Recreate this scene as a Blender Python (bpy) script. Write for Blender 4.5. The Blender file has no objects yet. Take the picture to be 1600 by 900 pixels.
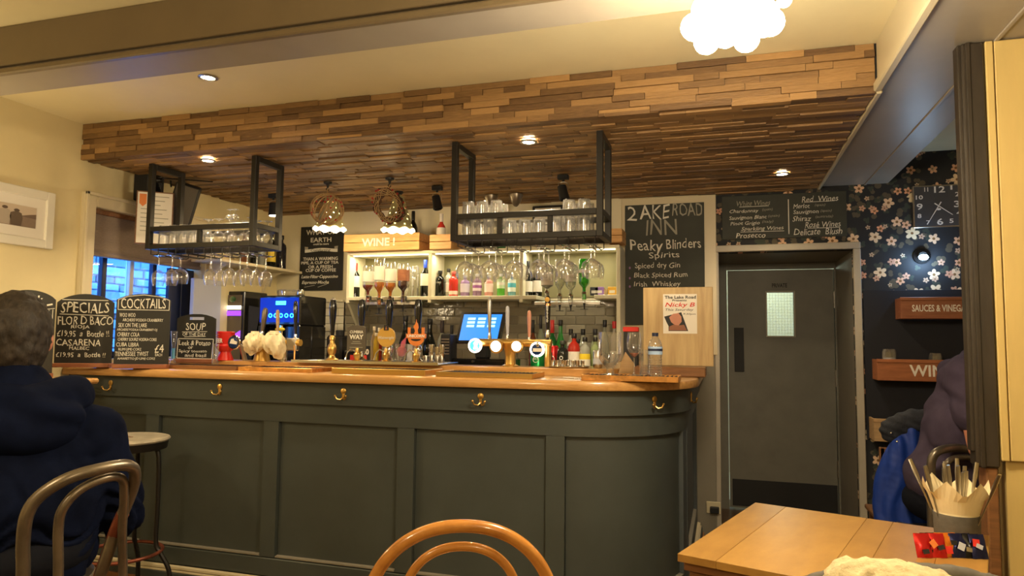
import bpy, math, random
import numpy as np
from mathutils import Vector, Matrix

random.seed(7)
PI = math.pi
R = math.radians
C = bpy.context.scene.collection
SC = bpy.context.scene

# ------------------------------------------------------------------ camera
FPX = 1080.0
CAM = Vector((0, 0, 1.35))
YAW, PITCH, ROLL = R(17.0), R(4.2), R(0.6)
_f = Vector((-math.sin(YAW) * math.cos(PITCH), math.cos(YAW) * math.cos(PITCH), math.sin(PITCH)))
_r = Vector((math.cos(YAW), math.sin(YAW), 0))
_u = _r.cross(_f)
RV = _r * math.cos(ROLL) + _u * math.sin(ROLL)
UV = _u * math.cos(ROLL) - _r * math.sin(ROLL)
cam_data = bpy.data.cameras.new('camera')
cam = bpy.data.objects.new('camera', cam_data)
C.objects.link(cam)
cam.matrix_world = Matrix(((RV.x, UV.x, -_f.x, CAM.x), (RV.y, UV.y, -_f.y, CAM.y), (RV.z, UV.z, -_f.z, CAM.z), (0, 0, 0, 1)))
cam_data.sensor_width = 36
cam_data.lens = FPX / 1600 * 36
cam_data.clip_start = 0.05
SC.camera = cam
SC.view_settings.view_transform = 'Standard'
SC.view_settings.look = 'None'
SC.view_settings.gamma = 1
SC.view_settings.exposure = 0.6
SC.view_settings.use_curve_mapping = False
SC.cycles.max_bounces = 10
SC.cycles.transparent_max_bounces = 24
SC.cycles.sample_clamp_indirect = 6

# world: blue dusk daylight, seen only through the window
w = bpy.data.worlds.new('dusk sky')
SC.world = w
w.use_nodes = True
w.node_tree.nodes['Background'].inputs[0].default_value = (0.07, 0.30, 1.0, 1)
w.node_tree.nodes['Background'].inputs[1].default_value = 8

def lamp(kind, name, loc, power, color=(1, .72, .40), size=.05, rot=None, spot=None, blend=.6):
    d = bpy.data.lights.new(name, kind)
    d.energy = power
    d.color = color
    if kind == 'AREA':
        d.size = size
    else:
        d.shadow_soft_size = size
    if spot:
        d.spot_size = R(spot); d.spot_blend = blend
    o = bpy.data.objects.new(name, d)
    o.location = loc
    if rot: o.rotation_euler = rot
    C.objects.link(o)
    return o

# sconce off the left edge, then unseen fill lights added behind the camera
WARM = (1, .78, .50)
lamp('POINT', 'wall_sconce_light', (-3.45, 2.02, 1.74), 11, (1, .78, .46), .06)
lamp('POINT', 'room_fill_light', (-1.7, -0.3, 2.15), 30, WARM, .12)  # unseen fill, added to brighten the room and its ceiling
lamp('POINT', 'room_fill_light', (1.3, -0.9, 2.15), 34, WARM, .12)

def ray(px, py):
    return _f + RV * ((px - 800) / FPX) - UV * ((py - 450) / FPX)
def onY(px, py, Y):
    d = ray(px, py); return CAM + d * ((Y - CAM.y) / d.y)
def onX(px, py, X):
    d = ray(px, py); return CAM + d * ((X - CAM.x) / d.x)
def onZ(px, py, Z):
    d = ray(px, py); return CAM + d * ((Z - CAM.z) / d.z)
def onD(px, py, D):
    return CAM + ray(px, py) * D
def project(p):
    v = Vector(p) - CAM
    d = v.dot(_f)
    return 800 + FPX * v.dot(RV) / d, 450 - FPX * v.dot(UV) / d

# ------------------------------------------------------------------ materials
MATS = {}
def mat(name, col, rough=.5, metal=0, var=0, scale=8, stretch=(1, 1, 1), bump=0, emit=None, es=1, tone=False, alpha=1, coat=0, spec=.5, col2=None, trans=0, ior=1.45):
    if name in MATS: return MATS[name]
    m = bpy.data.materials.new(name); m.use_nodes = True
    nt = m.node_tree; b = nt.nodes['Principled BSDF']
    b.inputs['Base Color'].default_value = (*col, 1)
    b.inputs['Roughness'].default_value = rough
    b.inputs['Metallic'].default_value = metal
    b.inputs['Specular IOR Level'].default_value = spec
    b.inputs['Coat Weight'].default_value = coat
    b.inputs['Transmission Weight'].default_value = trans
    b.inputs['IOR'].default_value = ior
    if emit:
        b.inputs['Emission Color'].default_value = (*emit, 1)
        b.inputs['Emission Strength'].default_value = es
    if var or bump or tone:
        tc = nt.nodes.new('ShaderNodeTexCoord'); mp = nt.nodes.new('ShaderNodeMapping')
        mp.inputs['Scale'].default_value = stretch
        n = nt.nodes.new('ShaderNodeTexNoise'); n.inputs['Scale'].default_value = scale
        n.inputs['Detail'].default_value = 5; n.inputs['Roughness'].default_value = .6
        nt.links.new(tc.outputs['Object'], mp.inputs[0]); nt.links.new(mp.outputs[0], n.inputs['Vector'])
        fac = n.outputs['Fac']
        if tone:
            at = nt.nodes.new('ShaderNodeAttribute'); at.attribute_name = 'tone'
            mx = nt.nodes.new('ShaderNodeMath'); mx.operation = 'MULTIPLY_ADD'
            nt.links.new(at.outputs['Fac'], mx.inputs[0]); mx.inputs[1].default_value = .6
            m2 = nt.nodes.new('ShaderNodeMath'); m2.operation = 'MULTIPLY'; m2.inputs[1].default_value = .4
            nt.links.new(n.outputs['Fac'], m2.inputs[0]); nt.links.new(m2.outputs[0], mx.inputs[2])
            fac = mx.outputs[0]
        if var or tone:
            cr = nt.nodes.new('ShaderNodeValToRGB')
            c2 = col2 if col2 else tuple(min(1, c * (1 + var)) for c in col)
            c1 = tuple(c * (1 - var) for c in col) if not col2 else col
            cr.color_ramp.elements[0].color = (*c1, 1); cr.color_ramp.elements[1].color = (*c2, 1)
            cr.color_ramp.elements[0].position = .12 if tone else .3; cr.color_ramp.elements[1].position = .88 if tone else .7
            nt.links.new(fac, cr.inputs[0]); nt.links.new(cr.outputs[0], b.inputs['Base Color'])
        if bump:
            bp = nt.nodes.new('ShaderNodeBump'); bp.inputs['Strength'].default_value = bump; bp.inputs['Distance'].default_value = .004
            nt.links.new(n.outputs['Fac'], bp.inputs['Height']); nt.links.new(bp.outputs[0], b.inputs['Normal'])
    MATS[name] = m
    return m

def thin_glass(name, tint=(1, 1, 1), base=.09, rough=.05, mx=.85, white_lift=.018):
    """clear thin walled glass: fresnel mix of reflection and tinted transparency"""
    if name in MATS: return MATS[name]
    m = bpy.data.materials.new(name); m.use_nodes = True
    nt = m.node_tree; nt.nodes.clear()
    o = nt.nodes.new('ShaderNodeOutputMaterial'); mix = nt.nodes.new('ShaderNodeMixShader')
    t = nt.nodes.new('ShaderNodeBsdfTransparent'); t.inputs[0].default_value = (*tint, 1)
    g = nt.nodes.new('ShaderNodeBsdfGlossy'); g.inputs['Roughness'].default_value = rough
    lw = nt.nodes.new('ShaderNodeLayerWeight'); lw.inputs['Blend'].default_value = .35
    mr = nt.nodes.new('ShaderNodeMapRange'); mr.inputs['To Min'].default_value = base; mr.inputs['To Max'].default_value = mx
    nt.links.new(lw.outputs['Facing'], mr.inputs['Value'])
    nt.links.new(mr.outputs[0], mix.inputs[0]); nt.links.new(t.outputs[0], mix.inputs[1]); nt.links.new(g.outputs[0], mix.inputs[2])
    df = nt.nodes.new('ShaderNodeBsdfDiffuse'); df.inputs[0].default_value = (.9, .9, .88, 1)
    m2 = nt.nodes.new('ShaderNodeMixShader'); mr2 = nt.nodes.new('ShaderNodeMapRange'); mr2.inputs['To Min'].default_value = white_lift; mr2.inputs['To Max'].default_value = white_lift * 5  # white diffuse, stronger towards the edges, added to make glasses look brighter
    nt.links.new(lw.outputs['Facing'], mr2.inputs['Value']); nt.links.new(mr2.outputs[0], m2.inputs[0])
    nt.links.new(mix.outputs[0], m2.inputs[1]); nt.links.new(df.outputs[0], m2.inputs[2])
    nt.links.new(m2.outputs[0], o.inputs[0])
    MATS[name] = m
    return m

def wallpaper():
    m = bpy.data.materials.new('floral wallpaper'); m.use_nodes = True
    nt = m.node_tree; N = nt.nodes.new; L = nt.links.new
    b = nt.nodes['Principled BSDF']; b.inputs['Roughness'].default_value = .75
    tc = N('ShaderNodeTexCoord'); sx = N('ShaderNodeSeparateXYZ'); L(tc.outputs['Object'], sx.inputs[0])
    cb = N('ShaderNodeCombineXYZ'); L(sx.outputs['X'], cb.inputs[0]); L(sx.outputs['Z'], cb.inputs[1])
    def mth(op, a, b_=None, c=None):
        n = N('ShaderNodeMath'); n.operation = op
        for i, v in enumerate((a, b_, c)):
            if v is None: continue
            if isinstance(v, (int, float)): n.inputs[i].default_value = v
            else: L(v, n.inputs[i])
        return n.outputs[0]
    def layer(scale, offs, rad, petals, prob, jit=.75):
        mp = N('ShaderNodeMapping'); mp.inputs['Location'].default_value = (offs, offs * 1.7, 0); mp.inputs['Scale'].default_value = (scale, scale, 1)
        L(cb.outputs[0], mp.inputs[0])
        v = N('ShaderNodeTexVoronoi'); v.voronoi_dimensions = '2D'; v.inputs['Scale'].default_value = 1; v.inputs['Randomness'].default_value = jit
        L(mp.outputs[0], v.inputs['Vector'])
        d = N('ShaderNodeVectorMath'); d.operation = 'SUBTRACT'; L(mp.outputs[0], d.inputs[0]); L(v.outputs['Position'], d.inputs[1])
        s = N('ShaderNodeSeparateXYZ'); L(d.outputs[0], s.inputs[0])
        sc = N('ShaderNodeSeparateColor'); L(v.outputs['Color'], sc.inputs[0])
        ang = mth('ARCTAN2', s.outputs['Y'], s.outputs['X'])
        ang = mth('MULTIPLY_ADD', sc.outputs[0], 6.28, ang)
        pet = mth('ABSOLUTE', mth('COSINE', mth('MULTIPLY', ang, petals / 2)))
        rr = mth('MULTIPLY', mth('MULTIPLY_ADD', pet, .5, .5), mth('MULTIPLY_ADD', sc.outputs[1], rad * .5, rad * .6))
        edge = mth('MULTIPLY', mth('SUBTRACT', rr, v.outputs['Distance']), 30)
        c = N('ShaderNodeClamp'); L(edge, c.inputs[0])
        use = mth('LESS_THAN', sc.outputs[2], prob)
        mask = mth('MULTIPLY', c.outputs[0], use)
        core = mth('LESS_THAN', v.outputs['Distance'], rad * .2)
        return mask, core, sc.outputs[1]
    def mixc(f, a, bb):
        n = N('ShaderNodeMix'); n.data_type = 'RGBA'
        L(f, n.inputs[0])
        for i, v in ((6, a), (7, bb)):
            if isinstance(v, tuple): n.inputs[i].default_value = (*v, 1)
            else: L(v, n.inputs[i])
        return n.outputs[2]
    base = (.012, .014, .019)
    l1, _, _ = layer(16, 3.1, .5, 2, .5, 1)
    col = mixc(l1, base, (.09, .075, .05))
    l2, _, _ = layer(13, 7.7, .42, 3, .5, 1)
    col = mixc(l2, col, (.035, .045, .035))
    fm, core, rnd = layer(8.2, 0.4, .36, 5, .85)
    fc = mixc(rnd, (.72, .36, .22), (.80, .68, .46))
    fc2 = mixc(core, fc, (.22, .11, .04))
    col = mixc(fm, col, fc2)
    fm, core, rnd = layer(10.5, 5.2, .26, 5, .5)
    fc2 = mixc(core, mixc(rnd, (.5, .42, .3), (.6, .3, .2)), (.2, .1, .04))
    col = mixc(fm, col, fc2)
    L(col, b.inputs['Base Color'])
    return m

M = dict(
    plaster=mat('cream painted plaster', (.70, .60, .34), .6, var=.05, scale=3, bump=.15),
    ceil=mat('cream ceiling paint', (.80, .72, .46), .38, var=.04, scale=3, bump=.15),
    beam=mat('taupe gloss paint', (.17, .13, .075), .3, var=.06, scale=5, bump=.1),
    soffit=mat('grey taupe gloss paint', (.34, .30, .24), .4, var=.05, scale=5),
    backwall=mat('pale backbar paint', (.70, .64, .46), .6, var=.04, scale=3),
    plank=mat('reclaimed wood planks', (.085, .042, .016), .5, tone=True, scale=7, stretch=(3, 20, 20), bump=.6, col2=(.40, .23, .085)),
    barpaint=mat('dark grey green eggshell paint', (.054, .064, .060), .42, var=.10, scale=4, bump=.08),
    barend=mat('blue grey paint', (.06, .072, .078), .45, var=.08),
    beige=mat('grey beige paint', (.22, .20, .16), .5, var=.06, scale=4),
    casing=mat('pale grey casing paint', (.42, .38, .31), .45, var=.05),
    doorpaint=mat('grey door paint', (.15, .145, .12), .5, var=.12, scale=5, bump=.1),
    counter=mat('varnished oak counter', (.40, .20, .06), .28, var=.30, scale=6, stretch=(1, 9, 9), bump=.15, coat=.3, col2=(.60, .34, .12)),
    darkwood=mat('dark stained wood', (.20, .09, .035), .35, var=.3, scale=8, stretch=(1, 8, 8)),
    table=mat('worn honey pine', (.16, .068, .014), .36, tone=True, scale=9, stretch=(2.6, .9, 5), bump=.2, col2=(.50, .285, .070)),
    oakboard=mat('pale oak veneer', (.42, .28, .12), .45, var=.2, scale=5, stretch=(8, 8, .8), col2=(.58, .42, .20)),
    crate=mat('orange pine crate', (.50, .25, .08), .5, var=.25, scale=6, stretch=(1, 8, 8), col2=(.72, .42, .16)),
    crate2=mat('red brown stained crate', (.22, .075, .035), .5, var=.3, scale=6, stretch=(1, 8, 8), col2=(.34, .13, .06)),
    palewood=mat('pale pine', (.46, .30, .15), .5, var=.2, scale=6, stretch=(1, 8, 8)),
    black=mat('black steel', (.016, .014, .013), .42, metal=.3),
    matt=mat('matt black', (.012, .012, .013), .6),
    gloss=mat('gloss black', (.010, .010, .011), .12, coat=.5),
    rack=mat('blackened steel rack', (.016, .014, .011), .4, metal=.2, var=.15),
    chalkboard=mat('chalkboard black', (.020, .020, .018), .6, var=.25, scale=5),
    chalkgreen=mat('chalkboard dark green grey', (.034, .038, .030), .65, var=.22, scale=3),
    chalk=mat('white chalk', (.72, .70, .62), .9),
    chalkdim=mat('faded chalk', (.34, .33, .27), .9),
    white=mat('white paint', (.75, .72, .62), .45),
    shelf=mat('cream shelf paint', (.70, .66, .48), .42),
    cream=mat('cream gloss trim', (.62, .54, .36), .35),
    yellow=mat('warm cream boards', (.58, .43, .16), .4, var=.05, scale=4, stretch=(6, 6, 1)),
    post=mat('dark brown painted post', (.030, .023, .016), .4, var=.3, scale=5, stretch=(5, 5, 1), bump=.3),
    brass=mat('brass', (.70, .45, .14), .32, metal=1),
    copper=mat('hammered copper', (.80, .42, .15), .3, metal=1, var=.25, scale=30, bump=.4),
    chrome=mat('chrome', (.72, .70, .66), .12, metal=1),
    steel=mat('brushed steel', (.50, .47, .42), .3, metal=1),
    paper=mat('white paper', (.80, .76, .68), .7),
    red=mat('red plastic', (.62, .02, .015), .3, coat=.4),
    rope=mat('jute rope', (.42, .28, .13), .9, var=.3, scale=60, bump=.4),
    berry=mat('red berries', (.40, .03, .02), .4),
    twig=mat('dark twig', (.11, .055, .03), .8, var=.3, scale=40),
    shade=mat('perforated cream shade', (.36, .33, .16), .5),
    bulb=mat('lit bulb', (1, .9, .7), .5, emit=(1, .82, .55), es=40),
    spotface=mat('lit spot lamp', (1, .95, .85), .5, emit=(1, .86, .62), es=30),
    glow=mat('lit hole edge', (1, .9, .6), .5, emit=(1, .78, .42), es=9),
    navy=mat('navy fleece', (.0035, .006, .020), .9, spec=.08, var=.35, scale=10, bump=.5),
    skin=mat('skin', (.52, .22, .14), .5, var=.08, scale=12),
    hair=mat('short brown hair', (.026, .019, .014), .6, var=.6, scale=60, stretch=(1, 1, .35), bump=1),
    trousers=mat('dark trousers', (.008, .009, .014), .9, spec=.1),
    purple=mat('purple grey cotton', (.060, .046, .075), .9, spec=.1, var=.2, scale=10, bump=.3),
    blue=mat('royal blue padded fabric', (.006, .035, .26), .6, var=.2, scale=9, bump=.3),
    fur=mat('black ribbed collar', (.014, .016, .024), .8, var=.3, scale=60, bump=.8),
    fleece=mat('cream fleece', (.58, .48, .28), .95, var=.2, scale=70, bump=1),
    greycloth=mat('grey cloth', (.11, .10, .085), .85, var=.2, scale=30, bump=.3),
    wornmetal=mat('worn grey metal', (.15, .13, .105), .34, metal=.8, var=.5, scale=9, bump=.15, col2=(.30, .25, .19)),
    bentwood=mat('glossy honey bentwood', (.42, .16, .03), .22, var=.3, scale=9, stretch=(2, 2, 2), coat=.6, col2=(.62, .28, .06)),
    rust=mat('worn red primer metal', (.20, .055, .03), .4, metal=.5, var=.4, scale=18),
    napkin=mat('cream paper napkin', (.80, .68, .42), .85, bump=.3, scale=12),
    cloth=mat('white bar cloth', (.85, .74, .50), .9, var=.08, scale=20, bump=.5),
    floor=mat('dark oak floor', (.045, .022, .010), .3, tone=True, scale=6, stretch=(9, 1, 9), bump=.2, col2=(.13, .07, .03)),
    tile=mat('cream glazed tile', (.58, .54, .42), .12, tone=True, scale=6, bump=.25, col2=(.74, .70, .58)),
    tiledark=mat('grey brown glazed tile', (.16, .14, .10), .08, tone=True, scale=7, bump=.6, col2=(.30, .27, .20)),
    grout=mat('grout', (.34, .31, .24), .9),
    stone=mat('slate stone', (.16, .18, .22), .8, tone=True, scale=9, bump=.8, col2=(.55, .60, .68)),
    blind=mat('taupe linen blind', (.26, .20, .16), .85, var=.12, scale=50, stretch=(1, 1, 5), bump=.2),
    darkframe=mat('dark navy frame', (.010, .016, .05), .4),
    greypanel=mat('light grey enamel', (.48, .50, .56), .35),
    glass=thin_glass('clear glass', (.97, .97, .97)),
    pane=thin_glass('window pane', (.96, .98, 1), .03, .01, .5, 0),
    greenglass=thin_glass('bright green glass', (.12, .75, .10), .06),
    bluescreen=mat('blue screen', (.0, .05, .2), .3, emit=(.03, .22, .85), es=1.0),
    screenkey=mat('screen key', (.2, .5, .9), .3, emit=(.35, .68, 1), es=1.1),
    bluelit=mat('blue lit button', (.0, .1, .5), .3, emit=(.02, .35, 1), es=5),
    bluecase=mat('blue glowing facia', (.0, .01, .1), .3, emit=(.0, .03, .7), es=.5),
    purplelit=mat('purple light', (.2, .0, .5), .3, emit=(.22, .05, .8), es=1.5),
    lenswhite=mat('lit white lens', (1, .95, .9), .2, emit=(1, .92, .78), es=4),
    lensblue=mat('lit blue lens', (.05, .4, .9), .2, emit=(.04, .45, 1), es=2.2),
    navyface=mat('navy badge face', (.01, .03, .12), .2),
    orange=mat('orange badge', (.72, .22, .05), .35),
    gold=mat('gold badge', (.60, .36, .08), .3, metal=.3),
    slate=mat('slate brown badge', (.085, .07, .05), .5),
    pink=mat('pink paper', (.75, .16, .24), .6),
    yellowlbl=mat('yellow label', (.80, .58, .03), .5),
    darktop=mat('black bottle glass', (.006, .006, .007), .08, coat=.4),
    chalkred=mat('red print', (.60, .03, .02), .7),
    inkblack=mat('black print', (.01, .01, .01), .7),
)
M['wallpaper'] = wallpaper()
def liquid(name, col, rough=.08, em=0):
    return mat(name, col, rough, coat=.5, trans=.55, ior=1.2)
def colm(name, col, rough=.4):
    return mat(name, col, rough)

# ------------------------------------------------------------------ mesh building
class MB:
    def __init__(s): s.v = []; s.f = []; s.t = []; s.tone = 0.5
    def add(s, vs, fs):
        n = len(s.v); s.v += [tuple(p) for p in vs]; s.t += [s.tone] * len(vs)
        s.f += [tuple(i + n for i in f) for f in fs]
        return s
    def box(s, c, d, rz=0, rx=0, ry=0):
        hx, hy, hz = d[0] / 2, d[1] / 2, d[2] / 2
        m = Matrix.Rotation(rz, 3, 'Z') @ Matrix.Rotation(rx, 3, 'X') @ Matrix.Rotation(ry, 3, 'Y')
        c = Vector(c)
        vs = [c + m @ Vector((x, y, z)) for x in (-hx, hx) for y in (-hy, hy) for z in (-hz, hz)]
        return s.add(vs, [(0, 1, 3, 2), (4, 6, 7, 5), (0, 4, 5, 1), (2, 3, 7, 6), (0, 2, 6, 4), (1, 5, 7, 3)])
    def bb(s, x0, x1, y0, y1, z0, z1):
        return s.box(((x0 + x1) / 2, (y0 + y1) / 2, (z0 + z1) / 2), (abs(x1 - x0), abs(y1 - y0), abs(z1 - z0)))
    def rbox(s, x0, x1, y0, y1, z0, z1, b=.004):
        """box with chamfered edges"""
        xs = (x0, x0 + b, x1 - b, x1)
        vs = []; idx = {}
        def V(x, y, z):
            k = (round(x, 6), round(y, 6), round(z, 6))
            if k not in idx: idx[k] = len(vs); vs.append(k)
            return idx[k]
        fs = []
        X = (x0, x1); Y = (y0, y1); Z = (z0, z1)
        sg = lambda a: b if a == 0 else -b
        def p(i, j, k, ax):
            c = [X[i] + sg(i), Y[j] + sg(j), Z[k] + sg(k)]
            c[ax] = (X, Y, Z)[ax][(i, j, k)[ax]]
            return V(*c)
        for ax in range(3):
            for e in (0, 1):
                o = [(0, 0), (1, 0), (1, 1), (0, 1)]
                q = []
                for a_, b_ in o:
                    ijk = [0, 0, 0]; ijk[ax] = e; ijk[(ax + 1) % 3] = a_; ijk[(ax + 2) % 3] = b_
                    q.append(p(*ijk, ax))
                fs.append(tuple(q) if e else tuple(reversed(q)))
        for ax in range(3):
            a1, a2 = (ax + 1) % 3, (ax + 2) % 3
            for u in (0, 1):
                for v in (0, 1):
                    ijk0 = [0, 0, 0]; ijk0[a1] = u; ijk0[a2] = v; ijk1 = list(ijk0); ijk1[ax] = 1
                    fs.append((p(*ijk0, a1), p(*ijk1, a1), p(*ijk1, a2), p(*ijk0, a2)))
        for i in (0, 1):
            for j in (0, 1):
                for k in (0, 1):
                    fs.append((p(i, j, k, 0), p(i, j, k, 1), p(i, j, k, 2)))
        return s.add(vs, fs)
    def lathe(s, prof, c=(0, 0, 0), n=16, axis=None, cap=True):
        c = Vector(c); m = Matrix.Identity(3)
        if axis is not None:
            m = Vector(axis).normalized().to_track_quat('Z', 'Y').to_matrix()
        vs = []; fs = []
        for r, z in prof:
            for k in range(n):
                a = 2 * PI * k / n
                vs.append(c + m @ Vector((r * math.cos(a), r * math.sin(a), z)))
        for i in range(len(prof) - 1):
            for k in range(n):
                k2 = (k + 1) % n
                fs.append((i * n + k, i * n + k2, (i + 1) * n + k2, (i + 1) * n + k))
        if cap:
            if prof[0][0] > 1e-4: fs.append(tuple(reversed(range(n))))
            if prof[-1][0] > 1e-4: fs.append(tuple((len(prof) - 1) * n + k for k in range(n)))
        return s.add(vs, fs)
    def cyl(s, a, b, r, r2=None, n=10):
        a = Vector(a); b = Vector(b); d = b - a
        return s.lathe([(r, 0), (r2 if r2 is not None else r, d.length)], a, n, d)
    def tube(s, pts, r, n=8, closed=False, flat=1.0):
        pts = [Vector(p) for p in pts]; N = len(pts)
        rs = r if isinstance(r, (list, tuple)) else [r] * N
        vs = []; up = None
        for i, p in enumerate(pts):
            if closed: t = pts[(i + 1) % N] - pts[i - 1]
            else: t = pts[min(i + 1, N - 1)] - pts[max(i - 1, 0)]
            t.normalize()
            if up is None:
                up = t.orthogonal().normalized()
            up = (up - t * up.dot(t)).normalized(); sd = t.cross(up)
            for k in range(n):
                a = 2 * PI * k / n
                vs.append(p + up * (rs[i] * math.cos(a)) + sd * (rs[i] * flat * math.sin(a)))
        fs = []
        for i in range(N if closed else N - 1):
            j = (i + 1) % N
            for k in range(n):
                k2 = (k + 1) % n
                fs.append((i * n + k, i * n + k2, j * n + k2, j * n + k))
        if not closed:
            fs.append(tuple(reversed(range(n)))); fs.append(tuple((N - 1) * n + k for k in range(n)))
        return s.add(vs, fs)
    def ball(s, c, r, n=12, m=8, sc=(1, 1, 1)):
        prof = [(math.sin(PI * i / m), -math.cos(PI * i / m)) for i in range(m + 1)]
        vs = []; fs = []
        for a, z in prof:
            for k in range(n):
                t = 2 * PI * k / n
                vs.append((c[0] + r * sc[0] * a * math.cos(t), c[1] + r * sc[1] * a * math.sin(t), c[2] + r * sc[2] * z))
        for i in range(m):
            for k in range(n):
                k2 = (k + 1) % n
                fs.append((i * n + k, i * n + k2, (i + 1) * n + k2, (i + 1) * n + k))
        return s.add(vs, fs)
    def prism(s, pts, y0, y1):
        """outline in x,z extruded along y"""
        n = len(pts)
        vs = [(x, y0, z) for x, z in pts] + [(x, y1, z) for x, z in pts]
        fs = [tuple(range(n)), tuple(reversed(range(n, 2 * n)))]
        fs += [(i, n + i, n + (i + 1) % n, (i + 1) % n) for i in range(n)]
        return s.add(vs, fs)
    def mesh(s, name, smooth=False):
        me = bpy.data.meshes.new(name)
        me.from_pydata(s.v, [], s.f); me.validate()
        at = me.attributes.new('tone', 'FLOAT', 'POINT')
        if len(at.data) == len(s.t): at.data.foreach_set('value', s.t)
        me.update()
        import bmesh
        bm = bmesh.new(); bm.from_mesh(me); bmesh.ops.remove_doubles(bm, verts=bm.verts, dist=1e-6)
        bmesh.ops.recalc_face_normals(bm, faces=bm.faces); bm.to_mesh(me); bm.free()
        if smooth:
            me.polygons.foreach_set('use_smooth', [True] * len(me.polygons))
            try: me.set_sharp_from_angle(angle=R(38))
            except Exception: pass
        return me
    def build(s, name, material, parent=None, smooth=False, loc=None, **k):
        return link(name, s.mesh(name, smooth), material, parent, loc, **k)

def link(name, me, material, parent=None, loc=None, label=None, cat=None, group=None, kind=None):
    o = bpy.data.objects.new(name, me)
    if isinstance(material, str): material = M[material]
    if material is not None and not me.materials: me.materials.append(material)
    C.objects.link(o)
    if parent: o.parent = parent
    if loc is not None: o.location = loc
    tag(o, label, cat, group, kind)
    return o
def tag(o, label=None, cat=None, group=None, kind=None):
    if label: o['label'] = label
    if cat: o['category'] = cat
    if group: o['group'] = group
    if kind: o['kind'] = kind
    return o
def thing(name, label, cat=None, loc=(0, 0, 0), rz=0, group=None, kind=None):
    o = bpy.data.objects.new(name, None); C.objects.link(o)
    o.empty_display_size = .05
    o.location = loc; o.rotation_euler = (0, 0, rz)
    return tag(o, label, cat, group, kind)
KIDS = {}
def copy_tree(o, loc=None, rz=None, label=None, parent=None):
    c = o.copy(); C.objects.link(c)
    if parent: c.parent = parent
    if loc is not None: c.location = loc
    if rz is not None: c.rotation_euler = (0, 0, rz)
    if label: c['label'] = label
    for ch in [x for x in C.objects if x.parent == o]:
        copy_tree(ch, parent=c)
    return c

# ------------------------------------------------------------------ lettering
def text_mesh(txt, w=None, h=None, shear=0, wob=0.0, ext=.0006, bold=0):
    cu = bpy.data.curves.new('lettering', 'FONT'); cu.body = txt; cu.size = 1; cu.shear = shear; cu.extrude = .01; cu.offset = bold; cu.resolution_u = 2
    o = bpy.data.objects.new('lettering', cu); C.objects.link(o)
    bpy.context.view_layer.update()
    me = bpy.data.meshes.new_from_object(o)
    bpy.data.objects.remove(o); bpy.data.curves.remove(cu)
    n = len(me.vertices); a = np.empty(n * 3, 'f'); me.vertices.foreach_get('co', a); a = a.reshape(-1, 3)
    lo, hi = a.min(0), a.max(0)
    sx = (w / (hi[0] - lo[0])) if w else None; sz = (h / (hi[1] - lo[1])) if h else None
    if sx is None: sx = sz
    if sz is None: sz = sx
    x = (a[:, 0] - (lo[0] + hi[0]) / 2) * sx; z = (a[:, 1] - (lo[1] + hi[1]) / 2) * sz; y = a[:, 2] / .01 * ext
    if wob:
        H = (hi[1] - lo[1]) * sz
        p = random.random() * 9
        x2 = x + wob * H * np.sin(z / H * 5 + x / H * 2.1 + p); z2 = z + wob * H * (np.sin(x / H * 1.7 + p) + .6 * np.sin(x / H * 4.3 + p * 2))
        x, z = x2, z2
    b = np.stack([x, -y, z], 1).astype('f')
    me.vertices.foreach_set('co', b.ravel()); me.update()
    return me
def lettering(txt, parent, x, z, y, w=None, h=None, material='chalk', name='lettering', **k):
    me = text_mesh(txt, w, h, **k)
    return link(name, me, material, parent, (x, y, z))

class Board:
    """maps picture measurements of a flat panel to its own x,z in metres"""
    def __init__(s, root, x0, y0, x1, y1, W, H, yfront, tl=0, tr=0):
        s.a = (x0, y0, x1, y1); s.W = W; s.H = H; s.root = root; s.y = yfront
        s.sl = tl
    def X(s, px): return ((px - s.a[0]) / (s.a[2] - s.a[0]) - .5) * s.W
    def Z(s, py): return (s.a[3] - py) / (s.a[3] - s.a[1]) * s.H
    def text(s, t, x0, x1, y0, y1, material='chalk', **k):
        return lettering(t, s.root, s.X((x0 + x1) / 2), s.Z((y0 + y1) / 2), s.y, w=(x1 - x0) / (s.a[2] - s.a[0]) * s.W, h=(y1 - y0) / (s.a[3] - s.a[1]) * s.H, material=material, **k)
    def line(s, x0, y0, x1, y1, th=1.2, material='chalk', name='chalk_line'):
        t = th / (s.a[2] - s.a[0]) * s.W / 2
        a = Vector((s.X(x0), 0, s.Z(y0))); b = Vector((s.X(x1), 0, s.Z(y1)))
        d = (b - a).normalized(); n = Vector((-d.z, 0, d.x)) * t
        pts = [a + n, a - n, b - n, b + n]
        return MB().prism([(p.x, p.z) for p in pts], s.y - .0008, s.y + .0004).build(name, material, s.root)
# ------------------------------------------------------------------ the room
XL, YB, YF, HC, HP = -3.70, 5.12, 3.17, 2.62, 2.40
XB0, XB1 = .64, 1.07       # the beam on the right
XW = 3.0; YN = -2.4
def S(name, mb, material, label, **k):
    return mb.build(name, material, label=label, kind='structure', **k)

# floor with boards
fl = thing('floor', 'dark oak floorboards along the foot of the bar', kind='structure')
MB().bb(XL - .1, XW + .1, YN - .1, 6.4, -.06, -.012).build('subfloor', 'floor', fl)
n = 0; stuff = MB()
for i in range(48):
    x0 = XL + i * .14
    y = YN + random.uniform(-.9, 0)
    while y < 6.3:
        l = random.uniform(.9, 1.8); y1 = min(y + l, 6.35); ya = max(y, YN)
        if y1 - ya > .05:
            visible = -3.3 < x0 < -1.2 and y1 > 2.2 and ya < 3.4
            mb = MB() if visible else stuff
            mb.tone = random.random()
            mb.bb(x0, x0 + .137, ya, y1 - .003, -.012, random.uniform(-.001, .0008))
            if visible: mb.build('floorboard', 'floor', fl)
        y += l
stuff.build('floorboards', 'floor', fl, kind='stuff')

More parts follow.
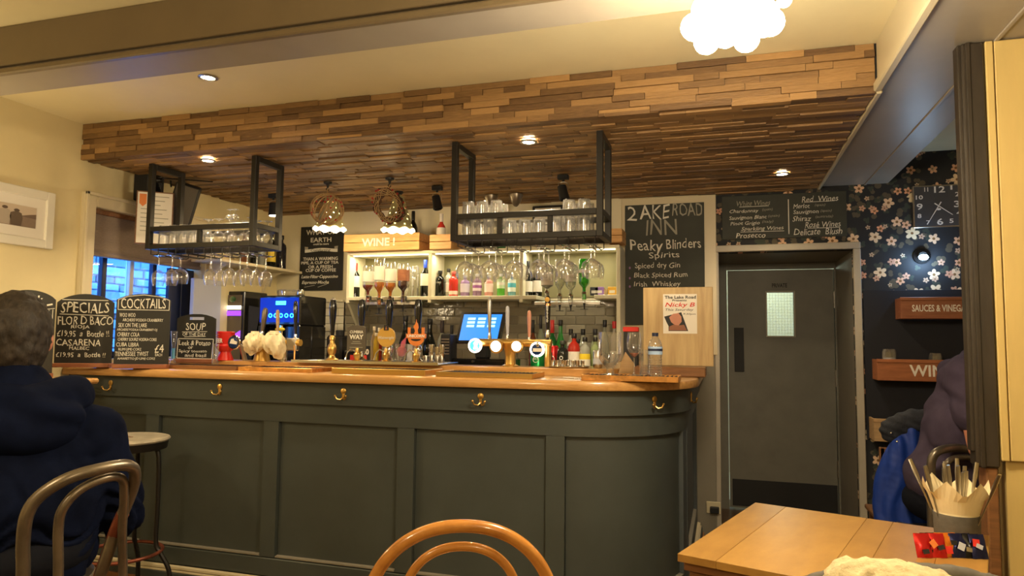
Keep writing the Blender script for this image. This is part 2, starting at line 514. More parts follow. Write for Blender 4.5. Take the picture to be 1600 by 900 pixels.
# ceilings
S('ceiling', MB().bb(XL - .1, XW + .1, YN - .1, YB + .1, HC, HC + .08), 'ceil', 'cream plaster ceiling above the plank bulkhead')
# left wall, with the window opening
WY0, WY1, WZ0, WZ1 = 3.27, 4.22, 1.2, 2.13
wl = MB()
wl.bb(XL - .25, XL, YN - .1, WY0, 0, HC).bb(XL - .25, XL, WY1, YB + .1, 0, HC).bb(XL - .25, XL, WY0, WY1, 0, WZ0).bb(XL - .25, XL, WY0, WY1, WZ1, HC)
S('wall_left', wl, 'plaster', 'warm cream plaster wall with the window')
S('wall_back', MB().bb(XL, -.04, YB, YB + .1, 0, HC), 'backwall', 'pale painted wall behind the bar shelves')
OX0, OX1, OZ = -.03, .855, 1.98
wr = MB().bb(-.04, OX0, YB, YB + .1, 0, HC).bb(OX0, OX1, YB, YB + .1, OZ, HC).bb(OX1, XW, YB, YB + .1, 0, HC)
S('wall_right', wr, 'wallpaper', 'dark wall papered with cream and pink blossom')
S('wall_side', MB().bb(XW, XW + .1, YN, YB, 0, HC), 'plaster', 'cream side wall of the dining room')
S('wall_near', MB().bb(XL, XW, YN - .1, YN, 0, HC), 'plaster', 'cream wall at the near end of the room')
# recess of the door
DY = 5.97
rc = MB().bb(OX0 - .06, OX0, YB + .1, DY + .3, 0, OZ + .08).bb(OX1, OX1 + .06, YB + .1, DY + .3, 0, OZ + .08).bb(OX0, OX1, YB + .1, DY + .3, OZ, OZ + .08)
S('wall_recess', rc, 'beige', 'grey lining of the recess before the door')
S('trim_1', MB().bb(OX0, OX0 + .062, DY - .02, DY + .03, 0, OZ).bb(OX1 - .012, OX1, DY - .02, DY + .03, 0, OZ).bb(OX0 + .0625, OX1 - .0125, DY - .019, DY + .03, 1.935, OZ), 'doorpaint', 'grey frame around the door leaf')
c = MB(); t = .045
c.rbox(OX0 - .028, OX0 + .004, YB - .025, YB + .01, 0, OZ - .0005).rbox(OX1 - .01, OX1 + t - .01, YB - .025, YB + .01, 0, OZ - .0005).rbox(OX0 - .028, OX1 + t - .01, YB - .027, YB + .01, OZ, OZ + t + .001)
S('trim_2', c, 'casing', 'pale casing around the door recess')

# the door
d = thing('door_1', 'flat grey door with a small wired window and black push plate', kind='structure')
x0, x1 = OX0 + .068, OX1 - .016
lz0, lz1 = .015, 1.93
pa, pb = onY(1198, 457, DY), onY(1241, 525, DY)
vx0, vx1, vz1, vz0 = pa.x, pb.x, pa.z, pb.z
lf = MB()
lf.bb(x0, vx0, DY, DY + .045, lz0, lz1).bb(vx1, x1, DY, DY + .045, lz0, lz1).bb(vx0, vx1, DY, DY + .045, lz0, vz0).bb(vx0, vx1, DY, DY + .045, vz1, lz1)
lf.build('leaf', 'doorpaint', d)
b = .012
MB().rbox(vx0 - b, vx0, DY - .012, DY + .01, vz0 - b, vz1 + b, .003).rbox(vx1, vx1 + b, DY - .012, DY + .01, vz0 - b, vz1 + b, .003).rbox(vx0, vx1, DY - .012, DY + .01, vz0 - b, vz0, .003).rbox(vx0, vx1, DY - .012, DY + .01, vz1, vz1 + b, .003).build('window_bead', 'casing', d)
MB().bb(vx0, vx1, DY + .02, DY + .026, vz0, vz1).build('pane', 'pane', d)
g = MB()
for k in range(1, 9): g.cyl((vx0 + (vx1 - vx0) * k / 9, DY + .023, vz0), (vx0 + (vx1 - vx0) * k / 9, DY + .023, vz1), .0006, n=4)
for k in range(1, 15): g.cyl((vx0, DY + .023, vz0 + (vz1 - vz0) * k / 15), (vx1, DY + .023, vz0 + (vz1 - vz0) * k / 15), .0006, n=4)
g.build('wire_mesh', 'steel', d, kind='stuff')
p0, p1 = onY(1147, 512, DY), onY(1163, 581, DY)
MB().rbox(p0.x, p1.x, DY - .006, DY, p1.z, p0.z, .002).build('push_plate', 'matt', d)
MB().rbox(x0 + .02, x1 - .005, DY - .006, DY, .03, .24, .002).build('kick_plate', 'matt', d, label='black kick plate')
p = onY(1218, 446, DY)
lettering('PRIVATE', d, p.x, p.z, DY - .001, w=.115, h=.034, material='inkblack', bold=.02)
for z in (.3, 1.0, 1.62):
    MB().cyl((x1 + .002, DY - .008, z), (x1 + .002, DY - .008, z + .13), .007).build('hinge', 'steel', d)
# lit passage beyond the door
lamp('POINT', 'passage_light', (.45, 6.9, 2.0), 12, (.85, 1, .75), .1)
S('wall_passage', MB().bb(-.8, 2.0, 7.6, 7.7, 0, 2.5).bb(-.8, -.7, 6.4, 7.6, 0, 2.5).bb(2.0, 2.1, 6.4, 7.6, 0, 2.5).bb(-.8, 2.1, 6.3, 7.7, 2.5, 2.6).bb(-.8, 2.1, 6.27, 7.7, -.06, 0).bb(-.8, OX0 - .06, 6.27, 6.33, 0, 2.5).bb(OX1 + .06, 2.1, 6.27, 6.33, 0, 2.5).bb(OX0 - .06, OX1 + .06, 6.27, 6.33, OZ + .08, 2.5), 'white', 'pale green lit passage seen through the door pane')

# beams
bm_ = MB().bb(XL, XB0, 2.06, 2.24, 2.42, HC)
S('trim_3', bm_, 'soffit', 'boxed taupe ceiling beam crossing above the camera side of the bar')
S('trim_4', MB().rbox(XL, XB0, 2.035, 2.062, 2.415, 2.44, .005).rbox(XL, XB0, 2.04, 2.062, 2.452, HC, .003), 'beam', 'moulded taupe fascia of the front ceiling beam')
S('trim_5', MB().bb(XB0, XB1, 2.05, YB, 2.42, HC), 'soffit', 'wide boxed ceiling beam running back to the papered wall')
S('trim_6', MB().rbox(XB0 - .022, XB0 + .012, 2.24, YF + .0, 2.405, 2.445, .006).rbox(XB0 - .006, XB0 + .01, 2.24, YF, 2.45, HC, .002).rbox(XB0 - .01, XB0 + .014, YF, YB, 2.398, 2.44, .005), 'cream', 'cream moulding along the left edge of the right beam')
S('trim_7', MB().rbox(.925, .94, 2.05, YB, 2.413, 2.421, .002), 'soffit', 'thin seam batten along the beam soffit')

# plank clad bulkhead and low ceiling over the bar
pk = thing('trim_8', 'reclaimed wood strip cladding over the lowered ceiling above the bar', kind='structure')
MB().bb(XL, XB0, YF + .012, YB, HP + .014, HC).build('core', 'matt', pk)
xe = XB0 - .012
def strips(rows, horiz, cnt):
    """rows: list of (a, b, axis position)"""
    out = []
    for (a, b_) in rows:
        x = XL + .002 - random.uniform(0, .3)
        while x < xe:
            l = random.choice((.11, .15, .20, .24, .30, .36) if horiz else (.12, .18, .25, .32, .4)); x1 = min(x + l, xe); xa = max(x, XL + .002)
            if x1 - xa > .02: out.append((xa, x1 - .002, a, b_))
            x += l
    return out
face_rows = [(HP + k * .0314, HP + (k + 1) * .0314 - .0016) for k in range(7)]
n_ind = 0; rest = MB()
for (a, b_, c0, c1) in strips(face_rows, True, 0):
    m = MB(); m.tone = random.random() ** 1.2
    t = random.uniform(.006, .022)
    m.bb(a, b_, YF + .012 - t, YF + .012, c0, min(c1, HC)); m.build('plank', 'plank', pk); n_ind += 1
rows = [(YF + k * .0443, YF + (k + 1) * .0443 - .002) for k in range(44)]
ff = strips(rows, False, 0)
for (a, b_, c0, c1) in ff:
    single = n_ind < 296 and c0 < YF + .45 and (b_ - a) > .1
    m = MB() if single else rest
    m.tone = random.random() ** 1.2
    m.bb(a, b_, c0, c1, HP + random.uniform(-.004, .008), HP + .014)
    if single: m.build('plank', 'plank', pk); n_ind += 1
rest.build('planks', 'plank', pk, kind='stuff')

# skirting of left wall, boards of the white panel behind the bar end
xw0, xw1 = onY(972, 400, YB).x, -.04
S('trim_9', MB().rbox(xw0, xw1, YB - .03, YB, 1.25, HP - .004, .004), 'cream', 'cream boxed panel carrying the tall chalkboard')
S('trim_10', MB().bb(xw0 + .1, xw1, YB - .02, YB, 0, 1.25), 'beige', 'grey lower wall beside the bar end')
# socket by the door
p = onY(1112, 795, YB - .02)
so = thing('wall_socket', 'double wall socket low on grey wall beside the bar end', 'socket')
MB().rbox(p.x - .035, p.x + .06, YB - .03, YB - .02, p.z - .03, p.z + .05, .003).build('face_plate', 'cream', so)
MB().rbox(p.x - .01, p.x + .05, YB - .07, YB - .03, p.z - .02, p.z + .02, .004).build('plug', 'matt', so)

# post and yellow partition on the right
YP = 2.75
pp = thing('trim_11', 'dark brown post standing between bar and dining room', kind='structure')
xa, xb = onY(1517, 480, YP).x, onY(1554, 480, YP).x
MB().rbox(xa, xb, YP, YP + .07, .93, 2.415, .006).build('shaft', 'post', pp)
MB().rbox(xa - .010, xa + .004, YP + .012, YP + .06, .98, 2.415, .004).rbox(xa + .012, xa + .026, YP - .006, YP + .002, .93, 2.415, .002).build('fillet', 'post', pp)
MB().rbox(xa + .03, xb - .005, YP + .01, YP + .09, 0, .928, .005).build('foot', 'darkwood', pp)
yw = thing('trim_12', 'warm cream boarded partition at the right edge of the picture', kind='structure')
x1_, x2_ = onY(1556, 480, YP).x, onY(1571, 480, YP).x
MB().rbox(x1_, x2_ - .004, YP + .0, YP + .1, .955, 2.415, .003).build('board', 'yellow', yw)
MB().rbox(x2_, x2_ + .165, YP + .004, YP + .1, .955, 2.415, .003).build('board', 'yellow', yw)
MB().rbox(x2_ + .169, 2.0, YP + .004, YP + .1, .955, HC, .003).build('board', 'yellow', yw)
MB().bb(x1_ + .02, 2.0, YP + .03, YP + .1, 0, .955).build('dado', 'yellow', yw)

# ---- window on the left wall
wi = thing('window_1', 'casement window with dark mullions in the left wall', kind='structure')
fx = XL + .03
def fr(y0, y1, z0, z1, b=.004, x0=XL - .005, x1=fx): return MB().rbox(x0, x1, y0, y1, z0, z1, b)
cs = MB().rbox(XL - .005, XL + .03, WY0 - .085, WY0, WZ0 - .05, WZ1 + .085, .006).rbox(XL - .005, XL + .03, WY1, WY1 + .085, WZ0 - .05, WZ1 + .085, .006).rbox(XL - .005, XL + .03, WY0, WY1, WZ1, WZ1 + .085, .006)
cs.build('window_casing', 'cream', wi)
MB().rbox(XL + .03, XL + .045, WY0 - .085, WY0 - .065, WZ0, WZ1 + .085, .003).rbox(XL + .03, XL + .045, WY0 - .085, WY1 + .085, WZ1 + .065, WZ1 + .085, .003).build('casing_bead', 'cream', wi)
MB().rbox(XL - .2, XL + .06, WY0 - .05, WY1 + .05, WZ0 - .03, WZ0, .005).build('window_sill', 'cream', wi)
sash = MB()
gx = XL - .17
for y in (WY0 + .02, WY0 + .245, WY0 + .66, WY1 - .02): sash.rbox(gx - .02, gx + .02, y - .018, y + .018, WZ0, WZ1, .004)
sash.rbox(gx - .02, gx + .02, WY0, WY1, WZ0, WZ0 + .04, .004).rbox(gx - .02, gx + .02, WY0, WY1, WZ1 - .04, WZ1, .004)
sash.build('window_frame', 'darkframe', wi)
MB().rbox(gx - .02, gx + .025, WY0 + .44, WY0 + .475, WZ0, WZ1, .004).build('mullion', 'white', wi, label='white centre mullion')
ys = (WY0 + .038, WY0 + .227, WY0 + .263, WY0 + .44, WY0 + .475, WY0 + .642, WY0 + .678, WY1 - .038)
for k in range(0, 8, 2): MB().bb(gx - .003, gx + .003, ys[k], ys[k + 1], WZ0 + .04, WZ1 - .04).build('pane', 'pane', wi)
# roman blind
bl = thing('roman_blind', 'taupe linen roman blind drawn halfway down the window', 'blind')
zb = 1.865
pts = [(XL - .035, 2.12), (XL - .03, 2.0), (XL - .025, 1.93), (XL - .01, zb + .015), (XL - .015, zb - .005), (XL - .04, zb), (XL - .05, zb + .04), (XL - .045, 2.0), (XL - .05, 2.12)]
n = len(pts); m = MB()
vs = [(x, WY0 + .012, z) for x, z in pts] + [(x, WY1 - .012, z) for x, z in pts]
m.add(vs, [tuple(range(n)), tuple(reversed(range(n, 2 * n)))] + [(i, n + i, n + (i + 1) % n, (i + 1) % n) for i in range(n)])
m.build('blind_fabric', 'blind', bl)
MB().rbox(XL - .05, XL - .004, WY0 + .01, WY1 - .01, zb - .03, zb - .006, .004).build('hem_bar', 'blind', bl)
MB().rbox(XL - .06, XL - .02, WY0 + .008, WY1 - .008, 2.1, 2.13, .003).build('head_rail', 'darkwood', bl)
# stone wall outside
sw = thing('wall_outside', 'blue lit slate stone wall beyond the window', kind='structure')
MB().bb(-5.6, -5.5, 1.6, 7.4, .3, 3.2).build('mortar', 'stone', sw)
rest = MB(); ns = 0
z = .7
while z < 2.9:
    h = random.choice((.05, .07, .09)); y = 2.6 + random.uniform(-.2, 0)
    while y < 7.2:
        l = random.uniform(.14, .42)
        inview = 4.1 < y < 6.6 and 1.2 < z < 2.1
        m = MB() if inview and ns < 290 else rest
        m.tone = random.random()
        m.rbox(-5.5, -5.5 + random.uniform(.02, .06), y, y + l - .012, z, z + h - .01, .008)
        if m is not rest: m.build('stone', 'stone', sw); ns += 1
        y += l
    z += h
rest.build('stones', 'stone', sw, kind='stuff')

# ---- bar joinery: a path with straight, corner and return
YE, RAD, XS, XC = 3.12, .60, XL, -.72
L1 = XC - XS; L2 = RAD * PI / 2; L3 = 1.36
def pt(s, off):
    if s <= L1: return (XS + s, YE + off)
    if s <= L1 + L2:
        a = (s - L1) / RAD; r = RAD - off
        return (XC + r * math.sin(a), YE + RAD - r * math.cos(a))
    return (XC + RAD - off, YE + RAD + (s - L1 - L2))
def path(s0, s1):
    out = [s0]
    if s0 < L1 < s1: out.append(L1)
    k = 1
    while k < 24:
        s = L1 + L2 * k / 24
        if s0 < s < s1: out.append(s)
        k += 1
    if s0 < L1 + L2 < s1: out.append(L1 + L2)
    out.append(s1)
    return sorted(set(out))
def sweep(prof, s0, s1, mb=None):
    mb = mb or MB(); ss = path(s0, s1); n = len(prof); vs = []; fs = []
    for s in ss:
        for off, z in prof:
            x, y = pt(s, off); vs.append((x, y, z))
    for i in range(len(ss) - 1):
        for k in range(n):
            k2 = (k + 1) % n
            fs.append((i * n + k, i * n + k2, (i + 1) * n + k2, (i + 1) * n + k))
    fs.append(tuple(reversed(range(n)))); fs.append(tuple((len(ss) - 1) * n + k for k in range(n)))
    return mb.add(vs, fs)
LT = L1 + L2 + L3
ZT = 1.16
wt = sweep([(.0, ZT - .038), (.0, ZT - .014), (.004, ZT - .005), (.014, ZT), (.58, ZT), (.58, ZT - .045), (.012, ZT - .045), (.003, ZT - .043)], 0.004, LT)
wt.build('worktop', 'counter', label='varnished oak bar top curving round its right end', cat='counter top', smooth=True)
sh = sweep([(.40, ZT + .001), (.40, ZT + .036), (.405, ZT + .04), (.59, ZT + .04), (.59, ZT + .001)], .004, LT - .02)
sh.build('back_ledge', 'counter', label='raised dark wood ledge along the back of the bar top', cat='shelf')
br = thing('bar_counter', 'dark grey green panelled bar front with curved right corner', 'bar counter')
zb_ = ZT - .046
sweep([(.095, 0), (.095, zb_), (.14, zb_), (.14, 0)], .004, LT).build('carcass', 'barpaint', br)
sweep([(.045, 1.0), (.045, zb_), (.095, zb_), (.095, 1.0)], .004, LT).build('fascia', 'barpaint', br, smooth=True)
sweep([(.066, .90), (.066, .999), (.095, .999), (.095, .90)], .004, LT).build('top_rail', 'barpaint', br, smooth=True)
sweep([(.066, .10), (.066, .185), (.07, .19), (.095, .195), (.095, .10)], .004, LT).build('bottom_rail', 'barpaint', br, smooth=True)
stiles = [.004 - .0] + [v - XS for v in (-3.09, -2.305, -1.52, -.755)]
wst = .045
sts = []
for s in stiles[1:]: sts.append((s - wst, s + wst))
e1 = L1 + L2 * .86
sts.append((e1, e1 + .10)); sts.append((L1 + L2 + .02, L1 + L2 + .10)); sts.append((LT - .1, LT))
for a, b_ in sts:
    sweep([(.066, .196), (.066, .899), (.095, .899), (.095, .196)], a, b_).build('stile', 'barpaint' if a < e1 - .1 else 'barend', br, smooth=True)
prev = .004
for a, b_ in sts:
    if a - prev > .1:
        # recessed panel: thin lining board with a rounded bottom bead
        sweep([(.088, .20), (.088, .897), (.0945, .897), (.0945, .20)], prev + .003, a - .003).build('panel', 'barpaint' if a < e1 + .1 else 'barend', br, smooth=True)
        sweep([(.067, .1965), (.067, .203), (.088, .206), (.088, .1965)], prev + .004, a - .004).build('panel_bead_highlight', 'beige', br, label='pale sill bead, highlight put into its colour')  # highlight of the bevelled sill, put into the pale bead colour
    prev = b_
for k, (o1, z0, z1, mm) in enumerate(((.020, .0, .028, 'darkwood'), (.032, .028, .062, 'barpaint'), (.040, .064, .072, 'cream'), (.046, .078, .090, 'cream'))):
    sweep([(o1, z0 + .001), (o1, z1), (.066, z1 + .004), (.066, z0 + .001)], .004, LT).build('skirting_board' if k < 2 else 'skirting_bead', mm, br)
# ------------------------------------------------------------------ recessed downlights
def downlight(p, label, power, spot=130):
    t = thing('downlight', label, 'ceiling light', p, group='recessed ceiling spotlights')
    MB().lathe([(.030, 0), (.045, -.001), (.047, -.006), (.034, -.009), (.031, -.004)], n=24, cap=False).build('bezel', 'steel', t, smooth=True)
    MB().lathe([(.0, -.004), (.031, -.004)], n=24).build('lens', 'spotface', t)
    lamp('SPOT', 'downlight_beam', (p[0], p[1], p[2] - .02), power * 1.2, (1, .78, .48), .03, (0, 0, 0), spot, .8)
    return t
a = onZ(325, 120, HC); downlight((a.x, a.y, HC), 'recessed spotlight in the plaster ceiling', 34)
a = onZ(325, 250, HP - .006); downlight((a.x, a.y, HP - .006), 'recessed spotlight in planks near left glass rack', 26)
a = onZ(826, 221, HP - .006); downlight((a.x, a.y, HP - .006), 'recessed spotlight in planks above the middle glass rack', 30)
a = onZ(1222, 271, HP - .006); downlight((a.x, a.y, HP - .006), 'recessed spotlight in planks before the wine chalkboard', 20)

# ------------------------------------------------------------------ chandelier near the camera
cx, cy = .03, 1.9
ch = thing('chandelier', 'glowing cluster chandelier of round bulbs hanging above the camera', 'chandelier', (cx, cy, 2.195))
MB().cyl((0, 0, .06), (0, 0, HC - 2.195), .007).lathe([(.05, HC - 2.195 - .02), (.055, HC - 2.195)], n=20).build('stem', 'black', ch)
fr_ = MB()
for k in range(11):
    a = 2 * PI * k / 11; rr = .100; z = .022 * (k % 2)
    fr_.tube([(0, 0, .09), (rr * .5 * math.cos(a), rr * .5 * math.sin(a), .11), (rr * math.cos(a), rr * math.sin(a), z + .05)], .004, 6)
    MB().ball((rr * math.cos(a), rr * math.sin(a), z), .036, 16, 10).build('bulb', 'bulb', ch, smooth=True)
for (x, y, z) in ((.02, -.02, -.004), (-.045, .03, .01), (.05, .04, .01)):
    MB().ball((x, y, z), .036, 16, 10).build('bulb', 'bulb', ch, smooth=True)
MB().ball((.14, .06, .085), .02, 12, 8).build('bulb', 'bulb', ch, smooth=True)
fr_.build('arms', 'black', ch, smooth=True)
lamp('POINT', 'chandelier_light', (cx, cy, 2.05), 42, (1, .82, .56), .12)

# ------------------------------------------------------------------ ceiling hung glass racks
def rack(x0, x1, y0, y1, zb, zm, label, cols):
    t = thing('glass_rack', label, 'glass rack', (x0, y0, zb), group='steel glass racks hung from the planks')
    W, D, H, m = x1 - x0, y1 - y0, HP - .004 - zb, zm - zb; s = .016
    def post(x, y, z0, z1, name='post'): MB().rbox(x - s, x + s, y - s, y + s, z0, z1, .002).build(name, 'rack', t)
    for x in (s, W - s):
        for y in (s, D - s): post(x, y, 0, H)
        MB().rbox(x - s, x + s, 2 * s, D - 2 * s, H - .032, H - .001, .002).build('top_bar', 'rack', t)
        for z in (0, m): MB().rbox(x - s, x + s, 2 * s, D - 2 * s, z, z + .03, .002).build('side_rail', 'rack', t)
    for y in (s, D - s):
        for z in (0, m): MB().rbox(2 * s, W - 2 * s, y - s, y + s, z, z + .03, .002).build('rail', 'rack', t)
    for k in range(1, cols):
        x = W * k / cols
        for y in (s, D - s): MB().rbox(x - .013, x + .013, y - .012, y + .012, .03, m, .002).build('divider', 'rack', t)
    MB().bb(2 * s, W - 2 * s, 2 * s, D - 2 * s, .018, .026).build('shelf_pane', 'glass', t, label='clear glass shelf')
    # pairs of hanging rails for stems
    n = 6
    for k in range(n):
        xc = W * (k + .5) / n
        for dx in (-.028, .028):
            x = xc + dx
            MB().tube([(x, .012, .0), (x, .012, -.03), (x + (.016 if dx < 0 else -.016), .012, -.034), (x + (.016 if dx < 0 else -.016), D - .012, -.034), (x, D - .012, -.03), (x, D - .012, 0)], .0032, 6).build('hanger_rail', 'black', t)
    return t
RL = (-3.35, -2.575, 3.33, 3.60); RR = (-1.375, -.565, 3.37, 3.66); ZR, ZM = 1.868, 1.975
rack(*RL, ZR, ZM, 'black steel glass rack above the left end of bar', 2)
rack(*RR, ZR - .005, ZM, 'black steel glass rack above the middle of bar', 3)

def wine_glass(kind, parent=None, label=None, group=None, loc=(0, 0, 0)):
    """origin at foot, upright"""
    t = thing('wine_glass' if kind != 'gin' else 'gin_glass', label, 'glass', loc, group=group)
    if kind == 'gin':
        bowl = [(.004, .085), (.02, .092), (.043, .115), (.050, .145), (.048, .175), (.043, .205)]; st = .088; fr2 = .037
    else:
        bowl = [(.004, .095), (.018, .102), (.036, .125), (.040, .148), (.037, .175), (.030, .205)]; st = .098; fr2 = .034
    MB().lathe([(fr2, 0), (fr2, .002), (.012, .006), (.0045, .014), (.0038, st)], n=16).build('stem', 'glass', t, smooth=True)
    MB().lathe(bowl, n=18, cap=False).build('bowl', 'glass', t, smooth=True)
    return t
def hang(px, y, zr, kind, label, group, src={}):
    """hung upside down by the foot"""
    z = zr - .036
    x = px
    if kind not in src:
        src[kind] = wine_glass(kind, label=label, group=group); o = src[kind]
    else:
        o = copy_tree(src[kind], label=label)
    o['group'] = group
    o.location = (x, y, z); o.rotation_euler = (PI, 0, random.random() * 6); o.scale = (1, 1, .80 if kind == 'gin' else .9)
    return o
def slots(r): 
    W = r[1] - r[0]; return [r[0] + W * (k + .5) / 6 for k in range(6)]
ORD = ('leftmost', 'second', 'third', 'fourth', 'fifth', 'rightmost'); ROW = {.052: 'front', .157: 'middle', .262: 'back'}
sl = slots(RL); gL = 'wine glasses hanging under the left rack'
for k, ys in ((0, (.05,)), (1, (.04,)), (2, ()), (3, (.045, .13)), (4, (.05, .14)), (5, (.04, .125, .21))):
    for y in ys: hang(sl[k] + (.0 if k != 1 else -.02), RL[2] + y, ZR, 'wine', 'wine glass hanging in %s slot of left rack, %s' % (ORD[k], 'nearest row' if y < .08 else ('second row' if y < .18 else 'rear row')), gL)
hang(sl[0] + .07, RL[2] + .15, ZR, 'gin', 'round gin glass hanging third from left under the left rack', gL)
sl = slots(RR); gR = 'gin glasses hanging under the middle rack'
for k in range(6):
    for y in (.052, .157, .262)[:3 if k in (0, 1, 3) else 2]: hang(sl[k], RR[2] + y, ZR - .005, 'gin', 'balloon gin glass hanging in %s slot of middle rack, %s row' % (ORD[k], ROW[y]), gR)

def tumbler(label, group, r=.034, h=.105):
    t = thing('tumbler', label, 'glass', group=group)
    MB().lathe([(r * .1, .008), (r * .8, .006), (r * .86, 0), (r * .9, .004), (r, h), (r * .93, h), (r * .8, .014), (r * .1, .012)], n=14, cap=False).build('glass_wall', 'glass', t, smooth=True)
    return t
gt = 'tumblers stacked on the middle rack'
src = None
def put_t(x, y, z, h, label, group, up=True):
    global src
    if src is None: src = tumbler(label, group); o = src
    else: o = copy_tree(src, label=label); o['group'] = group
    o.location = (x, y, z); o.rotation_euler = (0 if up else PI, 0, random.random() * 6)
    o.scale = (1, 1, h / .105)
    if not up: o.location = (x, y, z + h)
zs = ZR - .005 + .027
ORD9 = ('first', 'second', 'third', 'fourth', 'fifth', 'sixth', 'seventh', 'eighth', 'ninth')
x0 = RR[0] + .07
for i in range(9):
    for j in range(2):
        x = x0 + i * .079; y = RR[2] + .08 + j * .11
        hh = .13 if i in (0, 1, 2, 7, 8) else .085
        put_t(x, y, zs, hh, 'clear tumbler on middle rack, %s row, %s from its left post' % (('front', 'back')[j], ORD9[i]), gt, up=False)
        if i in (0, 1, 2, 6, 7, 8): put_t(x, y, zs + hh + .001, .045 if i > 5 else .06, 'short tumbler stacked above %s tumbler in %s row of middle rack' % (ORD9[i], ('front', 'back')[j]), gt + ', upper layer', up=False)
zs = ZR + .027
for i in range(4):
    for j in range(2): put_t(RL[0] + .07 + i * .076, RL[2] + .075 + j * .1, zs, .125, 'frosty tumbler on left rack, %s row, %s from the left post' % (('front', 'back')[j], ORD9[i]), 'tumblers on the left rack', up=False)
o0 = None
for q_, (dx, dy, dz) in enumerate(((.40, .07, 0), (.475, .07, 0), (.55, .07, 0), (.50, .17, 0), (.575, .17, 0), (.70, .08, 0), (.66, .18, 0))):
    o = wine_glass('wine', label='stemmed glass standing mouth down on the left rack', group='stemmed glasses standing on the left rack') if o0 is None else copy_tree(o0)
    o['label'] = 'stemmed glass mouth down on left rack, ' + ('front row leftmost', 'front row second', 'front row third', 'back row left', 'back row middle', 'front row by the right post', 'back row right')[q_]
    o0 = o; o.location = (RL[0] + dx, RL[2] + dy, zs + .15); o.rotation_euler = (PI, 0, random.random() * 6); o.scale = (.85, .85, .73)
for dx in (.512, .548):
    o = copy_tree(o0, label='stemmed glass stacked highest on the left rack, ' + ('left' if dx < .52 else 'right') + ' one of two'); o['group'] = 'highest stemmed glasses of the left rack'
    o.location = (RL[0] + dx, RL[2] + .12, zs + .15 + .055 + .008); o.scale = (.6, .6, .30)
    o.location.z = zs + .152 + .062
o = copy_tree(o0, label='stemmed glass mouth down at right end of the left rack, by the back post'); o.location = (RL[1] - .03 - .03, RL[3] - .06, zs + .15)

# ------------------------------------------------------------------ speakers, certificate, corner shelf (left wall)
p = onX(212, 288, XL)
sp = thing('wall_speaker', 'small black speaker on left wall behind certificate', 'speaker')
MB().rbox(XL + .001, XL + .12, p.y - .02, p.y + .12, p.z - .11, p.z + .1, .006).build('cabinet', 'matt', sp)
MB().rbox(XL + .12, XL + .124, p.y - .005, p.y + .105, p.z - .095, p.z + .085, .001).build('grille', 'gloss', sp)
MB().tube([(XL + .002, p.y + .22, p.z + .16), (XL + .08, p.y + .2, p.z + .15), (XL + .1, p.y + .2, p.z + .02)], .006).build('bracket', 'matt', sp)
p = onD(286, 322, 4.62)
sp = thing('loudspeaker', 'large black loudspeaker tilted on the left wall under the planks', 'speaker', p)
m = MB().rbox(-.075, .075, -.07, .07, -.165, .15, .008)
a_ = m.build('cabinet', 'matt', sp); b_ = MB().rbox(-.066, .066, -.078, -.070, -.155, .14, .002).build('grille', 'slate', sp)
MB().tube([(0, .06, .0), (-.12, .09, .03)], .012).build('bracket', 'matt', sp)
sp.rotation_euler = (R(14), R(14), R(40))
ce = thing('framed_certificate', 'thin framed certificate with orange crest behind the left rack', 'certificate')
p0 = onD(220, 299, 4.45); p1 = onD(263, 383, 4.45)
c_ = Vector(((p0.x + p1.x) / 2, (p0.y + p1.y) / 2, (p0.z + p1.z) / 2)); ce.location = c_; ce.rotation_euler = (0, 0, R(40))
W_, H_ = .215, (p0.z - p1.z)
MB().rbox(-W_ / 2, W_ / 2, -.008, .008, -H_ / 2, H_ / 2, .002).build('frame', 'darkwood', ce)
MB().bb(-W_ / 2 + .008, W_ / 2 - .008, -.0095, -.008, -H_ / 2 + .008, H_ / 2 - .008).build('sheet', 'paper', ce)
MB().prism([(-.09, .09), (-.09, H_ / 2 - .02), (-.05, H_ / 2 - .02), (-.05, .09), (-.07, .07)], -.0105, -.0095).build('crest', 'orange', ce)
ln = MB()
for k in range(9): ln.bb(-.04 if k < 3 else -.08, .08 - (k * 37 % 5) * .012, -.0102, -.0095, H_ / 2 - .035 - k * .028, H_ / 2 - .030 - k * .028)
ln.build('printed_lines', 'chalkdim', ce, kind='stuff')
MB().tube([(W_ / 2 * .3, .01, H_ / 2), (W_ / 2 * .3, .03, H_ / 2 + .10), (W_ / 2 * .3 + .3, .1, H_ / 2 + .12)], .004).build('bracket', 'black', ce)
# thin wall bracket that carries it
cs_ = thing('corner_shelf', 'small cream wall shelf in the left back corner', 'shelf')
pA = onX(372, 404, XL + .01); shz = 1.905
MB().rbox(XL + .001, XL + .26, 4.1, YB - .01, shz - .022, shz, .004).build('shelf_board', 'cream', cs_)
for y in (4.25, YB - .2):
    MB().prism([(XL + .001, shz - .022), (XL + .2, shz - .022), (XL + .05, shz - .09), (XL + .001, shz - .2)], y, y + .025).build('shelf_bracket', 'cream', cs_)

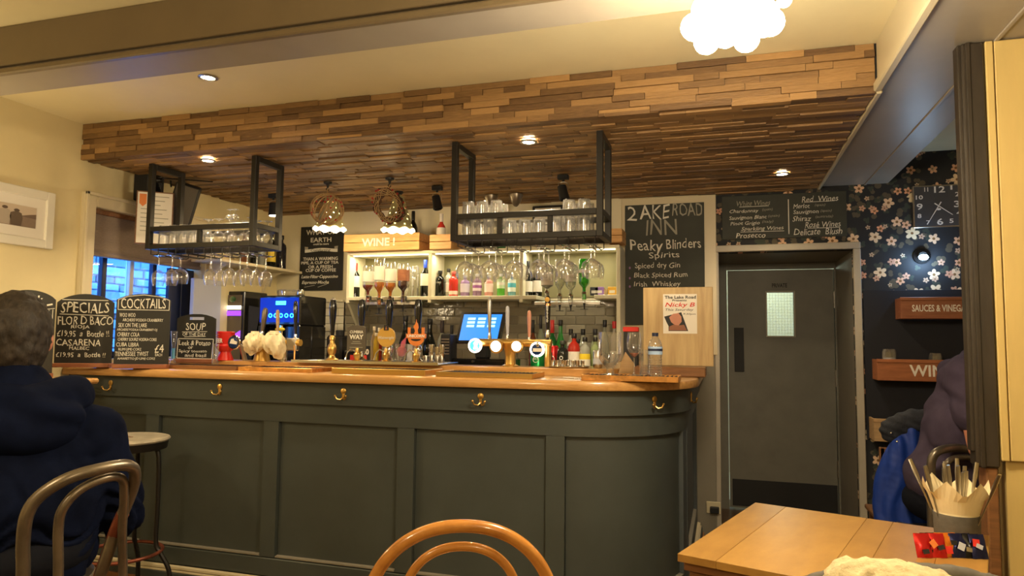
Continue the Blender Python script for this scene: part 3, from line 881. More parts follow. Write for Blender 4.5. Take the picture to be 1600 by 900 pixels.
# pictures
pc = thing('framed_photograph', 'white framed brown photograph of two figures on left wall', 'picture')
a = onX(83, 303, XL); b_ = onX(76, 390, XL); y1 = a.y; z1 = a.z; z0 = b_.z; y0 = y1 - .68
fw = .05
MB().rbox(XL + .001, XL + .025, y0, y0 + fw, z0, z1, .004).rbox(XL + .001, XL + .025, y1 - fw, y1, z0, z1, .004).rbox(XL + .001, XL + .025, y0 + fw, y1 - fw, z0, z0 + fw, .004).rbox(XL + .001, XL + .025, y0 + fw, y1 - fw, z1 - fw, z1, .004).build('frame', 'white', pc)
MB().bb(XL + .001, XL + .012, y0 + fw, y1 - fw, z0 + fw, z1 - fw).build('mount', 'paper', pc)
q = .105
MB().bb(XL + .012, XL + .0135, y0 + q, y1 - q, z0 + q, z1 - q).build('print', mat('sepia print', (.26, .19, .14), .6, var=.3, scale=5), pc)
yy0, yy1, zz0, zz1 = y0 + q, y1 - q, z0 + q, z1 - q; yl = yy1 - yy0; zl = zz1 - zz0
def flat(pts, name, m_, dx=.0145):
    n = len(pts); vs = [(XL + .0135, yy0 + u * yl, zz0 + v * zl) for u, v in pts] + [(XL + dx, yy0 + u * yl, zz0 + v * zl) for u, v in pts]
    MB().add(vs, [tuple(range(n)), tuple(range(n, 2 * n))] + [(i, (i + 1) % n, n + (i + 1) % n, n + i) for i in range(n)]).build(name, m_, pc)
flat([(.0, .5), (1, .5), (1, 1), (0, 1)], 'print_sky', mat('sepia sky', (.55, .46, .36), .6))
flat([(.3, .5), (.45, .62), (.55, .5)], 'print_hill', mat('sepia hill', (.16, .11, .08), .6), .0147)
flat([(.8, .5), (.92, .62), (1, .68), (1, .45)], 'print_hill', mat('sepia hill', (.16, .11, .08), .6), .0147)
for (u, s_, mm) in ((.62, 1, 'sepia figure light'), (.76, .92, 'sepia figure')):
    mt = mat(mm, (.42, .36, .29) if 'light' in mm else (.12, .085, .06), .6)
    flat([(u - .06, .02), (u + .06, .02), (u + .075, .4), (u + .06, .68 * s_), (u + .02, .74 * s_), (u - .02, .74 * s_), (u - .07, .66 * s_), (u - .08, .4)], 'print_figure', mt, .0150)
    flat([(u + .035 * math.cos(t), .80 * s_ + .075 * math.sin(t)) for t in [k * PI / 5 for k in range(10)]], 'print_head', mat('sepia head', (.10, .07, .05), .6), .0153)

# ------------------------------------------------------------------ track spots, dome lamps, hooks
def track(px, py, Y, label, lit=False, h=.09):
    p = onY(px, py, Y)
    t = thing('spotlight', label, 'spotlight', (p.x, p.y, HP - .004), group='black track spotlights over the bar')
    MB().rbox(-.035, .035, -.02, .02, -.03, 0, .003).cyl((0, 0, -.03), (0, 0, -.045), .008).build('mount', 'matt', t)
    MB().tube([(-.032, 0, -.10), (-.032, 0, -.055), (0, 0, -.045), (.032, 0, -.055), (.032, 0, -.10)], .003, 6).build('yoke', 'steel', t)
    MB().lathe([(.018, -.05), (.028, -.045), (.03, 0), (.034, .045), (.028, .05), (.026, .03)], (.0, .0, -.115), 18, (.25 if not lit else .1, -.1, -1)).build('lamp_head', 'matt', t, smooth=True)
    if lit: MB().lathe([(0, .046), (.028, .046)], (0, 0, -.115), 18, (.1, -.1, -1)).build('lens', 'spotface', t)
    if lit: lamp('SPOT', 'spot_beam', (p.x, p.y, HP - .17), 16, (1, .82, .55), .03, (R(12), R(-6), 0), 95, .7)
    return t
track(683, 298, 4.35, 'black spotlight above the pink bottle, left of middle rack')
track(880, 287, 4.25, 'black spotlight above the middle glass rack')
track(428, 293, 4.3, 'lit black spotlight behind the left glass rack', True)
for (px, py, lb) in ((767, 312, 'left of two small dome lamps on the planks'), (806, 316, 'right of two small dome lamps on the planks')):
    p = onY(px, py, 4.75)
    t = thing('dome_lamp', lb, 'lamp', (p.x, p.y, HP - .004), group='small dome lamps')
    MB().lathe([(.052, -.0), (.05, -.02), (.034, -.06), (.015, -.085), (.006, -.09), (0, -.09)], n=20).build('lamp_shade', 'wornmetal', t, smooth=True)

# ------------------------------------------------------------------ hanging shades, wicker ball and wreath
def shade(px, ytop, ybot, Y, label, tilt):
    p = onY(px, (ytop + ybot) / 2, Y); a = onY(px, ytop, Y); b_ = onY(px, ybot, Y); H = a.z - b_.z
    t = thing('pendant_lamp', label, 'lamp', (b_.x, b_.y, b_.z), group='perforated pendant lamps')
    n = 54; r0, r1 = .115, .036; vs = []; fs = []
    NZ = 24
    rad = lambda v: r0 + (r1 - r0) * v ** .9
    for j in range(NZ + 1):
        v = j / NZ
        for k in range(n):
            a_ = 2 * PI * k / n; dz = .008 * math.cos(a_ * 9) if j == 0 else 0
            vs.append((rad(v) * math.cos(a_), rad(v) * math.sin(a_), v * H + dz))
    for j in range(NZ):
        for k in range(n):
            if j in (3, 7, 11, 15, 19) and (k + (j // 4) * 3) % 6 == 0: continue
            fs.append((j * n + k, j * n + (k + 1) % n, (j + 1) * n + (k + 1) % n, (j + 1) * n + k))
    MB().add(vs, fs).lathe([(r1, H), (.02, H + .012), (.012, H + .03)], n=n, cap=True).build('lamp_shade', 'shade', t, smooth=True)
    hm = MB()
    hm.tube([(r0 * 1.02 * math.cos(2 * PI * k / 90), r0 * 1.02 * math.sin(2 * PI * k / 90), .007 * math.cos(2 * PI * k / 90 * 9)) for k in range(90)], .0045, 6, True)
    hm.build('rim', 'glow', t, smooth=True)
    MB().ball((0, 0, H * .45), .032, 14, 10).build('bulb', 'bulb', t, smooth=True)
    MB().cyl((0, 0, H), (0, 0, HP - .01 - b_.z), .0035).build('flex', 'black', t)
    MB().lathe([(.012, -.03), (.03, -.012), (.032, 0)], (0, 0, HP - .004 - b_.z), 16).build('ceiling_rose', 'black', t, smooth=True)
    lamp('POINT', 'pendant_light', (b_.x, b_.y, b_.z - .04), 5.5, (1, .74, .4), .04)
    return t
shade(515, 308, 358, 4.45, 'perforated cream pendant lamp behind the wicker ball', 0)
shade(622, 308, 360, 4.45, 'perforated cream pendant lamp behind the berry wreath', 0)
def hook(x, y):
    t = MB().lathe([(.03, 0), (.028, -.012), (.01, -.02), (.006, -.04)], (x, y, HP - .004), 16).tube([(x, y, HP - .04), (x - .012, y, HP - .052), (x, y, HP - .066), (x + .01, y, HP - .056)], .0035, 6)
    return t
p = onY(511, 327, 4.05); RB = .108
wb = thing('wicker_ball', 'round wicker ball with red berries hanging on a rope', 'hanging ornament', (p.x, p.y, p.z))
m = MB()
for k in range(9):
    ax = Vector((random.uniform(-1, 1), random.uniform(-1, 1), random.uniform(-.6, .6))).normalized(); u = ax.orthogonal().normalized(); v = ax.cross(u)
    rr = RB * random.uniform(.95, 1.03)
    m.tube([u * rr * math.cos(2 * PI * i / 32) + v * rr * math.sin(2 * PI * i / 32) for i in range(32)], .0042, 6, True)
m.build('cane_hoops', 'rope', wb, smooth=True, kind='stuff')
m = MB()
for k in range(26):
    d_ = Vector((random.uniform(-1, 1), random.uniform(-1, 1), random.uniform(-1, 1))).normalized() * RB * random.uniform(.85, 1.02)
    m.ball(d_, .0075, 8, 6)
m.build('berries', 'berry', wb, smooth=True, kind='stuff')
MB().cyl((0, 0, RB), (0, 0, HP - .06 - p.z), .005).build('rope', 'rope', wb)
h = hook(0, 0); h.v = [(a_, b2, c2 - p.z) for a_, b2, c2 in h.v]; h.build('ceiling_hook', 'black', wb)
p = onY(608, 322, 4.05)
wr_ = thing('berry_wreath', 'twig wreath with red berries hanging on two cords', 'wreath', (p.x, p.y, p.z))
m = MB(); RW = .082
ux = Vector((.72, .5, .35)).normalized(); uz = Vector((-.35, -.1, 1)).normalized()
for k in range(11):
    ph = random.random() * 6; q = random.uniform(.008, .026)
    m.tube([(ux * math.cos(t) + uz * 1.2 * math.sin(t)) * (RW + q * math.cos(5 * t + ph)) + Vector((0, q * math.sin(4 * t + ph), 0)) for t in [2 * PI * i / 36 for i in range(36)]], .0045, 5, True)
m.build('twigs', 'twig', wr_, smooth=True, kind='stuff')
m = MB()
for k in range(5):
    m.tube([(ux * math.cos(t) + uz * 1.25 * math.sin(t)) * (RW * .92 + .014 * math.sin(3 * t + k)) + Vector((0, -.02 + .01 * math.cos(4 * t + k), 0)) for t in [2 * PI * i / 36 for i in range(36)]], .0030, 5, True)
m.build('cane_strands', 'rope', wr_, smooth=True, kind='stuff')
m = MB()
for k in range(30):
    t = random.random() * 6.28; m.ball((ux * math.cos(t) + uz * 1.2 * math.sin(t)) * (RW + random.uniform(.0, .028)) + Vector((0, random.uniform(-.03, .01), 0)), .007, 8, 6)
m.build('berries', 'berry', wr_, smooth=True, kind='stuff')
top = uz * RW * 1.2
MB().cyl(top + Vector((-.01, 0, -.01)), (.0, 0, HP - .06 - p.z), .003).cyl(top + Vector((.015, 0, -.01)), (.0, 0, HP - .06 - p.z), .003).build('cord', 'rope', wr_)
h = hook(0, 0); h.v = [(a_, b2, c2 - p.z) for a_, b2, c2 in h.v]; h.build('ceiling_hook', 'black', wr_)

# ------------------------------------------------------------------ back bar shelving
YS = 4.86
def bx(px, Y=YS): return onY(px, 450, Y).x
bb_ = thing('bar_shelving', 'cream open shelving on the wall behind the bar', 'shelving')
X0, X1 = bx(541), bx(968)
z1a, z1b = 1.640, 1.668   # lower shelf
z2a, z2b = 2.000, 2.022
MB().rbox(X0, bx(668 + 6), YS, YB - .001, z1a, z1b, .003).rbox(bx(672), bx(838), YS, YB - .001, z1a, z1b, .003).build('shelf_board', 'shelf', bb_)
MB().rbox(bx(928), X1, YS, YB - .001, z1a, z1b, .003).build('shelf_board', 'shelf', bb_)
MB().rbox(X0, X1, YS, YB - .001, z2a, z2b, .003).build('shelf_board', 'shelf', bb_)
for px in (543, 671, 814, 966):
    x = bx(px); MB().rbox(x - .014, x + .014, YS + .002, YB - .001, z1b - .05 if px < 960 else 1.2, z2a, .003).build('upright', 'shelf', bb_)
for px in (541,):
    x = bx(px); n_ = [(0, 0)]
    MB().add([(x - .01, YS + .02, z1a), (x - .01, YB - .001, z1a), (x - .01, YB - .001, z1a - .3), (x + .01, YS + .02, z1a), (x + .01, YB - .001, z1a), (x + .01, YB - .001, z1a - .3)], [(0, 1, 2), (5, 4, 3), (0, 3, 4, 1), (1, 4, 5, 2), (2, 5, 3, 0)]).build('bracket', 'shelf', bb_)
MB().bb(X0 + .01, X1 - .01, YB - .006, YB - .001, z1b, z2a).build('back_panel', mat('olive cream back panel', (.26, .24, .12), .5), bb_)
# warm strip lights under the upper shelf
for a_, b2 in ((548, 666), (677, 810), (818, 960)):
    xa, xb = bx(a_), bx(b2)
    MB().bb(xa, xb, YS + .03, YS + .045, z2a - .008, z2a - .001).build('strip_light', mat('warm strip', (1, .9, .6), .5, emit=(1, .86, .58), es=2.5), bb_)
    l = lamp('AREA', 'strip_light_glow', ((xa + xb) / 2, YS + .05, z2a - .012), 2.0, (1, .88, .62), xb - xa); l.data.shape = 'RECTANGLE'; l.data.size_y = .02
# worktop of the back bar and tiles
bk = thing('back_counter', 'dark low counter under the tiled wall behind the bar', 'counter')
MB().bb(XL + .01, -.75, 4.55, YB - .012, .0, 1.03).build('carcass', 'matt', bk)
MB().rbox(XL + .005, -.74, 4.5, YB - .012, 1.03, 1.06, .004).build('counter_top', 'steel', bk)
ZB = 1.06
tl = thing('wall_tiles', 'glazed brick tiles on the wall behind the bar', kind='structure')
xa, xm, xb = bx(470, YB), bx(541, YB), bx(972, YB)
MB().bb(xa, xb, YB - .006, YB - .0005, 1.04, z1a + .005).build('grout', 'grout', tl)
MB().bb(xm - .008, xm + .004, YB - .014, YB - .006, 1.04, z1a).build('tile_trim', 'chrome', tl)
nt_ = 0; rest = MB()
TW, TH = .150, .066
r_ = 0; z = 1.065
while z < z1a:
    x = xa - (TW / 2 if r_ % 2 else 0)
    while x < xb:
        a_, b2 = max(x, xa), min(x + TW - .004, xb)
        for (u, v, mm) in ((a_, min(b2, xm - .01), 'tile'), (max(a_, xm + .006), b2, 'tiledark')):
            if v - u < .012: continue
            m = MB(); m.tone = random.random()
            m.rbox(u, v, YB - .012 - random.uniform(0, .002), YB - .006, z, min(z + TH - .004, z1a), .003)
            m.build('tile', mm, tl); nt_ += 1
        x += TW
    z += TH; r_ += 1
MB().rbox(xa, xm - .01, YB - .02, YB - .001, z1a + .0, z1a + .022, .004).build('tile_cap', 'shelf', tl)

# TV / notice frame on top, crates
def crate(px0, px1, y0, y1, Y, label, txt=None, deep=.2, m_='crate', tx=None):
    a_ = onY(px0, (y0 + y1) / 2, Y); b2 = onY(px1, (y0 + y1) / 2, Y); zt = onY((px0 + px1) / 2, y0, Y).z; zb2 = onY((px0 + px1) / 2, y1, Y).z
    W = b2.x - a_.x; H = zt - zb2
    t = thing('wooden_crate', label, 'crate', ((a_.x + b2.x) / 2, Y, zb2))
    h2 = H / 2
    for z0_, z1_ in ((0, h2 - .0015), (h2 + .0015, H)):
        MB().rbox(-W / 2, W / 2, 0, .012, z0_, z1_, .002).build('plank', m_, t); MB().rbox(-W / 2, W / 2, deep - .012, deep, z0_, z1_, .002).build('plank', m_, t)
        for s_ in (-1, 1): MB().rbox(min(s_ * W / 2, s_ * (W / 2 - .012)), max(s_ * W / 2, s_ * (W / 2 - .012)), .0125, deep - .0125, z0_, z1_, .002).build('plank', m_, t)
    MB().bb(-W / 2 + .013, W / 2 - .013, .013, deep - .013, 0, .01).build('crate_floor', m_, t)
    if txt: 
        x0_, x1_ = tx; lettering(txt, t, ((x0_ + x1_) / 2 - (px0 + px1) / 2) / (px1 - px0) * W, H * .5, -.0006, w=(x1_ - x0_) / (px1 - px0) * W, h=H * .5, material='chalk', bold=.03)
    return t, W, H
crate(537, 655, 365, 391, YS - .06, 'orange pine wine crate with white lettering on the upper shelf', 'WINE !', .3, 'crate', (566, 618))
crate(671, 705, 366, 389, YS - .06, 'plain pine crate beside the left post of middle rack', None, .3)
crate(948, 972, 357, 378, YS - .06, 'small pine crate at the right end of the upper shelf', None, .2)
tv = thing('picture_frame', 'dark framed notice standing above the middle rack', 'frame')
a_, b2 = onY(832, 322, 5.08), onY(880, 345, 5.08)
MB().rbox(a_.x, b2.x, 5.08, 5.11, b2.z - .1, a_.z, .004).build('frame', 'matt', tv)
MB().bb(a_.x + .02, b2.x - .02, 5.078, 5.08, b2.z - .08, a_.z - .02).build('sheet', 'paper', tv)
# ------------------------------------------------------------------ bottles
def glassmat(col):
    n = 'bottle glass %.2f %.2f %.2f' % col
    return mat(n, col, .06, coat=.6, trans=.35, ior=1.3)
DARK = (.006, .008, .006)
def bottle(px, ytop, Y, zb, r, col=DARK, cap=(.01, .01, .01), lab=None, shape='wine', label='', group=None, lh=(.18, .5), lab2=None, name='bottle', word=None, clear=False, flip=False, ztop=None):
    p = onY(px, ytop, Y); H = (ztop if ztop else p.z) - zb
    t = thing(name, label, 'bottle', (p.x, Y, zb), group=group)
    if shape == 'wine':
        prof = [(.0, .006), (r * .75, .0), (r, .006), (r, H * .60), (r * .82, H * .67), (r * .42, H * .75), (r * .36, H * .80), (r * .36, H * .97)]
        nk = r * .38; cz0, cz1 = H * .78, H
    elif shape == 'bell':
        prof = [(.0, .006), (r * .6, 0), (r * .7, .006), (r, H * .45), (r * .95, H * .55), (r * .45, H * .72), (r * .34, H * .78), (r * .34, H * .97)]
        nk = r * .37; cz0, cz1 = H * .90, H
    elif shape == 'squat':
        prof = [(.0, .004), (r * .85, 0), (r, .008), (r, H * .64), (r * .9, H * .72), (r * .38, H * .80), (r * .36, H * .9), (r * .36, H * .97)]
        nk = r * .46; cz0, cz1 = H * .88, H
    elif shape == 'can':
        prof = [(.0, .002), (r * .85, 0), (r, .008), (r, H - .008), (r * .86, H), (0, H - .003)]
        nk = 0
    else:
        prof = [(.0, .004), (r * .85, 0), (r, .006), (r, H * .66), (r * .8, H * .74), (r * .4, H * .82), (r * .36, H * .97)]
        nk = r * .40; cz0, cz1 = H * .88, H
    MB().lathe(prof, n=18).build('glass_body' if shape != 'can' else 'can_body', 'glass' if clear else (glassmat(col) if shape != 'can' else mat('can %.2f %.2f %.2f' % col, col, .25, metal=.6)), t, smooth=True)
    if clear and lab is None: pass
    if nk: MB().lathe([(nk, cz0), (nk * 1.06, cz0 + .003), (nk * 1.06, cz1 - .002), (nk, cz1)], n=14).build('cap', mat('cap %.2f %.2f %.2f' % cap, cap, .3), t, smooth=True)
    if lab:
        z0, z1 = lh[0] * H, lh[1] * H
        MB().lathe([(r + .0008, z0), (r + .0008, z1)], n=18, cap=False).build('paper_label', mat('label %.2f %.2f %.2f' % lab, lab, .6), t, smooth=True)
    if lab2:
        z0, z1 = (lh[0] + (lh[1] - lh[0]) * .35) * H, (lh[0] + (lh[1] - lh[0]) * .7) * H
        MB().lathe([(r + .0014, z0), (r + .0014, z1)], n=18, cap=False).build('label_band', mat('label %.2f %.2f %.2f' % lab2, lab2, .6), t, smooth=True)
    if word:
        lettering(word, t, 0, H * (lh[0] + lh[1]) / 2, -(r + .002), w=r * 1.3, material='chalk' if not lab else 'inkblack')
    return t
WHT = (.78, .74, .66); CRM = (.7, .6, .42); BLK = (.012, .012, .012)
z1 = z1b; z0b = ZB
YU = 4.97
# lower shelf
G = 'bottles on the cream back shelf'
bottle(556, 411, YU, z1, .037, DARK, (.6, .02, .02), WHT, 'wine', 'dark wine bottle with red capsule at left end of the back shelf', G, (.3, .62))
bottle(665, 406, YU, z1, .037, DARK, (.02, .06, .5), WHT, 'wine', 'dark wine bottle with bright blue capsule on the back shelf', G, (.3, .62))
bottle(688, 423, YU, z1, .035, BLK, BLK, None, 'squat', 'black gin bottle with white word, right of the shelf upright', G, (.48, .6), word='GORD')
bottle(701, 420, YU + .05, z1, .03, (.6, .6, .5), BLK, WHT, 'squat', 'clear bottle with black cap half behind the red gin bottle', G)
bottle(709, 424, YU - .02, z1, .036, (.75, .05, .03), (.5, .1, .08), (.8, .6, .5), 'squat', 'bright red gin bottle on the back shelf', G, (.08, .22))
bottle(727, 430, YU, z1, .036, (.4, .25, .5), (.5, .5, .5), (.6, .55, .65), 'squat', 'lilac labelled bottle next to the red gin bottle', G, (.2, .6))
bottle(746, 428, YU, z1, .034, (.35, .2, .35), (.6, .6, .6), (.7, .6, .65), 'squat', 'purple tinted bottle fifth on the middle shelf', G, (.25, .6), lab2=(.3, .1, .3))
bottle(764, 430, YU, z1, .033, (.75, .35, .3), (.6, .6, .6), (.85, .65, .6), 'squat', 'pale pink gin bottle on the middle shelf', G, (.2, .6))
bottle(783, 428, YU, z1, .030, (.12, .5, .05), (.7, .7, .7), (.55, .7, .45), 'squat', 'pale green labelled bottle on the middle shelf', G, (.35, .75), lab2=WHT)
bottle(800, 428, YU, z1, .030, (.2, .5, .6), (.6, .6, .6), (.75, .85, .85), 'squat', 'pale blue bottle next to the right shelf upright', G, (.2, .75), lab2=(.1, .5, .7))
bottle(825, 408, YU, z1, .036, DARK, BLK, WHT, 'wine', 'dark wine bottle just right of the second upright', G, (.12, .42))
bottle(840, 405, YU + .04, z1, .036, DARK, BLK, WHT, 'wine', 'second dark wine bottle right of the second upright', G, (.12, .42))
# glass stack on shelf
for j, (px, r) in enumerate(((649, .036), (640, .034))):
    for k in range(3):
        p = onY(px, 440, YU + j * .06)
        o = copy_tree(src, label='shot tumbler stacked three high beside the blue capped bottle'); o['group'] = 'tumblers stacked on back shelf'
        o.location = (p.x, YU + j * .06, z1 + k * .082 + .08); o.rotation_euler = (PI, 0, 0); o.scale = (.95, .95, .75)
# small coloured boxes at the right end
for k, (px, c_, nm) in enumerate(((937, (.35, .2, .6), 'purple'), (929, (.05, .05, .06), 'black'), (957, (.8, .45, .05), 'orange'))):
    p = onY(px, 455, YU - .03)
    b_ = thing('small_carton', nm + ' small carton at the right end of the back shelf', 'box', (p.x, YU - .03, z1))
    MB().rbox(-.03, .03, -.02, .02, 0, .06, .002).build('carton', mat('carton ' + nm, c_, .5), b_)
    MB().bb(-.02, .02, -.0212, -.0202, .015, .035).build('carton_label', 'paper', b_)
# grey bowl at the right end
p = onY(942, 445, YU + .05)
MB().lathe([(.02, 0), (.05, .01), (.07, .05), (.068, .05), (.048, .016), (0, .01)], n=20).build('bowl', 'cream', label='cream bowl upside against the wall at shelf end', cat='bowl', loc=(p.x, YU + .05, z1), smooth=True)

# optics: upside down spirit bottles on measuring taps
def optic(px, ytop, ybot, Y, r, liq, lab, label, group, full=.6, glass=None, sq=False, lz=(.45, .8)):
    a = onY(px, ytop, Y); b2 = onY(px, ybot, Y); H = a.z - b2.z
    t = thing('optic_bottle', label, 'bottle', (a.x, Y, b2.z), group=group)
    prof = [(r * .30, 0), (r * .32, H * .13), (r * .5, H * .18), (r * .92, H * .26), (r, H * .32), (r, H * .94), (r * .85, H)]
    MB().lathe(prof, n=18).build('glass_body', 'glass' if glass is None else glass, t, smooth=True)
    rr = r * .95
    MB().lathe([(rr * .28, .002), (rr * .30, H * .13), (rr * .48, H * .18), (rr * .92, H * .26), (rr, H * .32), (rr, H * full)], n=16).build('spirit', liq, t, smooth=True)
    MB().lathe([(r + .001, H * lz[0]), (r + .001, H * lz[1])], n=18, cap=False).build('paper_label', lab, t, smooth=True)
    MB().lathe([(.010, -.075), (.014, -.06), (.017, -.05), (.017, -.01), (.013, 0)], n=14).build('measure', 'glass', t, smooth=True)
    MB().lathe([(.013, -.05), (.013, -.012)], n=12).build('measure_spirit', liq, t)
    MB().lathe([(.004, -.115), (.006, -.095), (.010, -.075)], n=10).build('valve', 'matt', t)
    MB().lathe([(.016, -.012), (.019, -.005), (.015, .006)], n=12).build('collar', 'chrome', t)
    MB().rbox(-.006, .006, .01, .05, -.03, .0, .002).rbox(-.026, .026, -.012, .012, -.120, -.116, .001).build('bracket', 'matt', t)
    return t
amber = mat('amber spirit', (.75, .25, .02), .1, coat=.5, trans=.5, ior=1.3)
rum = mat('dark rum', (.06, .012, .004), .1, coat=.5)
redsp = mat('red brown spirit', (.35, .06, .02), .1, coat=.5, trans=.4, ior=1.3)
clr = mat('clear spirit', (.75, .78, .66), .08, coat=.5, trans=.7, ior=1.2)
grn = mat('green spirit', (.08, .70, .06), .08, coat=.5, trans=.4, ior=1.3)
YO = 4.86
GO = 'upturned spirit bottles on optics'
optic(576, 415, 462, YO - .05, .044, redsp, 'paper', 'upturned bottle with black framed white label, leftmost optic', GO, .35)
optic(594, 404, 466, YO - .05, .042, amber, 'paper', 'upturned whisky bottle with plain white label, second optic', GO, .4)
optic(611, 410, 464, YO - .05, .044, amber, 'paper', 'upturned amber whisky bottle at third optic', GO, .4)
optic(631, 412, 462, YO - .05, .046, rum, 'crate2', 'upturned dark rum bottle at fourth optic', GO, .5)
# printed frame on the first label
GO2 = 'upturned spirit bottles on right optics'
YO2 = 4.80
optic(855, 425, 455, YO2, .045, clr, 'paper', 'upturned white labelled bottle, leftmost of the right optics', GO2, .9, lz=(.3, .95))
optic(875, 405, 460, YO2, .036, clr, 'glass', 'upturned clear bottle, second of the right optics', GO2, .8)
optic(892, 412, 460, YO2, .040, clr, 'paper', 'upturned bottle with clear spirit and white band, third right optic', GO2, .8, lz=(.4, .65))
optic(913, 405, 457, YO2, .040, grn, 'paper', 'upturned bright green bottle, fourth of the right optics', GO2, .95, lz=(.58, .68), glass='greenglass')
rl = thing('optics_rail', 'black rail holding the optics behind the bar', 'rail')
for (pa_, pb_, Y, py) in ((572, 655, YO, 474), (835, 938, YO2 + .05, 474)):
    a, b2 = onY(pa_, py, Y), onY(pb_, py, Y)
    MB().rbox(a.x, b2.x, Y - .005, Y + .01, a.z - .012, a.z + .012, .002).build('rail_bar', 'steel', rl)
    for x in (a.x + .02, b2.x - .02): MB().bb(x - .006, x + .006, Y + .011, YB - .013, a.z - .005, a.z + .005).build('rail_arm', 'steel', rl)

# on the upper shelf / crate tops
G = 'bottles on the upper shelf'
zc = z2b + .0
bottle(646, 330, 4.99, z2b + .001, .036, DARK, BLK, None, 'wine', 'dark bottle standing above the wine crate', G)
bottle(638, 344, 5.02, z2b + .001, .034, DARK, BLK, None, 'wine', 'shorter dark bottle behind the wine crate', G)
bottle(690, 334, 4.97, z2b + .001, .036, (.75, .06, .04), (.9, .85, .8), WHT, 'wine', 'rose bottle with white cap on the upper shelf', G, (.35, .62))
bottle(784, 327, 5.0, z2b + .001, .036, (.02, .2, .04), (.02, .3, .04), WHT, 'wine', 'green capped bottle behind the middle rack', G)
# corner shelf bottles
G = 'bottles on the corner shelf'
for (px, yt, Y, r, col, cp, lb, shp, txt) in (
    (383, 362, 4.35, .03, (.25, .1, .05), BLK, None, 'squat', 'small brown bottle at the near end of the corner shelf'),
    (398, 362, 4.45, .03, DARK, BLK, None, 'squat', 'dark bottle second on the corner shelf'),
    (409, 366, 4.55, .032, (.3, .32, .3), BLK, None, 'squat', 'clear flask with black stopper on the corner shelf'),
    (425, 362, 4.72, .036, DARK, BLK, (.75, .55, .06), 'squat', 'dark bottle with yellow label on the corner shelf'),
    (440, 368, 4.9, .045, (.02, .02, .03), BLK, None, 'squat', 'large black crystal bottle at the far end of corner shelf')):
    x = XL + .13; pz = onX(px, yt, x)
    t = bottle(px, yt, pz.y, 1.9055, r, col, cp, lb, shp, txt, G, ztop=pz.z); t.location = (x, pz.y, 1.9055)

# ---- back counter: bottles behind the pumps and till
G = 'bottles on the back counter'
YK = 4.75
for (px, yt, r, col, cp, lb, shp, txt) in (
    (634, 493, .050, DARK, BLK, None, 'bell', 'black wine bottle behind the gold badge pump'),
    (672, 498, .052, DARK, BLK, None, 'bell', 'black wine bottle right of the orange badge'),
    (691, 501, .034, (.35, .36, .30), (.03, .02, .02), (.6, .6, .5), 'wine', 'clear wine bottle with brown capsule left of the till'),
    (706, 508, .032, DARK, BLK, None, 'wine', 'dark narrow bottle close to the till screen')):
    bottle(px, yt, YK, z0b, r, col, cp, lb, shp, txt, G)
YK = 4.7
for (px, yt, Y, r, col, cp, lb, shp, txt, l2) in (
    (845, 492, 4.95, .030, (.25, .28, .2), BLK, None, 'wine', 'clear bottle with black cap behind the black tap handle', None),
    (833, 500, 4.95, .030, (.2, .05, .02), BLK, None, 'wine', 'brown bottle with black cap behind the tap column', None),
    (863, 500, 4.86, .036, (.02, .18, .04), (.6, .03, .03), None, 'wine', 'green wine bottle with red capsule behind the black tap', None),
    (876, 500, 4.86, .042, (.03, .30, .05), BLK, None, 'bell', 'large green wine bottle behind the tray of shot glasses', None),
    (892, 514, 4.9, .032, (.5, .5, .42), BLK, (.7, .65, .6), 'squat', 'clear bottle with black cap behind the red aperitif', None),
    (911, 514, 4.9, .034, (.45, .48, .38), BLK, None, 'squat', 'clear bottle with black cap, middle of the back row', None),
    (930, 514, 4.9, .034, (.40, .45, .3), BLK, None, 'squat', 'pale green bottle with black cap, right of the back row', None),
    (945, 500, 4.97, .030, (.3, .32, .25), BLK, None, 'squat', 'clear bottle with tall black cap under the shelf end', None),
    (960, 502, 4.97, .032, (.5, .45, .38), (.6, .03, .03), WHT, 'squat', 'white labelled bottle with red cap under the shelf end', None)):
    bottle(px, yt, Y, z0b, r, col, cp, lb, shp, txt, 'bottles on the back counter right of the till', lab2=l2)
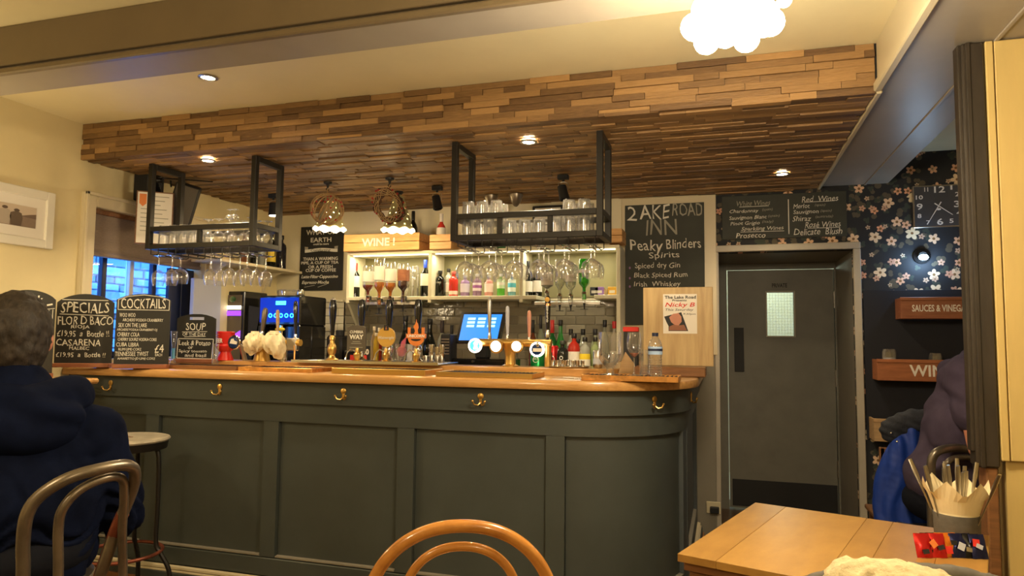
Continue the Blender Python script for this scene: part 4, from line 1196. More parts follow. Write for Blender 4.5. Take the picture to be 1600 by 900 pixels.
for (px, yt, Y, r, col, cp, lb, shp, txt, l2) in (
    (840, 552, 4.25, .045, (.01, .28, .06), BLK, None, 'can', 'green ridged tin with white ring mark behind the round badge', None),
    (864, 540, 4.25, .036, (.6, .02, .02), BLK, None, 'can', 'bright red tin beside the green tin', None),
    (879, 532, 4.2, .036, (.02, .025, .02), (.04, .05, .04), None, 'squat', 'black bottle with white number eight mark', None),
    (897, 521, 4.2, .036, (.60, .04, .02), BLK, WHT, 'squat', 'red aperitif bottle with large cream label', None),
    (890, 535, 4.35, .030, (.5, .1, .1), (.7, .65, .6), None, 'squat', 'small pink red bottle behind the aperitif', None),
    (914, 527, 4.2, .032, (.45, .47, .40), BLK, (.82, .62, .03), 'squat', 'clear spirit bottle with yellow label', (.75, .72, .6)),
    (930, 527, 4.25, .030, (.35, .45, .2), BLK, None, 'squat', 'pale green spirit bottle right of the yellow label', None),
    (903, 530, 4.4, .028, (.3, .1, .05), BLK, None, 'squat', 'amber bottle between the aperitif and yellow label', None)):
    zb2 = onY(px, 574, Y).z
    zb2 = 1.14
    nm = 'tin' if shp == 'can' else 'bottle'
    t = bottle(px, yt, Y, zb2, r, col, cp, lb, shp, txt, 'bottles and tins on the service shelf', (.05, .55), lab2=l2, name=nm)
    H = onY(px, yt, Y).z - zb2
    if 'eight' in txt:
        for dz in (.35, .47):
            MB().tube([(.010 * math.cos(k * PI / 8), -(r + .0012), H * dz + .010 * math.sin(k * PI / 8)) for k in range(16)], .0022, 6, True).build('white_ring', 'chalk', t)
    if 'green ridged' in txt:
        MB().tube([(.018 * math.cos(k * PI / 8), -(r + .001), H * .68 + .018 * math.sin(k * PI / 8)) for k in range(16)], .002, 6, True).build('white_ring', 'chalk', t)
        lettering('007', t, 0, H * .72, -(r + .002), w=.03)
    if 'red tin' in txt:
        MB().tube([(.018 * math.cos(k * PI / 8), -(r + .001), H * .5 + .022 * math.sin(k * PI / 8)) for k in range(4, 22)], .0022, 6).build('white_ring', 'chalk', t)
        MB().rbox(-.006, .006, -(r + .003), -(r - .002), H * .35, H * .75, .001).build('black_mark', 'matt', t)
# service shelf carrying them
sv = thing('service_shelf', 'dark raised service shelf right of the till', 'shelf')
a, b2 = onY(828, 574, 4.3), onY(942, 574, 4.3)
MB().rbox(a.x, b2.x, 4.12, 4.47, 1.12, 1.139, .003).build('shelf_board', 'darkwood', sv)
MB().bb(a.x + .02, a.x + .04, 4.14, 4.45, 0, 1.12).build('side_panel', 'matt', sv)
MB().bb(b2.x - .04, b2.x - .02, 4.14, 4.45, 0, 1.12).build('side_panel', 'matt', sv)
# round tray with shot glasses
p = onY(892, 574, 4.09)
# can, straws
# ------------------------------------------------------------------ things on the bar top
ZL = ZT + .04     # top of the back ledge
def tray(px0, px1, Y0, Y1, label, m_='brass', z=ZT, h=.022, name='drip_tray', taper=.0):
    a, b2 = onY(px0, 575, Y0).x, onY(px1, 575, Y0).x
    t = thing(name, label, 'tray', ((a + b2) / 2, (Y0 + Y1) / 2, z + .001))
    W, D = b2 - a, Y1 - Y0; tk = .006
    MB().bb(-W / 2 + tk, W / 2 - tk, -D / 2 + tk, D / 2 - tk, 0, .004).build('tray_base', 'steel', t)
    m = MB().rbox(-W / 2, W / 2, -D / 2, -D / 2 + tk, 0, h, .0015).rbox(-W / 2, W / 2, D / 2 - tk, D / 2, 0, h, .0015).rbox(-W / 2, -W / 2 + tk, -D / 2 + tk, D / 2 - tk, 0, h, .0015).rbox(W / 2 - tk, W / 2, -D / 2 + tk, D / 2 - tk, 0, h, .0015)
    m.build('tray_rim', m_, t)
    g = MB(); n = int(W / .02)
    for k in range(1, n): g.bb(-W / 2 + W * k / n - .003, -W / 2 + W * k / n + .003, -D / 2 + tk, D / 2 - tk, h - .008, h - .004)
    g.build('grille', 'matt', t, kind='stuff')
    return t
tray(241, 369, 3.22, 3.42, 'dark drip tray at the left end of bar before soup board', 'darkwood')
tray(372, 487, 3.19, 3.42, 'dark copper drip tray under the cloth covered taps', 'copper')
tray(518, 664, 3.19, 3.42, 'brass drip tray before the hand pumps', 'brass', h=.028)
tray(681, 832, 3.17, 3.40, 'dark brass drip tray under the lit beer font', 'brass', h=.024)
tray(908, 1060, 3.19, 3.40, 'hammered copper drip tray at the curved end of bar', 'copper', h=.026, name='copper_tray')
# steel pump deck behind
a, b2 = onY(480, 570, 3.62).x, onY(702, 570, 3.62).x
dk = thing('pump_deck', 'long steel deck carrying the hand pumps', 'bar tray')
MB().rbox(a, b2, 3.46, 3.76, ZL + .001, ZL + .012, .003).build('deck_plate', 'steel', dk)
MB().rbox(a, b2, 3.455, 3.46, ZL + .001, ZL + .018, .001).build('deck_rim', 'chrome', dk)
ZD = ZL + .013

# hand pumps
def pump(px, ytop, Y, label, zb=None):
    zb = ZD if zb is None else zb
    p = onY(px, ytop, Y); H = p.z - zb; k = H / .40
    t = thing('hand_pump', label, 'beer pump', (p.x, Y, zb), group='tall black handled beer pumps')
    MB().lathe([(.038, 0), (.038, .006), (.022, .016), (.016, .03), (.024, .045), (.028, .065), (.024, .085), (.015, .10), (.014, .115), (.018, .12), (.018, .135), (.013, .145)], n=20).build('pump_base', 'brass' if 'front' in label else 'chrome', t, smooth=True)
    MB().lathe([(.010, .145), (.0115, .16), (.013, .20), (.019, .25), (.022, .30), (.0215, .33), (.016, .355), (.010, H - .022)], n=20).build('pump_handle', 'gloss', t, smooth=True)
    MB().lathe([(.010, H - .022), (.012, H - .018), (.009, H - .012), (.010, H - .006), (.005, H), (0, H)], n=16).build('finial', 'steel', t, smooth=True)
    return t
pump(521, 465, 3.6, 'front most left hand pump with black handle and chrome base')
pump(566, 467, 3.62, 'black hand pump behind the brown slate badge')
pump(609, 467, 3.62, 'black hand pump behind the round gold badge')
pump(654, 467, 3.62, 'black hand pump behind the orange badge')
# pump clips
YC = 3.56
def clip_thing(name, label, px0, px1, y0, y1, Y=YC):
    a, b2 = onY(px0, (y0 + y1) / 2, Y), onY(px1, (y0 + y1) / 2, Y); zt, zb = onY((px0 + px1) / 2, y0, Y).z, onY((px0 + px1) / 2, y1, Y).z
    t = thing(name, label, 'badge', ((a.x + b2.x) / 2, Y, zb))
    return t, b2.x - a.x, zt - zb
t, W, H = clip_thing('pump_badge', 'brown slate pump badge with pale lettering CUMBRIA WAY', 543, 572, 508, 549)
MB().prism([(-W / 2, 0), (W / 2, 0), (W / 2, H * .9), (W * .3, H * .97), (0, H), (-W * .32, H * .96), (-W / 2, H * .9)], -.004, .004).build('badge_plate', 'slate', t)
lettering('CUMBRIA', t, 0, H * .74, -.0045, w=W * .72, h=H * .11, material='chalk', bold=.02)
lettering('WAY', t, 0, H * .55, -.0045, w=W * .76, h=H * .18, material='chalk', bold=.04)
for z, q in ((.36, .4), (.29, .55), (.14, .7)): MB().bb(-W * q / 2, W * q / 2, -.0048, -.004, H * z, H * z + .003).build('printed_line', 'chalkdim', t)
MB().bb(-.004, .004, .004, .03, H * .05, H * .2).build('clip_arm', 'chrome', t)
t, W, H = clip_thing('pump_badge', 'round gold pump badge with a square dark emblem on top', 590, 618, 508, 543)
r = W / 2
MB().prism([(r * math.cos(2 * PI * k / 28), H * .47 + r * math.sin(2 * PI * k / 28)) for k in range(28)], -.004, .004).build('badge_plate', 'gold', t)
MB().rbox(-.015, .015, -.007, -.0042, H * .76, H, .002).build('emblem', 'matt', t)
MB().prism([(-.007, H * .80), (.007, H * .80), (.003, H * .88), (0, H * .96), (-.004, H * .86)], -.0075, -.007).build('emblem_mark', 'crate2', t)
lettering('Wainwright', t, 0, H * .42, -.0048, w=W * .9, h=H * .18, material='chalk', shear=.3)
MB().bb(-.004, .004, .004, .03, H * .05, H * .2).build('clip_arm', 'chrome', t)
t, W, H = clip_thing('pump_badge', 'orange pump badge with a horse head above UNICORN', 635, 666, 499, 541)
pl = [(-W * .5, H * .30), (-W * .5, H * .46), (-W * .42, H * .46), (-W * .42, H * .70), (-W * .28, H * .70), (-W * .28, H * .46), (W * .28, H * .46), (W * .28, H * .70), (W * .42, H * .70), (W * .42, H * .46), (W * .5, H * .46), (W * .5, H * .30), (W * .36, H * .16), (W * .2, H * .04), (0, 0), (-W * .2, H * .04), (-W * .36, H * .16)]
b_ = MB().bb(-W / 2, W / 2, -.0045, .003, H * .30, H * .46).bb(-W * .42, -W * .28, -.004, .003, H * .46, H * .70).bb(W * .28, W * .42, -.004, .003, H * .46, H * .70)
b_.prism([(W * .40 * math.cos(a), H * .30 + H * .29 * math.sin(a)) for a in [PI + PI * k / 14 for k in range(15)]], -.0035, .003)
b_.build('badge_plate', 'orange', t)
hz = [(-.012, .46), (-.006, .56), (-.011, .66), (-.016, .70), (-.014, .76), (-.006, .82), (-.002, .90), (.0, 1.0), (.003, .90), (.010, .82), (.013, .70), (.010, .58), (.014, .46)]
MB().prism([(x, z * H) for x, z in hz], -.0045, .002).build('horse_head', 'orange', t)
MB().bb(-W * .27, W * .27, -.002, .0, H * .46, H * .66).build('badge_backing', 'matt', t)
lettering('UNICORN', t, 0, H * .38, -.005, w=W * .86, h=H * .11, material='paper', bold=.03)
MB().prism([(W * .26 * math.cos(a), H * .27 + H * .08 * math.sin(a)) for a in [PI + PI * k / 8 for k in range(9)]], -.0045, -.0036).build('badge_dark_band', 'matt', t)  # dark half-round band below the lettering
MB().bb(-.004, .004, .004, .03, H * .05, H * .2).build('clip_arm', 'chrome', t)
# leg under the badges
# small pumps in front of the handles (nozzles)
for px, lb in ((558, 'brass swan neck nozzle under the brown slate badge'), (603, 'brass swan neck nozzle under the gold badge'), (650, 'brass swan neck nozzle under the orange badge')):
    p = onY(px, 560, 3.53)
    t = thing('pump_nozzle', lb, 'beer tap', (p.x, 3.53, ZD), group='brass pump nozzles')
    MB().lathe([(.028, 0), (.028, .004), (.012, .01), (.020, .025), (.022, .04), (.012, .055), (.010, .075)], n=16).build('nozzle_body', 'brass', t, smooth=True)
    MB().tube([(0, 0, .05), (-.03, -.02, .07), (-.045, -.03, .05), (-.055, -.035, .01)], .004).build('spout', 'chrome', t, smooth=True)

# beer font with four lit lenses
def lens(t, x, z, r, face, y=-.03, ring='chrome', txt=None, tm='chalk'):
    o = MB().lathe([(r, 0), (r * 1.08, .004), (r * 1.08, .012), (r, .016), (r * .2, .018)], (x, y, z), 24, (0, 1, 0)).build('lens_ring', ring, t, smooth=True)
    MB().lathe([(0, -.002), (r * .6, -.0015), (r * .94, .001)], (x, y, z), 24, (0, 1, 0)).build('badge_lens', face, t, smooth=True)
def handle(name, px, y0, y1, Y, r, m_, label, lean=0, tip=None, dpx=0):
    a, b2 = onY(px, y1, Y), onY(px + dpx, y0, Y)
    t = thing(name, label, 'tap handle', (a.x, Y, a.z)); d = b2 - a; H = d.length
    MB().lathe([(r * .5, 0), (r * .55, H * .12), (r * .7, H * .2), (r, H * .55), (r * 1.1, H * .85), (r * .8, H * .97), (r * .3, H)], (0, 0, 0), 14, d).build('grip', m_, t, smooth=True)
    MB().lathe([(r * .9, -.012), (r, 0), (r * .7, H * .13)], (0, 0, 0), 12, d).build('ferrule', 'chrome' if tip is None else tip, t, smooth=True)
    MB().cyl((0, 0, -.03), (0, 0, -.008), r * .5).build('valve_stem', 'black', t)
    return t
YT = 3.58
f = thing('beer_font', 'brass beer font with four lit round badges beside the till', 'beer font')
a, b2 = onY(736, 536, YT), onY(862, 536, YT)
MB().lathe([(.018, 0), (.021, .003), (.021, b2.x - a.x - .003), (.018, b2.x - a.x)], (a.x, YT, a.z + .004), 18, (1, 0, 0)).build('cross_bar', 'brass', f, smooth=True)
c0 = onY(797, 580, YT)
MB().lathe([(.045, 0), (.045, .006), (.030, .012), (.027, .05), (.032, .09), (.046, a.z - ZL - .005)], (c0.x, YT, ZL + .001), 20).build('column', 'brass', f, smooth=True)
MB().lathe([(.018, 0), (.018, .12)], (b2.x - .02, YT, a.z - .12), 16).build('column', 'brass', f, smooth=True)
for px, py, r, fc, rg in ((743, 540, .036, 'lensblue', 'lenswhite'), (776, 541, .036, 'lenswhite', 'brass'), (808, 541, .033, 'lenswhite', 'brass'), (840, 546, .037, 'navyface', 'lenswhite')):
    p = onY(px, py, YT - .03)
    lens(f, p.x, p.z, r, fc, YT - .045, rg)
p = onY(743, 540, YT - .05); MB().prism([(-.012, -.02), (.012, -.02), (.009, 0), (.012, .014), (0, .026), (-.012, .014), (-.009, 0)], -.049 - 0, -.048).build('lens_mark', 'lenswhite', f, loc=(p.x, YT, p.z))
p = onY(840, 546, YT - .05)
MB().rbox(-.026, .026, -.0495, -.048, -.012, .006, .0002).build('badge_band', 'paper', f, loc=(p.x, YT, p.z))
MB().ball((p.x, YT - .05, p.z + .026), .009, 10, 8, (1, .5, 1.5)).build('badge_crest', 'chrome', f, smooth=True)
handle('tap_handle', 765, 463, 528, YT, .011, 'steel', 'tall worn silver tap handle leftmost on the lit font')
handle('tap_handle', 793, 478, 530, YT, .0105, 'greypanel', 'pale grey tap handle second on the lit font')
handle('tap_handle', 827, 485, 533, YT, .0105, mat('pink copper', (.55, .26, .18), .35), 'pinkish copper tap handle third on the lit font')
t = handle('tap_handle', 856, 462, 524, YT, .014, 'gloss', 'black stout tap handle with harp badge and upright lettering')
a = onY(856, 524, YT); b2 = onY(856, 462, YT); H = b2.z - a.z
o = lettering('GUINNESS', t, 0, H * .55, -.0165, w=H * .45, h=.009, material='chalk', bold=.02); o.rotation_euler = (0, -PI / 2, 0)
MB().lathe([(0, -.001), (.013, .0), (.013, .004)], (0, -.020, H * .90), 16, (0, 1, 0)).build('harp_badge', 'gold', t)
MB().lathe([(.0155, H * .74), (.0155, H * .80)], n=16, cap=False).build('copper_collar', 'copper', t, smooth=True)

# till
tt = thing('cash_till', 'black touch screen till with blue display behind the bar', 'till')
YTl = 4.05
p0, p1, p2, p3 = onY(712, 535, YTl), onY(780, 535, YTl), onY(722, 488, YTl + .06), onY(790, 488, YTl + .06)
fwd = Vector((0, -.010, .003))
def quad_slab(P, th, name, m_, parent):
    vs = [tuple(p) for p in P]; n_ = (Vector(P[1]) - Vector(P[0])).cross(Vector(P[3]) - Vector(P[0])).normalized() * th
    vs += [tuple(Vector(p) - n_) for p in P]
    return MB().add(vs, [(0, 1, 2, 3), (7, 6, 5, 4), (0, 4, 5, 1), (1, 5, 6, 2), (2, 6, 7, 3), (3, 7, 4, 0)]).build(name, m_, parent)
def lerp4(P, u, v): 
    a = P[0].lerp(P[1], u); b_ = P[3].lerp(P[2], u); return a.lerp(b_, v)
P = [p0, p1, p3, p2]
quad_slab(P, .03, 'screen_case', 'gloss', tt)
nn = (P[1] - P[0]).cross(P[3] - P[0]).normalized()
I = [lerp4(P, u, v) + nn * .0008 for u, v in ((.06, .07), (.94, .07), (.94, .93), (.06, .93))]
quad_slab(I, .0006, 'screen', 'bluescreen', tt)
for r_i in range(3):
    for c_i in range(3):
        u0 = .13 + c_i * .27; v0 = .50 + r_i * .14
        K = [lerp4(I, u, v) + nn * .0012 for u, v in ((u0, v0), (u0 + .2, v0), (u0 + .2, v0 + .09), (u0, v0 + .09))]
        quad_slab(K, .0004, 'screen_key', 'screenkey', tt)
a, b2 = onY(699, 560, YTl), onY(792, 560, YTl)
MB().rbox(a.x, b2.x, YTl - .04, YTl + .3, 1.085, 1.225, .008).build('cash_drawer', 'gloss', tt)
p = onY(738, 565, YTl - .05); MB().lathe([(.008, 0), (.008, .006), (0, .006)], (p.x, YTl - .04, p.z), 12, (0, -1, 0)).build('drawer_lock', 'chrome', tt)
MB().rbox((a.x + b2.x) / 2 - .04, (a.x + b2.x) / 2 + .04, YTl + .07, YTl + .16, 1.225, 1.40, .008).build('screen_stand', 'matt', tt)
MB().bb(a.x, b2.x, YTl - .04, YTl + .3, 1.0, 1.084).build('till_plinth', 'matt', tt)
# card terminal / vent stack left of till
p = onY(698, 545, 4.0)
t = thing('card_printer', 'black slotted receipt printer left of the till', 'printer', (p.x, 4.0, 1.0))
MB().rbox(-.035, .03, -.02, .1, 0, .375, .006).build('case', 'matt', t)
for k in range(6): MB().bb(-.028, .024, -.022, -.02, .25 + k * .018, .256 + k * .018).build('slot', 'steel', t)

# left font under cream cloths
f = thing('covered_font', 'brass beer font with taps covered by cream cloths', 'beer font')
YF2 = 3.58
a, b2 = onY(385, 535, YF2), onY(470, 535, YF2)
MB().lathe([(.02, 0), (.02, b2.x - a.x)], (a.x, YF2, onY(425, 535, YF2).z), 18, (1, 0, 0)).build('cross_bar', 'gold', f, smooth=True)
c0 = onY(409, 560, YF2)
MB().lathe([(.05, 0), (.045, .02), (.040, .06), (.046, .13)], (c0.x, YF2, ZL + .001), 20).build('column', 'gold', f, smooth=True)
c1 = onY(443, 560, YF2)
MB().lathe([(.022, 0), (.022, .14)], (c1.x, YF2, ZL + .001), 16).build('column', 'chrome', f, smooth=True)
p = onY(454, 540, YF2); MB().rbox(p.x - .02, p.x + .05, YF2 - .02, YF2 + .02, p.z - .03, p.z + .045, .006).build('tap_block', 'steel', f)
MB().tube([(p.x + .04, YF2 - .02, p.z), (p.x + .05, YF2 - .03, p.z - .03), (p.x + .05, YF2 - .03, p.z - .10)], .005).build('spout', 'copper', f, smooth=True)
def cloth(px, py, rx, rz_, label, seed, pts_tail):
    rnd = random.Random(seed); p = onY(px, py, YF2 - .06)
    n, m_ = 36, 20; vs = []; fs = []
    for j in range(m_ + 1):
        ph = PI * j / m_
        for k in range(n):
            a = 2 * PI * k / n
            fold = 1 + .10 * math.sin(5 * a + 3 * ph + seed) + .07 * math.sin(9 * a - 5 * ph) + .05 * math.sin(13 * a + seed * 2 + ph * 7)
            tail = 1 + (.5 if pts_tail else .3) * max(0, math.cos(ph - 2.7)) ** 6 * max(0, math.cos(a - (0 if pts_tail else PI)))
            vs.append((rx * math.sin(ph) * math.cos(a) * fold * tail, .06 * math.sin(ph) * math.sin(a) * fold, rz_ * math.cos(ph) * fold * tail))
    for j in range(m_):
        for k in range(n):
            fs.append((j * n + k, j * n + (k + 1) % n, (j + 1) * n + (k + 1) % n, (j + 1) * n + k))
    t = thing('bar_cloth', label, 'cloth', p)
    MB().add(vs, fs).build('cloth', 'cloth', t, smooth=True)
    MB().lathe([(rx * .5, 0), (rx * .42, .01), (rx * .38, .02)], (0, 0, rz_ * .85), 16).build('twisted_top', 'cloth', t, smooth=True)
cloth(398, 535, .060, .055, 'cream cloth wrapped around the left tap badge', 2, False)
cloth(428, 536, .068, .062, 'white cloth wrapped around the middle tap badge', 5, True)
handle('tap_handle', 409, 481, 523, YF2 + .03, .016, 'wornmetal', 'thick worn grey tap handle above the cream cloths', dpx=6)
handle('tap_handle', 434, 484, 522, YF2 + .03, .011, 'palewood', 'slim pale wooden tap handle above the cloths')
handle('tap_handle', 462, 470, 530, YF2 + .03, .013, 'gloss', 'black and silver tap handle right of the cloths')
f = thing('beer_font', 'small silver lens font between red font and cloths', 'beer font')
p = onY(370, 535, 3.55); lens(f, p.x, p.z, .040, 'navyface', 3.52, 'chrome')
MB().prism([(-.026, -.006), (.024, -.012), (.028, .004), (.006, .012), (.002, .024), (-.016, .02)], 3.5175, 3.519).build('badge_mark', 'paper', f, loc=(p.x, 0, p.z))
MB().tube([(p.x + .0, 3.54, p.z), (p.x + .03, 3.56, p.z - .03), (p.x + .05, 3.57, ZL + .002)], .014).build('column', 'steel', f, smooth=True)
f = thing('red_font', 'bright red goblet shaped beer font with white letters', 'beer font')
p = onY(352, 575, 3.38)
zr = ZL - .03; f.location = (p.x, 3.56, ZL + .001); p2 = onY(352, 518, 3.56); H = p2.z - ZL; f.location = (onY(352, 545, 3.56).x, 3.56, ZL + .001)
MB().lathe([(.050, 0), (.050, .006), (.034, .05 * H / .2), (.034, H * .30), (.052, H * .40), (.056, H * .50), (.048, H * .56), (.050, H * .60), (.054, H * .97), (.050, H), (.03, H)], n=28).build('font_body', 'red', f, smooth=True)
lettering('BEER', f, -.006, H * .68, -.056, w=.06, h=.026, material='paper', bold=.03)
for dz in (.80, .88): MB().bb(-.035, -.005, -.0555, -.052, H * dz, H * dz + .004).build('printed_line', 'orange', f)
# cocktail tube glass
p = onY(270, 570, 3.3)
t = thing('hourglass_tumbler', 'slim clear glass with blue drop beside the soup board', 'glass', (p.x, 3.3, ZT + .024))
MB().lathe([(.020, 0), (.020, .004), (.012, .02), (.011, .10), (.016, .15), (.018, .19)], n=14, cap=False).build('glass_wall', 'glass', t, smooth=True)
MB().lathe([(.010, .03), (.010, .09)], n=12).build('blue_drop', mat('blue drop', (.1, .45, .75), .1), t)
p = onY(336, 570, 3.3)
t = thing('shot_glass', 'clear thick shot glass right of the soup board', 'glass', (p.x, 3.3, ZT + .024))
MB().lathe([(.018, 0), (.019, .02), (.014, .03), (.019, .12)], n=14, cap=False).build('glass_wall', 'glass', t, smooth=True)

# glass with cloth, tumblers, cards (between pumps)
p = onY(627, 570, 3.66)
o = copy_tree(src, label='tumbler holding a pink napkin between the pumps'); o.location = (p.x, 3.66, ZD); o.scale = (1.25, 1.25, .95); o.rotation_euler = (0, 0, 0); o['group'] = 'pump deck glasses'
t = thing('pink_napkin', 'pink napkin stuffed in tumbler between the pumps', 'napkin', (p.x, 3.66, ZD + .012))
MB().ball((0, 0, .045), .03, 14, 10, (1, .9, 1)).build('napkin_body', 'pink', t, smooth=True)
MB().prism([(-.01, .05), (.02, .06), (.03, .13), (.0, .10)], -.006, .002).build('napkin_corner', 'pink', t)
for k, (px, h, lb) in enumerate(((674, .10, 'tall stack of steel measures left of till'), (683, .085, 'second stack of steel measures left of till'), (690, .10, 'steel jigger cup nearest the till'), (665, .035, 'low steel measure right of the orange badge'))):
    p = onY(px, 570, 3.70)
    t = thing('steel_measure', lb, 'cup', (p.x, 3.70, ZD), group='steel measures by the till')
    MB().lathe([(.014, 0), (.0155, .002), (.017, h * .5), (.0155, h * .52), (.018, h), (.016, h), (.013, h * .6)], n=16).build('cup_wall', 'chrome', t, smooth=True)
p = onY(640, 560, 3.64)
t = thing('folded_card', 'pale blue leaning menu card between the pumps', 'card', (p.x, 3.64, ZD), rz=.3)
MB().box((0, 0, .05), (.03, .003, .1), rx=-.15).build('card', 'greypanel', t)
p = onY(563, 565, 3.70)
t = thing('price_card', 'low red and white price card reading 50 behind the brown badge', 'card', (p.x, 3.70, ZD))
MB().bb(-.07, .04, 0, .006, 0, .03).build('red_card', 'chalkred', t)
MB().bb(-.01, .055, .008, .014, .0, .085).build('white_card', 'matt', t)
lettering('50', t, .03, .05, .007, w=.045, h=.035, material='paper', bold=.04)
# cherry brandy like little bottles behind gold badge
for k, (px, yt, c_, lb) in enumerate(((585, 510, (.7, .55, .3), 'small cream topped bottle left of the gold badge'), (593, 512, (.45, .05, .02), 'small red bottle left of the gold badge'), (588, 520, (.75, .5, .05), 'small yellow bottle left of the gold badge'))):
    bottle(px, yt, 3.72 - .02 * k, ZD, .018, c_, (.8, .7, .5), None, 'squat', lb, 'little bottles by the gold badge')

# tray of shot glasses, can, large goblet, wine glass, tumbler, water bottle
p = onY(893, 571, 3.70)
t = thing('round_tray', 'round silver tray of shot glasses on the back ledge', 'tray', (p.x, 3.63, ZL + .001))
MB().lathe([(.0, 0), (.10, 0), (.115, .008), (.118, .008), (.104, -.001 + .001)], n=36, cap=False).build('tray_dish', 'chrome', t, smooth=True)
s0 = None
for (dx, dy) in ((-.085, 0), (-.055, -.03), (-.055, .03), (-.02, -.045), (-.01, .03), (.03, -.035), (.035, .04), (.075, .0), (.06, -.06), (-.02, .07), (0, -.08)):
    if s0 is None:
        s0 = thing('shot_glass', 'tiny steel rimmed shot glass on the round silver tray', 'glass', group='shot glasses on silver tray')
        MB().lathe([(.009, .0), (.0095, .01), (.012, .036), (.011, .036), (.008, .012), (0, .01)], n=12).build('glass_wall', 'chrome', s0, smooth=True); o = s0
    else: o = copy_tree(s0)
    o.location = (p.x + dx, 3.63 + dy, ZL + .003)
p = onY(934, 570, 3.64)
t = thing('drink_can', 'silver blue slim drink can beside the big goblet', 'can', (p.x, 3.64, ZL + .001))
MB().lathe([(.0, .002), (.020, 0), (.026, .008), (.026, .086), (.021, .094), (.019, .092), (0, .092)], n=20).build('can_body', 'steel', t, smooth=True)
MB().lathe([(.0265, .02), (.0265, .05)], n=20, cap=False).build('can_band', 'greypanel', t, smooth=True)
p = onY(961, 578, 3.45)
t = thing('large_goblet', 'large clear goblet of drink standing on the copper tray', 'glass', (p.x, 3.29, ZT + .024))
H = onY(961, 519, 3.29).z - ZT - .024
MB().lathe([(.042, 0), (.042, .003), (.018, .008), (.017, .035), (.03, .045), (.052, .075), (.056, .11), (.054, H)], n=24, cap=False).build('goblet_wall', 'glass', t, smooth=True)
MB().lathe([(.028, .047), (.048, .076), (.051, .10)], n=24).build('drink', 'glass', t, smooth=True)
p = onY(991, 583, 3.29)
t = thing('wine_glass', 'stemmed wine glass with a rosy drop on the copper tray', 'glass', (p.x, 3.29, ZT + .024))
H = onY(991, 519, 3.29).z - ZT - .024
MB().lathe([(.032, 0), (.032, .002), (.006, .006), (.0035, .02), (.0035, H * .42)], n=16).build('stem', 'glass', t, smooth=True)
MB().lathe([(.0035, H * .42), (.016, H * .47), (.033, H * .62), (.036, H * .75), (.030, H)], n=20, cap=False).build('bowl', 'glass', t, smooth=True)
MB().lathe([(.004, H * .43), (.015, H * .475), (.022, H * .52)], n=16).build('rose_drop', mat('rose drop', (.6, .2, .12), .1), t, smooth=True)
p = onY(1007, 583, 3.33)
o = copy_tree(src, label='clear tumbler between wine glass and water bottle'); o.location = (p.x, 3.33, ZT + .024); o.scale = (.75, .75, 1.15); o.rotation_euler = (0, 0, 0); o['group'] = 'copper tray glasses'
p = onY(1024, 584, 3.27)
t = thing('water_bottle', 'clear ribbed water bottle with navy cap on copper tray', 'bottle', (p.x, 3.27, ZT + .024))
H = onY(1024, 520, 3.27).z - ZT - .024; r = .032
pr = [(.0, .004), (r * .8, 0), (r, .008)]
for k in range(7): pr += [(r, .012 + k * .011), (r * .92, .017 + k * .011)]
pr += [(r, .095), (r, H * .70), (r * .85, H * .80), (r * .45, H * .9), (r * .4, H * .93)]
MB().lathe(pr, n=20).build('plastic_body', 'glass', t, smooth=True)
MB().lathe([(r * .46, H * .92), (r * .46, H)], n=16).build('bottle_cap', 'darkframe', t, smooth=True)
MB().lathe([(r + .0012, H * .50), (r + .0012, H * .68)], n=20, cap=False).build('bottle_label', mat('pale blue label', (.35, .5, .75), .5), t, smooth=True)
MB().lathe([(r + .002, H * .58), (r + .002, H * .635)], n=20, cap=False).build('label_band', 'darkframe', t, smooth=True)
p = onY(1000, 560, 3.5)
t = thing('paper_bag', 'folded brown paper behind the wine glass', 'paper', (onY(978, 560, 3.5).x, 3.48, ZT + .001))
MB().prism([(-.04, 0), (.04, 0), (.045, .07), (.0, .13), (-.02, .08)], -.002, .002).build('sheet', 'palewood', t)
# straws / forks on bar near 890
p = onY(890, 587, 3.3)
t = thing('loose_straws', 'short clear straws lying on bar beside the copper tray', 'straws', (p.x, 3.3, ZT + .004), rz=-.7)
for k in range(4): MB().cyl((-.05 + k * .004, k * .008, 0), (.04 + k * .004, k * .009, 0), .003, n=6).build('straw', 'paper', t)

# poster board
a, b2 = onY(1022, 575, 4.0), onY(1110, 577, 4.0); W = .375; H = onY(1060, 450, 4.0).z - ZT
t = thing('poster_board', 'pale oak board with a pinned gig poster on bar end', 'notice board', (onY(1059, 500, 3.92).x, 3.92, ZT + .052), rz=-.02)
H = onY(1060, 449, 3.92).z - ZT - .052
MB().rbox(-W / 2, W / 2, -.009, .009, 0, H, .002).build('board', 'oakboard', t)
bd = Board(t, 1007, 449, 1110, 574, W, H, -.0095)
bd2 = Board(t, 1007, 449, 1110, 574, W, H, -.0110)
def rect(bd, x0, y0, x1, y1, y, th, name, m_, parent):
    return MB().bb(bd.X(x0), bd.X(x1), y - th, y, bd.Z(y1), bd.Z(y0)).build(name, m_, parent)
rect(bd, 1037, 460, 1087, 523, -.009, .001, 'poster_sheet', 'paper', t)
for s_, x0, x1, y0, y1, m_, kw in (('The Lake Road', 1039.5, 1085.5, 462.5, 467.5, 'inkblack', dict(bold=.02)), ('Presents', 1051, 1072, 468.5, 471.5, 'inkblack', dict(bold=.02)), ('Nicky B', 1040, 1084, 473.5, 482.5, 'chalkred', dict(shear=.25, bold=.01)), ('This Saturday', 1040.5, 1082, 483, 488, 'inkblack', dict(shear=.25)), ('9:30pm', 1067, 1085, 490.5, 494, 'inkblack', dict(shear=.2))):
    bd.y = -.0105; bd.text(s_, x0, x1, y0, y1, m_, **kw)
def poly(bd, pts, name, m_, y=-.0106, th=.0006):
    MB().prism([(bd.X(a_), bd.Z(b_)) for a_, b_ in pts], y - th, y).build(name, m_, t)
